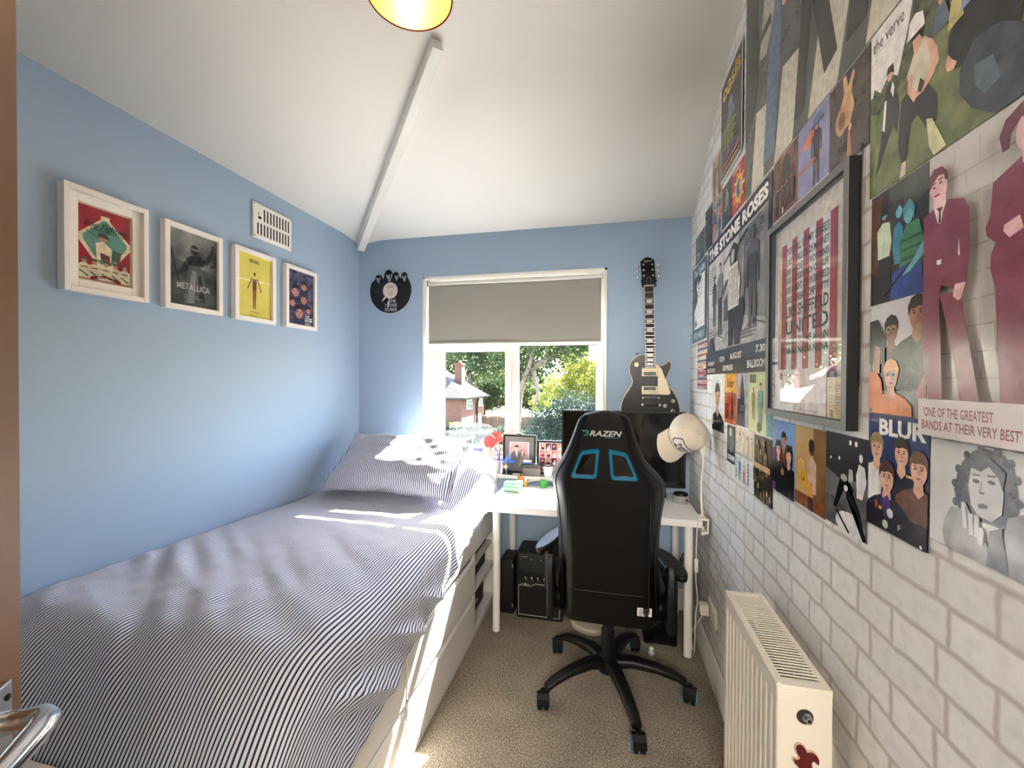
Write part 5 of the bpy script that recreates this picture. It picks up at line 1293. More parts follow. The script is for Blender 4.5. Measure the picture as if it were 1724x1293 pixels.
def art_yellow(w, h):
    a = Art(w, h, photo_ink('lemon', (226, 214, 112), (214, 202, 96), 9)); B = ink(134, 96, 66); B2 = ink(98, 62, 44)
    a.poly([(0, .56), (1, .60), (1, .62), (0, .585)], ink(236, 230, 170)); a.text('NIRVANA', .34, .87, .62, .935, ink(70, 60, 40), .03)
    # plain standing figure with arms held out
    a.poly([(.44, .14), (.43, .40), (.42, .62), (.56, .62), (.54, .40), (.52, .14), (.485, .14), (.48, .36), (.475, .14)], B); a.ell(.49, .70, .032, .045, B2)
    a.poly([(.42, .62), (.30, .44), (.275, .45), (.40, .64)], B); a.poly([(.56, .62), (.68, .42), (.70, .435), (.58, .645)], B); a.poly([(.45, .45), (.455, .58), (.53, .58), (.53, .45)], B2)
    a.text('IN UTERO', .36, .075, .62, .098, ink(70, 60, 40), .02); a.lines(.32, .03, .70, .045, 1, ink(120, 110, 60)); return a
def art_crowd(w, h):
    a = Art(w, h, photo_ink('indigo', (34, 38, 62), (96, 92, 122), 30))
    for (x, y, r) in ((.30, .62, .13), (.62, .74, .10), (.62, .50, .12), (.44, .24, .15), (.18, .40, .10), (.80, .30, .09)):
        a.poly([(x - 2 * r, y - r * 1.6), (x, y + .2 * r), (x + 2 * r, y - r * 1.6)], ink(40, 44, 74)); a.ell(x, y, r, r * 1.2, ink(186, 130, 124)); a.poly([(x - r, y), (x - r * .9, y + r * .8), (x, y + r * 1.05), (x + r * .9, y + r * .8), (x + r, y), (x + r * .4, y + r * .4), (x - r * .5, y + r * .35)], ink(52, 32, 40))
        for s in (-1, 1): a.ell(x + s * r * .38, y + .0, r * .2, r * .1, ink(60, 34, 40), 8)
        a.ell(x, y - r * .5, r * .35, r * .09, ink(120, 50, 56), 8)
    for i, t in enumerate(('THE', 'STONE', 'ROSES')): a.text(t, .66, .17 - i * .045, .66 + (.17, .28, .28)[i], .205 - i * .045, WHT, .03)
    a.lines(.66, .02, .92, .06, 2, WHT); return a
wall_frame(1.037, 1.725, .266, .364, .018, 'white frame with a red and green print of five seated players below a bat swinger', art_base, mount=.030, depth=.034)
wall_frame(1.369, 1.722, .266, .364, .022, 'white frame with a stormy grey print of a dark robed figure', art_storm)
wall_frame(1.703, 1.722, .258, .364, .022, 'white frame with a yellow print of a small standing figure', art_yellow)
wall_frame(2.036, 1.727, .258, .358, .022, 'white frame with a dark indigo print of several faces, nearest the window', art_crowd)

# ------------------------------------------------------------------ posters on the right wall: far y, near y, z0, z1
def P(name, ya, yb, z0, z1, base, label, fn, x=None, cat='poster', group='posters and pictures stuck to the brick-paper wall'):
    a = Art(ya - yb, z1 - z0, base); fn(a)
    return hang(a, name, 'R', ya, z0, label, cat, group, x=x)
G_SM = None
def f(a):
    a.rect(.0, .0, 1, 1, WHT); a.rect(.02, .014, .98, .986, photo_ink('charcoal', (62, 64, 62), (50, 52, 50), 12)); a.text('oasis', .10, .78, .93, .95, ink(206, 168, 70), .03)
    a.ell(.48, .66, .10, .08, ink(150, 150, 160)); a.poly([(.36, .50), (.40, .62), (.60, .62), (.70, .50)], ink(120, 124, 140))
    for i in range(12): a.rect(.12, .46 - i * .026, .12 + .5 + .22 * ((i * 7) % 3) / 3, .475 - i * .026, ink(150, 158, 70) if i < 8 else ink(130, 110, 130))
    a.rect(.10, .055, .92, .075, ink(200, 160, 60)); a.rect(.10, .10, .92, .135, ink(170, 80, 90))
P('poster', 2.088, 1.775, 2.320, 2.752, WHT, 'charcoal poster headed with a yellow oasis logo, highest and farthest of the large posters', f, x=XR - .006)
def f(a):   # plain stand-in of pale angular shapes on dark grey
    C = ink(206, 202, 184); D = ink(56, 58, 56); BL = ink(98, 118, 142)
    for x0, wd, sl in ((.06, .10, .04), (.24, .11, .05), (.43, .12, .06), (.64, .13, .06), (.86, .14, .08)): a.poly([(x0, 0), (x0 + wd, 0), (x0 + wd + sl, .30), (x0 + sl, .34)], C)
    a.poly([(.0, .30), (.0, 1), (.10, 1), (.12, .5), (.06, .3)], photo_ink('dkolive', (44, 48, 44), (70, 76, 70), 16)); a.poly([(.16, .05), (.20, .55), (.18, .95), (.27, .95), (.28, .5), (.24, .05)], BL)
    a.poly([(.36, .06), (.40, .50), (.36, .95), (.50, .95), (.48, .5), (.55, .10), (.50, .08), (.44, .42), (.41, .06)], D)
    a.poly([(.58, .08), (.64, .55), (.60, 1.0), (.76, 1.0), (.74, .5), (.82, .12), (.77, .08), (.70, .45), (.64, .08)], D); a.poly([(.70, .50), (.80, .90), (.90, .62), (.84, .40), (.76, .36)], C)
    a.poly([(.12, .55), (.16, .80), (.22, .84), (.24, .68), (.18, .52)], ink(176, 174, 160)); a.rect(.135, .62, .21, .66, D); a.poly([(.36, .6), (.33, .75), (.37, .9), (.40, .7)], C); a.ell(.30, .62, .02, .03, SK1); a.ell(.46, .55, .018, .03, SK1); a.ell(.66, .92, .02, .04, SK1)
P('poster', 1.745, .56, 2.105, 2.86, photo_ink('road_grey', (98, 102, 96), (82, 86, 80), 8), 'very large grey poster of pale blocks and dark legs running up to the ceiling', f, x=XR - .002)
def f(a):
    GN = photo_ink('grass', (80, 96, 54), (132, 140, 92), 40); a.rect(0, .0, 1, .62, GN); a.poly([(0, .62), (0, 1), (.24, 1), (.20, .7), (.12, .52), (.06, .60)], ink(232, 232, 226)); TM = photo_ink('tree_mass', (54, 62, 44), (98, 106, 74), 60)
    a.poly([(.0, .56), (.02, .66), (.05, .60), (.09, .66), (.13, .60), (.17, .80), (.20, 1), (.36, 1), (.34, .60), (.12, .40), (0, .52)], TM); a.poly([(.30, .6), (.30, 1), (.7, 1), (.7, .5)], TM); a.poly([(.0, .45), (.30, .62), (.50, .40), (.5, 0), (0, 0)], GN)
    a.text('the verve', .012, .875, .155, .95, ink(52, 52, 56), .0); a.lines(.02, .855, .10, .863, 1, GR2)
    a.poly([(.03, .10), (.055, .30), (.067, .50), (.08, .60), (.11, .60), (.135, .48), (.14, .40), (.13, .27), (.115, .34), (.10, .30)], ink(46, 44, 44)); a.ell(.096, .655, .014, .022, SK1); a.poly([(.062, .36), (.072, .52), (.082, .52), (.074, .34)], WHT); a.poly([(.080, .66), (.085, .70), (.11, .70), (.114, .64), (.10, .66)], HB); a.poly([(.108, .60), (.118, .55), (.112, .50), (.10, .55)], WHT)
    BL2 = ink(38, 38, 42); a.poly([(.137, .20), (.148, .432), (.184, .451), (.252, .40), (.285, .30), (.285, .174), (.25, .17), (.215, .28), (.19, .26), (.17, .06), (.155, .06)], BL2); a.poly([(.145, .0), (.155, .08), (.172, .08), (.17, .0)], ink(206, 194, 166))
    a.poly([(.171, .533), (.184, .451), (.225, .38), (.262, .41), (.292, .458), (.285, .541), (.239, .66), (.206, .65)], ink(206, 200, 178)); a.poly([(.239, .65), (.268, .60), (.290, .50), (.276, .42), (.236, .375), (.205, .375), (.21, .40), (.235, .415), (.262, .46), (.262, .53)], SK1); a.poly([(.178, .53), (.175, .44), (.20, .36), (.215, .38), (.195, .46), (.195, .53)], SK1)
    a.poly([(.193, .693), (.228, .70), (.228, .64), (.212, .605), (.199, .62)], SK1); a.poly([(.190, .70), (.215, .71), (.228, .67), (.234, .72), (.225, .75), (.192, .74)], HB); a.poly([(.168, .72), (.174, .748), (.180, .809), (.204, .83), (.232, .80), (.240, .72), (.20, .72)], WHT)
    a.poly([(.225, .46), (.215, .40), (.23, .38), (.242, .42)], ink(60, 44, 40)); a.poly([(.25, .215), (.271, .197), (.32, .011), (.279, .0), (.262, .06)], ink(206, 204, 160))
    a.poly([(.32, .36), (.322, .517), (.36, .60), (.407, .60), (.481, .50), (.52, .4), (.508, .257), (.40, .33), (.367, .324)], ink(26, 26, 28)); a.poly([(.358, .309), (.40, .40), (.468, .37), (.53, .27), (.56, .0), (.456, .0), (.394, .10), (.36, .2)], photo_ink('denim_dark', (44, 52, 62), (66, 74, 84), 24)); a.poly([(.40, .28), (.45, .26), (.47, .14), (.43, .12), (.405, .18)], ink(78, 92, 104))
    a.poly([(.315, .40), (.322, .44), (.335, .40), (.35, .37), (.34, .345), (.32, .36)], SK1); a.ell(.30, .76, .014, .02, SK1); a.poly([(.27, .60), (.28, .72), (.31, .73), (.33, .6)], ink(96, 110, 130)); a.ell(.345, .72, .014, .02, SK1); a.poly([(.32, .55), (.33, .68), (.36, .68), (.37, .56)], ink(190, 180, 120)); a.poly([(.36, .58), (.37, .74), (.42, .80), (.44, .60)], ink(122, 142, 172)); a.ell(.49, .52, .025, .035, WHT)
    a.poly([(.5, .5), (.55, .3), (.7, .2), (1, .3), (1, .8), (.7, .9)], ink(30, 30, 34)); a.ell(.66, .86, .03, .05, SK1); a.ell(.82, .84, .03, .05, SK1)
P('poster', .968, .362, 1.788, 2.103, photo_ink('grass', (88, 104, 62), (124, 130, 84), 30), 'green poster of people resting on grass lettered the verve', f)
def f(a):
    a.poly([(.30, .40), (.26, .60), (.40, .80), (.36, .98), (.44, .98), (.50, .82), (.62, .96), (.66, .90), (.58, .74), (.66, .56), (.55, .40)], ink(206, 166, 122)); a.ell(.34, .52, .16, .20, ink(190, 146, 106)); a.ell(.34, .52, .09, .12, ink(120, 84, 60)); a.poly([(.48, .02), (.50, .30), (.56, .36), (.60, .04)], ink(182, 128, 96)); a.ell(.56, .36, .04, .05, SK1)
P('poster', 1.127, .972, 1.902, 2.101, photo_ink('umber', (64, 54, 48), (84, 72, 62), 18), 'brown picture of a figure upside down, just above the deep framed print', f)
def f(a):
    a.ell(.42, .72, .26, .10, ink(206, 118, 92), rot=.25); a.figure(.62, .0, .86, SK2, K, ink(52, 44, 60), ink(60, 48, 52), long=1); a.rect(.45, .80, .84, .84, K); a.poly([(.5, .82), (.55, .94), (.74, .94), (.78, .82)], ink(86, 116, 160)); a.rect(0, .34, .62, .385, ink(170, 96, 76))
P('poster', 1.292, 1.127, 1.92, 2.102, photo_ink('lilac', (148, 152, 188), (128, 130, 168), 16), 'lilac picture of a dark hatted figure beside an orange streak', f)
def f(a):
    a.rect(.2, .5, .85, .95, ink(96, 62, 54)); a.ell(.52, .78, .26, .24, ink(132, 88, 74)); a.ell(.52, .76, .19, .18, ink(40, 34, 32)); a.rect(.33, .52, .71, .76, ink(46, 38, 36))
    for i in range(4): a.figure(.18 + i * .21, .06, .46, SK2, K, ink(62, 48, 46), ink(40, 36, 38))
    a.text('I', .42, .02, .46, .12, WHT, .02)
P('poster', 1.462, 1.293, 1.921, 2.100, photo_ink('brick_red', (122, 82, 72), (98, 64, 56), 34), 'reddish brick picture of a group under an arch', f)
def f(a):
    a.rect(0, .0, 1, 1, ink(34, 34, 36)); a.rect(.03, .165, .965, .865, photo_ink('stage', (176, 174, 170), (214, 212, 206), 6)); a.poly([(.03, .165), (.03, .45), (.30, .40), (.62, .36), (.965, .30), (.965, .165)], photo_ink('stagefloor', (150, 148, 144), (190, 188, 184), 22))
    a.poly([(.60, .36), (.60, .86), (.965, .86), (.965, .28)], photo_ink('stagedark', (104, 104, 104), (150, 150, 148), 9)); a.text('THE STONE ROSES', .03, .888, .965, .972, WHT, .05)
    a.lines(.06, .62, .24, .82, 9, GR2, .35, 3); a.lines(.70, .74, .93, .85, 6, GR1, .35, 5)
    D = ink(44, 44, 46); D2 = ink(74, 74, 74)
    a.figure(.17, .36, .38, D2, D, D, D2, wd=.9); a.figure(.29, .28, .52, GR3, D, GR2, D, wd=.9); a.ell(.43, .56, .07, .055, D2); a.rect(.37, .36, .50, .54, D2); a.line((.50, .62), (.62, .80), .008, K); a.line((.36, .76), (.48, .80), .01, K)
    a.figure(.80, .26, .56, D2, D, D2, D2, wd=1.1); a.line((.70, .40), (.70, .83), .008, K); a.line((.62, .80), (.74, .835), .012, K); a.ell(.80, .60, .06, .05, D, rot=.3); a.rect(.72, .615, .86, .63, D)
    a.poly([(.46, .18), (.45, .44), (.68, .46), (.70, .38), (.62, .18), (.56, .18), (.55, .38), (.52, .18)], K); a.poly([(.45, .42), (.44, .60), (.48, .70), (.60, .70), (.64, .58), (.62, .42)], WHT)
    for i in range(7): a.line((.455 + i * .025, .43), (.47 + i * .024, .68), .007, D)
    a.poly([(.44, .60), (.36, .53), (.38, .50), (.46, .55)], GR3); a.poly([(.49, .70), (.47, .80), (.54, .84), (.60, .80), (.59, .70)], K); a.ell(.525, .755, .03, .035, GR3)
    for i in range(9): a.line((.06 + i * .10, .22 + .03 * (i % 3)), (.16 + i * .10, .25 + .03 * ((i + 1) % 3)), .005, D2)
    a.lines(.05, .24, .22, .33, 4, D2, .3); a.lines(.66, .20, .93, .26, 3, D2, .3, 9); a.poly([(.05, .17), (.08, .26), (.14, .28), (.20, .17)], K)
    a.rect(.0, .0, 1, .17, ink(34, 34, 36))
    a.text('SATURDAY', .05, .065, .20, .095, WHT, .02); a.text('12TH', .31, .085, .40, .12, WHT, .02); a.text('AUGUST', .50, .09, .68, .13, WHT, .02); a.text('7.30', .86, .105, .965, .145, WHT, .02)
    a.text('BLACKPOOL', .04, .012, .22, .045, WHT, .02); a.text('EXPRESS', .38, .020, .55, .055, WHT, .02); a.text('BALLROOM', .76, .025, .965, .07, WHT, .02)
P('poster', 2.330, 1.470, 1.461, 2.094, K, 'large black and white concert poster headed THE STONE ROSES', f, x=XR - .003)
def f(a):
    a.ell(.55, .46, .30, .34, ink(232, 176, 60))
    for k in range(10): t = k * PI / 5; a.line((.55 + .3 * math.cos(t), .46 + .3 * math.sin(t)), (.55 + .46 * math.cos(t), .46 + .40 * math.sin(t)), .07, ink(232, 176, 60))
    a.ell(.55, .46, .18, .22, ink(60, 80, 140)); a.line((.42, .38), (.42, .56), .05, K); a.line((.66, .38), (.66, .56), .05, WHT); a.lines(.1, .88, .8, .96, 2, ink(232, 200, 190))
P('poster', 1.917, 1.752, 2.108, 2.290, photo_ink('crimson', (184, 40, 48), (160, 32, 40), 20), 'small red picture with a spiky yellow sun shape', f)
def grp(n, sk, cols, seed, y0=.0, hh=.9):
    def g(a):
        r = random.Random(seed)
        for i in range(n): a.figure((i + .5) / n, y0, hh * r.uniform(.85, 1), sk, HB, cols[i % len(cols)], cols[(i + 1) % len(cols)], long=i % 2)
    return g
P('poster', 2.262, 2.075, 2.30, 2.505, photo_ink('rust_fade', (150, 110, 90), (196, 176, 160), 12), 'small faded rust picture left of and below the oasis poster', grp(2, SK2, [ink(90, 70, 60), ink(130, 100, 84)], 2))
P('poster', 2.253, 2.072, 2.098, 2.299, photo_ink('midgrey_blue', (96, 100, 108), (168, 166, 162), 20), 'small picture of a figure in blue over an orange shape, above the concert poster', grp(2, SK1, [ink(70, 84, 110), ink(200, 120, 80)], 5))
P('poster', 2.068, 1.920, 2.108, 2.290, photo_ink('coal', (48, 46, 46), (76, 72, 70), 22), 'small dark grey picture of a pale thin figure beside the red sun picture', grp(1, SKB, [GR2, GR1], 6))
P('poster', 2.408, 2.257, 2.102, 2.317, photo_ink('navy_dark', (34, 40, 52), (60, 66, 78), 20), 'small dark navy picture second from the back wall above the concert poster', grp(3, SK2, [ink(40, 46, 60), ink(30, 32, 40)], 7))
def f(a): grp(2, SK1, [ink(58, 84, 82), ink(70, 70, 60)], 8)(a); a.rect(.05, .05, .75, .42, ink(56, 84, 88)); a.text('7', .2, .12, .5, .34, ink(190, 200, 196), .02)
P('poster', 2.650, 2.420, 2.098, 2.255, photo_ink('mossy', (78, 80, 66), (120, 116, 96), 26), 'small moss-green picture nearest the back wall, top of the row', f)
def f(a):
    TL = ink(58, 92, 108); a.rect(0, 0, 1, 1, TL); a.rect(.08, .17, .92, .83, K); a.poly([(.16, .17), (.18, .42), (.40, .52), (.44, .60), (.36, .66), (.34, .74), (.50, .83), (.92, .83), (.92, .17)], WHT); a.ell(.62, .70, .16, .20, ink(214, 214, 210)); a.poly([(.40, .70), (.48, .83), (.72, .83), (.66, .76), (.50, .74)], K); a.ell(.52, .68, .03, .02, K); a.line((.44, .64), (.50, .63), .02, K); a.poly([(.26, .17), (.24, .26), (.32, .30), (.36, .22)], K)
    a.text('The Smiths', .12, .86, .92, .96, ink(214, 224, 226), .01); a.text('HATFUL OF HOLLOW', .12, .04, .90, .12, ink(214, 224, 226), .02)
P('poster', 2.710, 2.362, 1.651, 2.086, ink(58, 92, 108), 'teal bordered black and white poster lettered The Smiths, closest to the back corner', f, x=XR - .005)
def f(a):
    cs = [(150, 80, 66), (206, 150, 120), (96, 74, 110), (226, 190, 150), (190, 110, 80), (222, 200, 180), (110, 90, 110), (210, 140, 110), (226, 188, 150), (170, 40, 40), (196, 60, 50), (150, 44, 44), (100, 90, 110), (206, 140, 130), (176, 60, 56), (120, 80, 90)]
    for i, c in enumerate(cs): z = 1 - (i + 1) / len(cs); a.rect(0, z, 1, z + .85 / len(cs), ink(*c)); a.lines(.12, z + .015, .85, z + .04, 1, ink(232, 224, 214) if i % 2 else ink(60, 40, 40), .7, i)
P('poster', 2.572, 2.340, 1.384, 1.643, WHT, 'narrow sheet of stacked coloured stripes beneath The Smiths poster', f)
def f(a):
    a.bust(.46, .62, .20, SK1, HB, ink(46, 46, 48), face=True); a.lines(.2, .85, .8, .93, 2, ink(150, 190, 200), .3)
P('poster', 2.222, 2.006, 1.196, 1.452, WHT, 'white sheet with a drawn portrait in a black jumper below the big concert poster', f)
def f(a):
    a.rect(.0, .62, 1, 1, ink(232, 168, 70)); a.rect(.25, .36, 1, .62, ink(176, 72, 32)); a.rect(.05, .08, .4, .4, ink(148, 44, 26)); a.poly([(.55, .1), (.62, .66), (.72, .66), (.8, .1)], ink(80, 34, 24)); a.text('blur', .22, .72, .78, .90, ink(96, 40, 24), .02)
P('poster', 1.998, 1.832, 1.250, 1.460, photo_ink('amber', (216, 110, 38), (176, 70, 28), 16), 'orange picture lettered blur in lower case', f)
def f(a): a.poly([(.30, .0), (.34, .6), (.5, .98), (.66, .7), (.78, .0)], ink(54, 54, 62)); a.ell(.25, .66, .10, .13, SK2); a.poly([(.0, 0), (.1, .5), (.4, .5), (.42, 0)], ink(66, 66, 78)); a.rect(.3, .28, .8, .40, ink(96, 96, 104))
P('poster', 1.828, 1.686, 1.256, 1.464, photo_ink('pale_lilac', (196, 194, 200), (150, 148, 156), 22), 'small picture of a dark pointed shape between the blur picture and the yellow-green one', f)
def f(a): 
    a.rect(.05, .80, .35, .94, ink(110, 116, 84)); a.rect(.4, .82, .9, .93, ink(206, 212, 150)); a.figure(.24, .20, .52, ink(170, 130, 96), ink(90, 70, 50), ink(160, 140, 104), ink(150, 130, 96)); a.figure(.55, .06, .74, SK1, HBR, ink(120, 166, 160), ink(132, 176, 168)); a.poly([(.8, .0), (.78, .4), (1, .5), (1, 0)], ink(120, 176, 186)); a.ell(.5, .10, .08, .08, ink(110, 110, 84))
P('poster', 1.684, 1.456, 1.252, 1.466, photo_ink('citron', (206, 208, 150), (226, 226, 180), 10), 'yellow-green picture with a teal robed figure, partly behind the deep framed print', f)
def f(a): a.ell(.5, .62, .35, .45, ink(96, 106, 110)); a.ell(.4, .82, .16, .16, GR3); a.rect(.1, .06, .9, .20, WHT); a.lines(.1, .04, .9, .18, 3, K)
P('poster', 1.955, 1.838, 1.090, 1.244, photo_ink('slate', (40, 46, 48), (84, 92, 96), 30), 'small dark slate picture hanging lowest under the blur picture', f)
P('poster', 1.845, 1.617, 1.152, 1.248, photo_ink('cream_coats', (214, 200, 176), (232, 222, 204), 20), 'small cream picture of pale coats in a row', grp(5, SK1, [ink(222, 206, 172), ink(206, 196, 184), ink(226, 216, 160)], 12))
def f(a): a.rect(0, .92, 1, 1, GR3); a.figure(.28, .05, .80, SK1, HB, ink(84, 130, 170), ink(90, 138, 176)); a.figure(.52, .05, .76, SK1, HBR, ink(200, 206, 150), ink(196, 110, 110)); [a.ell(.72, .15 + .12 * i, .02, .02, GR1, 8) for i in range(6)]; [a.ell(.10, .15 + .12 * i, .02, .02, GR1, 8) for i in range(6)]
P('poster', 1.842, 1.613, 1.040, 1.150, ink(222, 224, 222), 'small white sheet with two cartoon people in blue and pink', f)
def f(a):
    r = random.Random(9)
    for i in range(26): x, y = r.random(), r.random(); a.ell(x, y, .05, .07, ink(168, 140, 104) if i % 2 else ink(140, 112, 84), 10); a.poly([(x - .09, y - .16), (x - .07, y - .04), (x + .07, y - .04), (x + .09, y - .16)], ink(90, 74, 54) if i % 3 else ink(50, 44, 38))
    a.rect(.08, .48, .92, .57, ink(196, 166, 122))
P('poster', 1.615, 1.447, 1.030, 1.245, photo_ink('sepia_dark', (36, 30, 26), (70, 60, 48), 40), 'dark sepia collage of many faces with a tan band, lowest of the portrait sheets', f)
def f(a):
    a.poly([(-.1, .0), (-.1, .55), (.1, .62), (.25, .45), (.22, 0)], ink(104, 52, 140)); a.bust(.52, .74, .11, SK2, K, ink(120, 34, 40)); a.bust(.28, .60, .11, SK1, K, K, long=1); a.bust(.76, .56, .12, SK1, K, K, long=1); a.rect(.18, 0, 1, .28, K); a.ell(.50, .33, .07, .09, SK2); a.poly([(.44, .32), (.44, .42), (.56, .42), (.56, .32), (.5, .38)], K)
P('poster', 1.447, 1.291, 1.098, 1.312, photo_ink('sky_blue', (132, 168, 214), (116, 152, 202), 8), 'blue sky picture of four dark-coated people, one in purple', f)
def f(a):
    a.rect(.62, .0, 1, 1, photo_ink('brown_shade', (142, 104, 62), (112, 78, 44), 10)); a.rect(0, 0, 1, .16, ink(132, 74, 34)); a.ell(.22, .46, .20, .20, ink(186, 140, 72)); a.ell(.22, .46, .17, .17, ink(212, 170, 100)); a.ell(.32, .34, .17, .17, ink(206, 160, 60)); a.ell(.32, .34, .03, .03, ink(120, 80, 30)); a.poly([(.44, .20), (.46, .62), (.60, .66), (.72, .58), (.72, .22)], ink(206, 172, 156)); a.poly([(.46, .0), (.46, .2), (.62, .18), (.64, 0)], ink(70, 36, 30)); a.rect(.44, .16, .62, .34, ink(206, 150, 70)); a.ell(.57, .76, .09, .12, ink(92, 60, 48)); a.ell(.57, .79, .095, .10, ink(44, 32, 30))
P('poster', 1.289, 1.124, 1.103, 1.311, photo_ink('ochre', (206, 174, 122), (188, 152, 96), 7), 'golden brown picture of a person holding round brass gongs', f)
def f(a):
    a.poly([(.0, .0), (.0, .30), (.4, .32), (1, .22), (1, 0)], photo_ink('stage_floor2', (70, 70, 72), (110, 110, 110), 16)); a.ell(.62, .08, .34, .17, ink(226, 226, 226)); a.poly([(.0, 1), (.0, .6), (.5, .5), (1, .62), (1, 1)], photo_ink('stage_top', (26, 26, 28), (60, 60, 62), 6)); a.ell(.62, .93, .03, .035, WHT); a.ell(.75, .93, .03, .035, WHT); a.ell(.14, .72, .02, .02, WHT); a.ell(.36, .74, .02, .025, WHT)
    a.poly([(.78, .40), (.76, .62), (.82, .74), (.94, .72), (.98, .58), (.90, .40)], ink(222, 222, 222)); a.ell(.86, .80, .04, .055, WHT); a.poly([(.58, .52), (.60, .66), (.68, .66), (.70, .54)], GR3)
    a.poly([(.34, .44), (.40, .56), (.52, .57), (.72, .46), (.66, .40), (.56, .44), (.54, .36), (.78, .24), (.92, .0), (.99, .02), (.84, .28), (.60, .44), (.48, .42), (.30, .20), (.22, .20)], K); a.ell(.48, .55, .08, .05, GR3); a.ell(.53, .45, .05, .04, WHT); a.line((.30, .18), (.62, .0), .035, K); a.line((.16, .30), (.55, .20), .008, K)
P('poster', 1.124, .962, 1.107, 1.314, photo_ink('gig_grey', (78, 78, 80), (124, 124, 124), 9), 'black and white stage picture of a crouching guitarist in a spotlight', f)
def f(a):
    BL = photo_ink('royal_blue', (30, 48, 104), (24, 38, 86), 9); a.rect(0, .55, 1, 1, BL); a.text('BLUR', .20, .82, .96, .965, WHT, .04); a.rect(.04, .93, .18, .955, ink(90, 110, 150))
    a.bust(.16, .70, .12, SK1, ink(150, 130, 84), ink(226, 220, 220)); a.bust(.60, .695, .12, SK1, HB, ink(32, 30, 40)); a.bust(.87, .60, .13, SK1, HBR, ink(108, 76, 60)); a.bust(.37, .46, .13, SK1, ink(76, 46, 34), ink(36, 40, 58)); a.rect(.0, .0, 1, .18, ink(28, 26, 34)); a.poly([(.28, .26), (.40, .32), (.46, .24), (.36, .10)], ink(74, 52, 110)); a.ell(.44, .17, .055, .055, ink(196, 200, 196)); a.ell(.36, .06, .05, .05, ink(180, 190, 170)); a.rect(.24, .17, .30, .20, ink(196, 150, 60)); a.rect(.17, .17, .22, .24, ink(170, 60, 60)); a.rect(.70, .52, .80, .54, ink(210, 180, 110)); a.text('F', .58, .06, .63, .11, GR3); a.ell(.93, .02, .02, .02, WHT)
P('poster', .960, .801, 1.155, 1.368, photo_ink('dusk_navy', (32, 32, 54), (60, 44, 54), 14), 'navy poster of four young faces headed BLUR in white capitals', f)
def f(a):
    a.rect(0, 0, 1, .45, photo_ink('green_grey', (96, 108, 98), (140, 150, 140), 14)); a.bust(.40, .74, .12, ink(128, 84, 66), K, ink(34, 32, 36), glasses=ink(200, 186, 120)); a.bust(.84, .84, .14, ink(168, 118, 96), HB, ink(46, 46, 44)); a.poly([(.0, .45), (.0, .85), (.16, .86), (.30, .70), (.30, .45)], K); a.poly([(.06, .40), (.12, .62), (.22, .60), (.2, .36)], SK2)
    a.poly([(.0, .04), (.0, .36), (.12, .40), (.24, .30), (.30, .04)], ink(206, 112, 40)); a.bust(.42, .34, .13, ink(206, 160, 140), ink(224, 156, 92), ink(212, 128, 66), glasses=ink(222, 206, 170)); a.poly([(.88, .0), (.86, .22), (.96, .34), (1, .34), (1, 0)], ink(170, 110, 100))
P('poster', .958, .806, 1.370, 1.576, photo_ink('studio_grey', (206, 206, 210), (190, 190, 194), 8), 'picture of three people, one with round glasses and an orange coat', f)
def f(a):
    a.poly([(0, .3), (0, 1), (.3, .95), (.45, .5), (.3, .2)], photo_ink('copper_dark', (104, 64, 34), (52, 34, 24), 10)); a.ell(.75, .96, .4, .3, photo_ink('olive_dark', (84, 88, 76), (58, 60, 54), 8))
    TQ = ink(108, 176, 190); a.poly([(.14, .40), (.12, .66), (.22, .72), (.36, .70), (.40, .52), (.36, .40)], ink(196, 216, 186)); a.ell(.26, .80, .06, .085, TQ); a.poly([(.18, .68), (.20, .90), (.32, .90), (.35, .68), (.31, .78), (.22, .78)], K); a.poly([(.16, .0), (.16, .4), (.36, .4), (.42, .0)], ink(28, 34, 40))
    a.poly([(.42, .44), (.44, .62), (.54, .66), (.60, .60), (.62, .3), (.46, .3)], ink(66, 132, 160)); a.ell(.53, .74, .06, .075, TQ); a.poly([(.46, .74), (.48, .84), (.60, .84), (.60, .74), (.54, .80)], HB)
    a.poly([(.56, .10), (.54, .46), (.66, .60), (.86, .60), (.94, .44), (.92, .1)], ink(62, 122, 84)); [a.rect(.58, .22 + i * .08, .90, .245 + i * .08, ink(42, 92, 62)) for i in range(4)]; a.ell(.70, .66, .07, .085, TQ); a.poly([(.62, .62), (.60, .74), (.72, .80), (.80, .72), (.78, .60), (.76, .70), (.66, .72)], ink(84, 150, 164)); a.poly([(.40, .0), (.42, .24), (.60, .26), (.9, .30), (.96, .0)], ink(46, 74, 140)); a.line((.26, .06), (.92, .34), .03, ink(24, 30, 36)); a.poly([(.60, .18), (.80, .30), (.96, .42), (.94, .30), (.74, .2)], TQ)
P('poster', .960, .810, 1.577, 1.785, photo_ink('night', (26, 26, 28), (50, 46, 42), 8), 'dark picture of three people lit in turquoise and green', f)
MAR = photo_ink('maroon', (120, 58, 76), (132, 70, 88), 40)
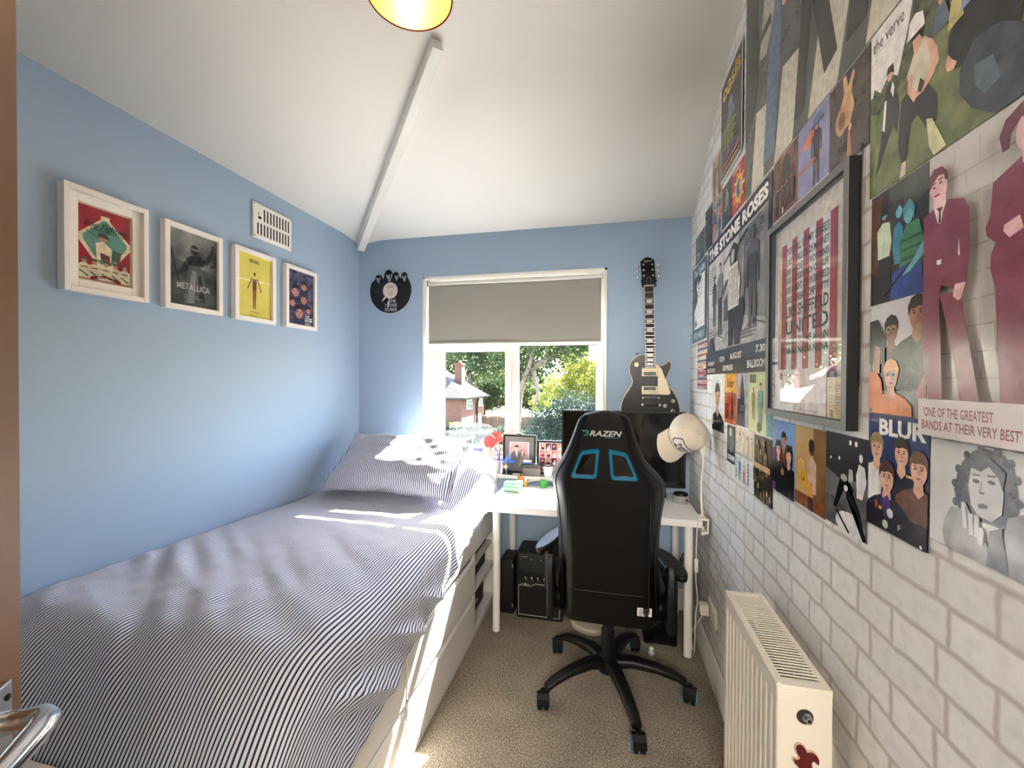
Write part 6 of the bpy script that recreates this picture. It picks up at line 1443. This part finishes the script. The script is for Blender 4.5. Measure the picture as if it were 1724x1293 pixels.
def f(a):
    for i in range(9): a.rect(0, .20 + i * .085, 1, .206 + i * .085, photo_ink('brickline', (158, 156, 150), (190, 188, 182), 60))
    for i in range(9):
        for j in range(12): a.rect(.03 + j * .085 + (i % 2) * .04, .20 + i * .085, .033 + j * .085 + (i % 2) * .04, .285 + i * .085, photo_ink('brickline', (158, 156, 150), (190, 188, 182), 60))
    PK = ink(226, 184, 186); LTS = ink(226, 216, 214); DK = ink(100, 46, 62)
    def man(dx):
        m = lambda pts, mm: a.poly([(x + dx, y) for x, y in pts], mm)
        m([(-.014, .506), (.0, .30), (.03, .12), (.085, .12), (.075, .32), (.066, .499)], MAR); m([(.066, .499), (.115, .493), (.152, .469), (.168, .364), (.20, .20), (.215, .12), (.15, .12), (.131, .238), (.09, .42)], MAR)
        m([(-.03, .55), (-.034, .70), (-.012, .785), (.039, .804), (.061, .797), (.086, .819), (.155, .789), (.172, .75), (.176, .705), (.177, .621), (.168, .515), (.152, .469), (.115, .51), (.075, .526), (.066, .499), (.0, .46)], MAR)
        m([(.138, .667), (.143, .606), (.135, .614)], LTS); m([(.042, .803), (.092, .816), (.077, .775), (.072, .741), (.059, .746)], LTS); m([(.052, .801), (.08, .798), (.069, .782), (.072, .744), (.062, .745), (.063, .785)], DK)
        m([(.04, .83), (.04, .806), (.075, .80), (.09, .818), (.086, .84)], PK); m([(.025, .87), (.034, .906), (.059, .915), (.084, .907), (.093, .858), (.086, .828), (.068, .811), (.048, .823), (.033, .854)], PK)
        m([(.023, .868), (.02, .919), (.04, .944), (.072, .94), (.095, .91), (.097, .87), (.089, .871), (.081, .908), (.06, .913), (.037, .893)], DK)
        for x, y in ((.042, .878), (.069, .885)): a.ell(x + dx, y, .006, .004, DK, 8); a.line((x + dx - .009, y + .012), (x + dx + .009, y + .014), .004, DK)
        a.line((.052 + dx, .878), (.050 + dx, .858), .004, ink(206, 150, 156)); a.ell(.056 + dx, .846, .012, .004, ink(176, 84, 104), 8); a.ell(.092 + dx, .875, .004, .01, PK, 8)
        m([(.129, .517), (.168, .515), (.15, .464), (.139, .461), (.122, .478)], PK); m([(.058, .617), (.077, .617), (.077, .599), (.06, .6)], LTS)
        for k in range(3): a.line((.135 + dx + .008 * k, .50), (.130 + dx + .009 * k, .47), .002, ink(200, 140, 146))
    man(0); man(.53); man(.74)
    m = a.poly; m([(.42, .50), (.44, .806), (.38, .82), (.33, .82), (.255, .786), (.248, .694), (.235, .66), (.239, .633), (.265, .604), (.252, .574), (.251, .53), (.265, .473), (.286, .12), (.36, .12), (.36, .4), (.38, .12), (.44, .12)], MAR)
    m([(.335, .80), (.375, .80), (.38, .87), (.33, .87)], PK); a.ell(.352, .885, .036, .052, PK); m([(.305, .90), (.30, .86), (.281, .859), (.271, .909), (.288, .949), (.34, .975), (.40, .95), (.41, .88), (.39, .87), (.385, .92), (.33, .93)], DK); m([(.289, .647), (.33, .66), (.34, .62), (.304, .605), (.287, .629)], PK)
    a.rect(0, 0, 1, .13, photo_ink('pinkgrey', (196, 184, 182), (206, 196, 194), 8)); M2 = ink(128, 60, 74)
    a.text("'ONE OF THE GREATEST", .022, .068, .268, .102, M2, .01); a.text("BANDS AT THEIR VERY BEST'", .017, .022, .345, .056, M2, .01)
P('poster', .806, .30, 1.346, 1.784, photo_ink('pale_wall', (206, 202, 198), (190, 188, 182), 5), 'big pale poster of men in maroon suits quoting one of the greatest', f, x=XR - .003)
def f(a):
    CU = photo_ink('curly', (30, 30, 30), (74, 74, 72), 60)
    a.poly([(.255, .409), (.223, .559), (.251, .73), (.293, .838), (.376, .951), (.481, .989), (.603, .958), (.672, .876), (.696, .718), (.709, .544), (.66, .35), (.40, .35), (.314, .36)], CU)
    for x, y in ((.24, .45), (.23, .62), (.26, .76), (.33, .90), (.44, .975), (.56, .97), (.65, .90), (.69, .78), (.705, .60), (.69, .45)): a.ell(x, y, .03, .03, CU, 9)
    a.poly([(.365, .793), (.346, .632), (.369, .468), (.424, .39), (.527, .38), (.598, .47), (.608, .645), (.57, .805), (.496, .858)], photo_ink('greyskin', (176, 174, 170), (206, 204, 200), 12)); a.poly([(.365, .80), (.44, .78), (.50, .84), (.57, .76), (.60, .66), (.62, .82), (.50, .92), (.40, .88)], CU)
    for x, y in ((.407, .69), (.522, .71)): a.ell(x, y, .028, .014, K, 10); a.line((x - .03, y + .05), (x + .035, y + .06), .012, GR1)
    a.line((.455, .70), (.437, .60), .008, GR2); a.poly([(.43, .605), (.44, .59), (.47, .592), (.475, .61)], GR1); a.poly([(.423, .489), (.46, .51), (.50, .505), (.495, .479), (.437, .461)], GR1)
    SKG = photo_ink('greyarm', (112, 110, 106), (158, 156, 152), 16); a.poly([(.149, .25), (.135, .126), (.16, .0), (.55, .0), (.532, .1), (.505, .15), (.453, .274), (.438, .404), (.37, .391), (.33, .47), (.30, .47), (.285, .388), (.21, .391)], SKG)
    for x0, y0, x1, y1 in ((.31, .47, .33, .24), (.37, .39, .38, .2), (.42, .39, .42, .2), (.46, .3, .45, .15)): a.line((x0, y0), (x1, y1), .035, photo_ink('greyskin', (176, 174, 170), (206, 204, 200), 12)); a.line((x0 + .022, y0 - .03), (x1 + .022, y1), .008, GR1)
    a.poly([(.644, .461), (.75, .536), (1, .40), (1, 0), (.66, 0), (.62, .288)], SKG); a.poly([(.50, 0), (.52, .3), (.60, .36), (.66, .0)], photo_ink('greyshade', (60, 60, 60), (110, 110, 108), 20))
P('poster', .798, .588, 1.182, 1.341, photo_ink('silver_grey', (206, 206, 202), (186, 186, 182), 6), 'black and white portrait of a curly haired person at the right edge', f)

# ------------------------------------------------------------------ deep framed print
FX = .4815
fr = thing('framed_lyric_print', (XR, 1.223, 1.327), 'deep dark grey frame with a red and white striped lyric print and tickets tucked inside', 'framed print')
Y_A, Y_B, Z_A, Z_B, BW = 1.449, .997, 1.327, 1.893, .019
M_FG = mat('frame_grey', (112, 114, 112), .35); M_FS = mat('frame_black_side', (13, 12, 12), .55, spec=.3)
b = MB()
for lo, hi in (((FX, Y_B, Z_A), (XR - .001, Y_B + BW, Z_B)), ((FX, Y_A - BW, Z_A), (XR - .001, Y_A, Z_B)), ((FX, Y_B + BW, Z_A), (XR - .001, Y_A - BW, Z_A + BW)), ((FX, Y_B + BW, Z_B - BW), (XR - .001, Y_A - BW, Z_B))): b.box(lo, hi, M_FS)
b.build('frame', fr, bevel=.001)
b = MB()
for lo, hi in (((FX - .0015, Y_B, Z_A), (FX, Y_B + BW, Z_B)), ((FX - .0015, Y_A - BW, Z_A), (FX, Y_A, Z_B)), ((FX - .0015, Y_B + BW, Z_A), (FX, Y_A - BW, Z_A + BW)), ((FX - .0015, Y_B + BW, Z_B - BW), (FX, Y_A - BW, Z_B))): b.box(lo, hi, M_FG)
b.build('front_face', fr, bevel=.0005)
w_, h_ = Y_A - Y_B - 2 * BW, Z_B - Z_A - 2 * BW
a = Art(w_, h_, ink(226, 218, 204)); RED = ink(168, 50, 62); LT = ink(232, 232, 236); TX = ink(58, 56, 58)
a.rect(.12, .06, .86, .90, LT)
for i in range(5): x = .12 + i * .165; a.rect(x, .06, x + .08, .90, RED)
LN = [('YOU FILL UP MY SENSES', .83, .040), ('LIKE A GALLON OF MAGNET', .775, .036), ('LIKE A PACKET OF WOODBINES', .725, .032), ('LIKE A GOOD PINCH OF SNUFF', .678, .032), ('LIKE A NIGHT OUT IN SHEFFIELD', .625, .036), ('LIKE A GREASY CHIP BUTTY', .572, .036), ('LIKE SHEFFIELD', .495, .060), ('UNITED', .405, .072), ('COME FILL ME AGAIN', .352, .038), ('NA NA NA NA NA NA', .302, .034)]
for t, z, hh in LN: a.text(t, .20, z, .77, z + hh, TX, .012)
a.text('JAKE STANLEY', .20, .175, .77, .215, TX, .012)
o = a.build('print', fr, off=(0, 0, 0), smooth=False); o.rotation_euler = (0, 0, -PI / 2); o.location = Vector((XR - .005, Y_A - BW, Z_A + BW)) - fr.location
b = MB(); b.box((FX + .0025, Y_B + BW, Z_A + BW), (FX + .0035, Y_A - BW, Z_B - BW), M_GLASS); b.build('glass', fr)
def ticket(ya, yb, z0, z1, x, label, fn, m, rot=0):
    a = Art(ya - yb, z1 - z0, m); fn(a); o = a.build('ticket', None, smooth=False); o.rotation_euler = (0, rot, -PI / 2); o.location = (x, ya, z0); return tag(o, label, 'ticket', 'tickets tucked into the deep frame')
TP = ink(232, 226, 224)
def f(a):
    a.ell(.10, .84, .04, .04, ink(176, 60, 70)); a.text('SHEFFIELD UNITED', .17, .84, .50, .875, ink(196, 70, 80), .02); a.text('eTICKET', .74, .78, .93, .83, ink(206, 70, 80), .02); a.lines(.20, .60, .42, .72, 3, GR2, .2); a.lines(.2, .10, .34, .55, 9, GR3, .2); a.lines(.42, .18, .52, .5, 6, GR3, .2); a.lines(.58, .25, .7, .6, 5, GR3, .2)
    for c, d in (((.56, .62), (.82, .62)), ((.82, .62), (.86, .08)), ((.56, .08), (.86, .08)), ((.56, .62), (.56, .08))): a.line(c, d, .004, GR2)
ticket(1.380, 1.097, Z_A + BW + .001, Z_A + .135, FX + .0085, 'white folded e-ticket at the bottom of the striped lyric print', f, TP)
def f(a): a.rect(0, .62, 1, .66, K); a.rect(.05, .70, .9, .94, ink(200, 198, 194)); a.lines(.06, .05, .3, .55, 6, GR2, .3); a.poly([(.4, .25), (.5, .5), (.6, .25), (.5, .12)], ink(206, 170, 60)); a.rect(.42, .28, .58, .34, ink(150, 60, 50))
ticket(1.427, 1.384, Z_A + BW + .001, Z_A + .232, FX + .0108, 'tall narrow ticket with a black bar at the left side of the lyric print', f, TP)
def f(a): a.lines(.1, .05, .45, .8, 8, ink(186, 170, 110), .2); a.lines(.6, .1, .9, .9, 12, ink(170, 130, 80), .5); a.rect(.3, .05, .42, .2, ink(150, 140, 90))
ticket(1.093, 1.030, Z_A + BW + .001, Z_A + .112, FX + .0085, 'cream ticket stub in the bottom right corner of the lyric print', f, ink(222, 208, 158))
def f(a): a.rect(.5, .7, .9, .8, GR3)
ticket(1.112, 1.070, Z_A + BW + .001, Z_A + .125, FX + .0120, 'small black ticket folder showing above the cream stub', f, ink(38, 32, 34))
# string the frame hangs on
hs_ = thing('hanging_string', (.50, .99, 1.5), 'thin grey string beside the near edge of the deep frame', 'string')
b = MB(); b.tube(spline([(.502, .990, 1.90), (.500, .989, 1.80), (.501, .988, 1.62), (.499, .985, 1.58), (.502, .989, 1.55), (.501, .990, 1.42)]), .0011, mat('string_grey', (60, 58, 54), .8), 6)
b.ball((.501, .992, 1.903), .004, mat('string_grey', (60, 58, 54), .8), 6); b.build('string', hs_)
# thin white picture hooks / hairline stick on wallpaper seam
# ================================================================== OUTSIDE
GZ = -2.0
M_GRASS = mat('lawn', (64, 80, 36), .9, vary=(.8, (76, 92, 42), 5), bump=(40, .5, .02))
b = MB(); b.box((-60, 3.5, GZ - 1), (40, 90, GZ - .02), mat('bounce_paving', (140, 129, 113), .9, vary=(3, (122, 112, 98), 5))); struct(b.build('ground'))
b = MB(); b.box((-40, 16.5, GZ - .1), (30, 60, GZ), M_GRASS); struct(b.build('ground_lawn'))
M_BR1 = None
def brickwall(name, c1, c2, mo):
    m = bpy.data.materials.new(name); m.use_nodes = True; nt = m.node_tree; p = nt.nodes['Principled BSDF']; L = nt.links.new
    tc = nt.nodes.new('ShaderNodeTexCoord'); sp = nt.nodes.new('ShaderNodeSeparateXYZ'); ad = nt.nodes.new('ShaderNodeMath'); cb = nt.nodes.new('ShaderNodeCombineXYZ'); br = nt.nodes.new('ShaderNodeTexBrick')
    L(tc.outputs['Object'], sp.inputs[0]); L(sp.outputs['X'], ad.inputs[0]); L(sp.outputs['Y'], ad.inputs[1]); L(ad.outputs[0], cb.inputs['X']); L(sp.outputs['Z'], cb.inputs['Y'])
    br.inputs['Scale'].default_value = 1; br.inputs['Brick Width'].default_value = .22; br.inputs['Row Height'].default_value = .075; br.inputs['Mortar Size'].default_value = .008
    br.inputs['Color1'].default_value = S(*c1); br.inputs['Color2'].default_value = S(*c2); br.inputs['Mortar'].default_value = S(*mo)
    L(cb.outputs[0], br.inputs['Vector']); L(br.outputs['Color'], p.inputs['Base Color']); p.inputs['Roughness'].default_value = .9
    return m
M_BR1 = brickwall('house_brick', (112, 62, 44), (94, 50, 38), (106, 92, 82))
M_TILE = mat('roof_tile', (70, 57, 50), .8, vary=(6, (60, 50, 45), 5), bump=(20, .6, .03))
hs = thing('brick_house', (-10, 25, GZ), 'red brick house with a tiled hip roof seen through the left window pane', 'house')
hx1, hx0, hy0, hy1, ez = -7.83, -16.0, 22.0, 26.4, .48
b = MB(); b.box((hx0, hy0, GZ), (hx1, hy1, ez), M_BR1); b.build('wall', hs)
b = MB(); o_ = .28; rz = 2.25; rx = hx1 - 2.3; ry = (hy0 + hy1) / 2
vs = [(hx0 - o_, hy0 - o_, ez - .12), (hx1 + o_, hy0 - o_, ez - .12), (hx1 + o_, hy1 + o_, ez - .12), (hx0 - o_, hy1 + o_, ez - .12), (rx, ry, rz), (hx0 + 3, ry, rz)]
b.add(vs, [(0, 1, 4, 5), (1, 2, 4), (2, 3, 5, 4), (3, 0, 5), (3, 2, 1, 0)], M_TILE); b.build('roof', hs, smooth=False)
b = MB(); b.box((-8.95, 23.9, 1.0), (-8.5, 24.5, 2.42), M_BR1); b.box((-9.0, 23.85, 2.3), (-8.45, 24.55, 2.4), M_BR1); b.build('chimney', hs)
b = MB(); b.lathe([(.09, 2.4), (.08, 2.6)], mat('chimney_pot', (150, 90, 66), .8), Matrix.Translation((-8.72, 24.2, 0)), 14); b.build('chimney_pot', hs)
for (y, z0, z1, w) in ((23.3, -.30, .26, .9), (25.5, -.25, .24, .7), (23.4, -1.75, -1.15, 1.1), (25.4, -1.85, -.95, .8)):
    b = MB(); b.box((hx1 - .02, y - w / 2, z0), (hx1 + .05, y + w / 2, z1), M_PVC); wf = b.build('window', hs)
    b = MB()
    for k in range(2): b.box((hx1 + .05, y - w / 2 + .08 + k * w / 2, z0 + .06), (hx1 + .055, y - .06 + k * w / 2, z1 - .24), mat('house_glass', (90, 110, 100), .1)); b.box((hx1 + .05, y - w / 2 + .08 + k * w / 2, z1 - .20), (hx1 + .055, y - .06 + k * w / 2, z1 - .08), mat('house_glass', (90, 110, 100), .1))
    p_ = b.build('pane', None, off=tuple(hs.location)); p_.location = (0, 0, 0); p_.parent = wf
b = MB(); b.box((hx1 + .10, hy0 - .32, ez - .17), (hx1 + .34, hy1 + .3, ez - .06), M_BLACK); b.box((hx0, hy0 - .34, ez - .17), (hx1 + .3, hy0 - .22, ez - .06), M_BLACK); b.build('gutter', hs)
for y in (24.6, 26.2):
    b = MB(); b.tube([(hx1 + .2, y, ez - .15), (hx1 + .08, y, ez - .5), (hx1 + .08, y, GZ)], .06, M_BLACK, 8); b.build('drainpipe', hs)
# leaves
def leaves(name, blobs, n, size, m, root=None, seed=1, off=None):
    r = np.random.RandomState(seed); tot = sum(bb[3] * bb[4] * bb[5] for bb in blobs); V = []
    for (cx, cy, cz, rx, ry, rz) in blobs:
        k = int(n * rx * ry * rz / tot) + 20
        d = r.normal(size=(k, 3)); d /= np.linalg.norm(d, axis=1)[:, None]; rad = r.uniform(.55, 1.05, size=(k, 1)) * (1 + .22 * np.sin(d[:, :1] * 7 + d[:, 1:2] * 5 + cx) * np.cos(d[:, 2:3] * 6))
        c = np.array([cx, cy, cz]) + d * rad * np.array([rx, ry, rz])
        a = r.normal(size=(k, 3)); a /= np.linalg.norm(a, axis=1)[:, None]; t = r.normal(size=(k, 3)); bb_ = np.cross(a, t); bb_ /= np.linalg.norm(bb_, axis=1)[:, None]
        s = size * r.uniform(.6, 1.3, size=(k, 1)); V.append(np.stack([c - a * s, c - bb_ * s * .55, c + a * s, c + bb_ * s * .55], 1))
    V = np.concatenate(V).reshape(-1, 3); nq = len(V) // 4
    if off is not None: V = V - np.array(off)
    me = bpy.data.meshes.new(name); me.vertices.add(len(V)); me.vertices.foreach_set('co', V.ravel().astype(np.float32)); me.loops.add(nq * 4); me.loops.foreach_set('vertex_index', np.arange(nq * 4, dtype=np.int32)); me.polygons.add(nq); me.polygons.foreach_set('loop_start', np.arange(0, nq * 4, 4, dtype=np.int32)); me.update(calc_edges=True); me.validate()
    me.materials.append(m); o = bpy.data.objects.new(name, me); COL.objects.link(o)
    if root: o.parent = root
    return o
def leafmat(name, c, c2):
    m = mat(name, c, .55, vary=(1.2, c2, 6), spec=.3); nt = m.node_tree; p = nt.nodes['Principled BSDF']; out = nt.nodes['Material Output']
    t = nt.nodes.new('ShaderNodeBsdfTranslucent'); a = nt.nodes.new('ShaderNodeAddShader'); mx = nt.nodes.new('ShaderNodeMixShader'); mx.inputs[0].default_value = .5
    src = p.inputs['Base Color'].links[0].from_socket; nt.links.new(src, t.inputs['Color']); nt.links.new(p.outputs[0], mx.inputs[1]); nt.links.new(t.outputs[0], mx.inputs[2]); nt.links.new(mx.outputs[0], out.inputs['Surface']); return m
LF1 = leafmat('leaf_dark', (50, 66, 42), (76, 90, 52)); LF2 = leafmat('leaf_bright', (112, 120, 50), (140, 142, 66)); LF3 = leafmat('leaf_grey', (46, 60, 50), (64, 78, 64)); LF4 = leafmat('leaf_mid', (60, 74, 38), (80, 92, 46))
M_BARK = mat('bark', (112, 96, 84), .9, bump=(8, .8, .04))
def tree(name, x, y, blobs, trunk, n, size, m, label, seed):
    r = thing(name, (x, y, GZ), label, 'tree'); 
    leaves('foliage', blobs, n, size, m, r, seed, off=(x, y, GZ))
    for path, rr in trunk:
        b = MB(); b.tube(spline(path, 4), np.linspace(rr[0], rr[1], (len(path) - 1) * 4 + 1).tolist(), M_BARK, 10); b.build('branch', r)
    return r
tree('broadleaf_tree', -4.6, 19, [(-4.8, 19, 3.4, 2.4, 2, 1.9), (-2.2, 18.4, 3.9, 2.3, 2, 1.6), (-6.6, 19.6, 4.2, 2, 2, 2.0), (-5.4, 18.8, 2.3, 1.0, 1.2, 1.0), (.2, 18, 4.2, 2.0, 2, 1.8), (-3.6, 18.6, 1.7, .55, .8, .7), (-1.6, 18.2, 2.7, .9, 1, .6)],
     [([(-4.2, 19, GZ), (-4.1, 19, -.5), (-3.9, 18.9, 1.0), (-3.4, 18.6, 1.9), (-2.5, 18.3, 2.3), (-1.6, 18.2, 3.2)], (.26, .10)), ([(-4.0, 19, .4), (-3.7, 18.4, 1.2), (-3.3, 18.2, 2.2), (-3.0, 18, 3.4)], (.14, .06)), ([(-3.3, 18.6, 1.95), (-3.0, 18.4, .9), (-3.15, 18.4, .3)], (.10, .05))],
     26000, .085, LF1, 'large broad tree with dark leaves and bare branches behind the window', 3)
tree('broadleaf_tree', -.8, 21, [(-.9, 21, 1.9, 1.2, 1.2, 1.0), (-2.2, 20.6, 1.1, .9, 1, .6), (.6, 21, 1.2, 1.2, 1.2, 1.4), (-3.2, 20.6, .3, .5, .8, .5), (-1.2, 20.8, .9, .8, .8, .5)], [([(-.8, 21, GZ), (-.8, 21, .5), (-.7, 21, 1.6)], (.12, .05))], 14000, .07, LF2, 'sunlit yellow-green tree in the right window pane', 5)
tree('broadleaf_tree', -6.2, 31, [(-7.5, 31, .6, 1.6, 1.4, 1.5), (-5.6, 31, .2, 1.5, 1.2, 1.1), (-9.2, 31, .2, 1.2, 1.2, 1.3)], [([(-6.6, 31, GZ), (-6.6, 31, .4)], (.15, .08))], 16000, .09, LF4, 'light green tree behind the brick house', 6)
tree('broadleaf_tree', -12, 36, [(-17, 36, 3, 5, 3, 4), (-10, 37, 3.6, 4, 3, 4.0)], [([(-12, 36, GZ), (-12, 36, 2)], (.4, .2))], 16000, .17, LF4, 'tall green trees rising beyond the house roof', 7)
tree('broadleaf_tree', -1, 38, [(-4, 38, 2, 4.4, 3, 3.6), (4, 38, 2.4, 5, 3, 4.2), (0, 39, 4, 3, 3, 2.5)], [([(-1, 38, GZ), (-1, 38, 2)], (.4, .2))], 20000, .17, LF1, 'distant dark tree line in the right window pane', 8)
cf = thing('conifer_hedge', (-1.2, 14, GZ), 'tall grey-green conifer hedge filling the lower right pane', 'hedge')
leaves('foliage', [(-1.95, 14, -.9, .75, .8, 1.5), (-1.1, 14, -.5, .8, .8, 1.6), (-.1, 14, -.6, .9, .8, 1.65), (.9, 14, -.6, .9, .8, 1.7)], 30000, .045, LF3, cf, 9, off=(-1.2, 14, GZ))
hd = thing('garden_hedge', (-6, 20, GZ), 'low clipped green hedge in front of the brick house', 'hedge')
leaves('foliage', [(-10 + i * .8, 20.6, -1.45, .6, .5, .5) for i in range(10)], 16000, .05, LF3, hd, 10, off=(-6, 20, GZ))
hd = thing('garden_bush', (-8, 21, GZ), 'yellow-green clipped bush on top of the hedge line at the left', 'bush')
leaves('foliage', [(-8.0, 20.9, -.98, .75, .4, .16), (-4.3, 19.2, -1.25, .45, .4, .5), (-2.6, 13.5, -.75, .3, .3, .25)][:2], 4000, .05, LF2, hd, 11, off=(-8, 21, GZ))
bs = thing('garden_bush', (-2.55, 13.1, GZ), 'small rounded pale green bush at the foot of the right pane', 'bush')
leaves('foliage', [(-2.55, 13.1, -1.0, .42, .4, .6)], 4000, .035, LF4, bs, 12, off=(-2.55, 13.1, GZ))
# railings
rl = thing('metal_railing', (-7, 18.8, GZ), 'pale grey metal railing across the front garden', 'railing')
M_RL = mat('railing_grey', (120, 126, 130), .5)
b = MB(); b.box((-9.5, 18.78, -1.08), (-5.4, 18.82, -1.04), M_RL); b.box((-9.5, 18.78, -1.75), (-5.4, 18.82, -1.71), M_RL); b.build('rail', rl)
b = MB()
for i in range(46): b.box((-9.5 + i * .09, 18.79, -1.95), (-9.475 + i * .09, 18.81, -1.05), M_RL)
b.build('bars', rl)
fc = thing('timber_fence', (-4.5, 24, GZ), 'brown timber fence panels behind the hedge', 'fence')
M_FENCE = mat('fence_wood', (112, 84, 66), .85, vary=(2.5, (92, 70, 56), 4))
b = MB()
for i in range(60): x = -7.2 + i * .13; b.box((x, 23.98 + .012 * (i % 2), GZ), (x + .122, 24.0 + .012 * (i % 2), -.78), M_FENCE)
b.build('boards', fc)
b = MB(); b.box((-7.2, 23.95, -.80), (.6, 24.03, -.70), mat('fence_cap', (140, 108, 88), .85)); b.build('capping', fc)
for i in range(5):
    b = MB(); x = -7.2 + i * 1.95; b.box((x - .05, 23.9, GZ), (x + .05, 24.0, -.72), M_FENCE); b.build('post', fc)
# parked car
car = thing('parked_car', (-1.2, 10.6, GZ), 'pale blue car roof just visible beyond the sill beside the television', 'car')
M_CAR = mat('car_blue', (96, 122, 160), .2, coat=.5)
prof = [(-2.1, .35), (-2.05, .78), (-1.25, .92), (-.65, 1.36), (.75, 1.40), (1.35, .98), (2.05, .86), (2.1, .35)]
Mc = Matrix.Translation((-1.0, 11.2, GZ)) @ Matrix.Rotation(.15, 4, 'Z')
b = MB(); b.prism(prof, -.8, .8, M_CAR, lambda a, c, t: Mc @ Vector((a, t, c))); b.build('body', car, bevel=.05, seg=3)
b = MB(); b.prism([(-1.1, .95), (-.6, 1.30), (.7, 1.33), (1.2, .98)], -.812, .812, M_BLACKG, lambda a, c, t: Mc @ Vector((a, t, c))); b.build('side_windows', car)
for wx in (-1.3, 1.3):
    for wy in (-.72, .72):
        b = MB(); b.lathe([(.1, -.1), (.32, -.09), (.33, 0), (.32, .09), (.1, .1)], M_BLACK, Mc @ Matrix.Translation((wx, wy, .33)) @ Matrix.Rotation(PI / 2, 4, 'X'), 20); b.build('wheel', car)
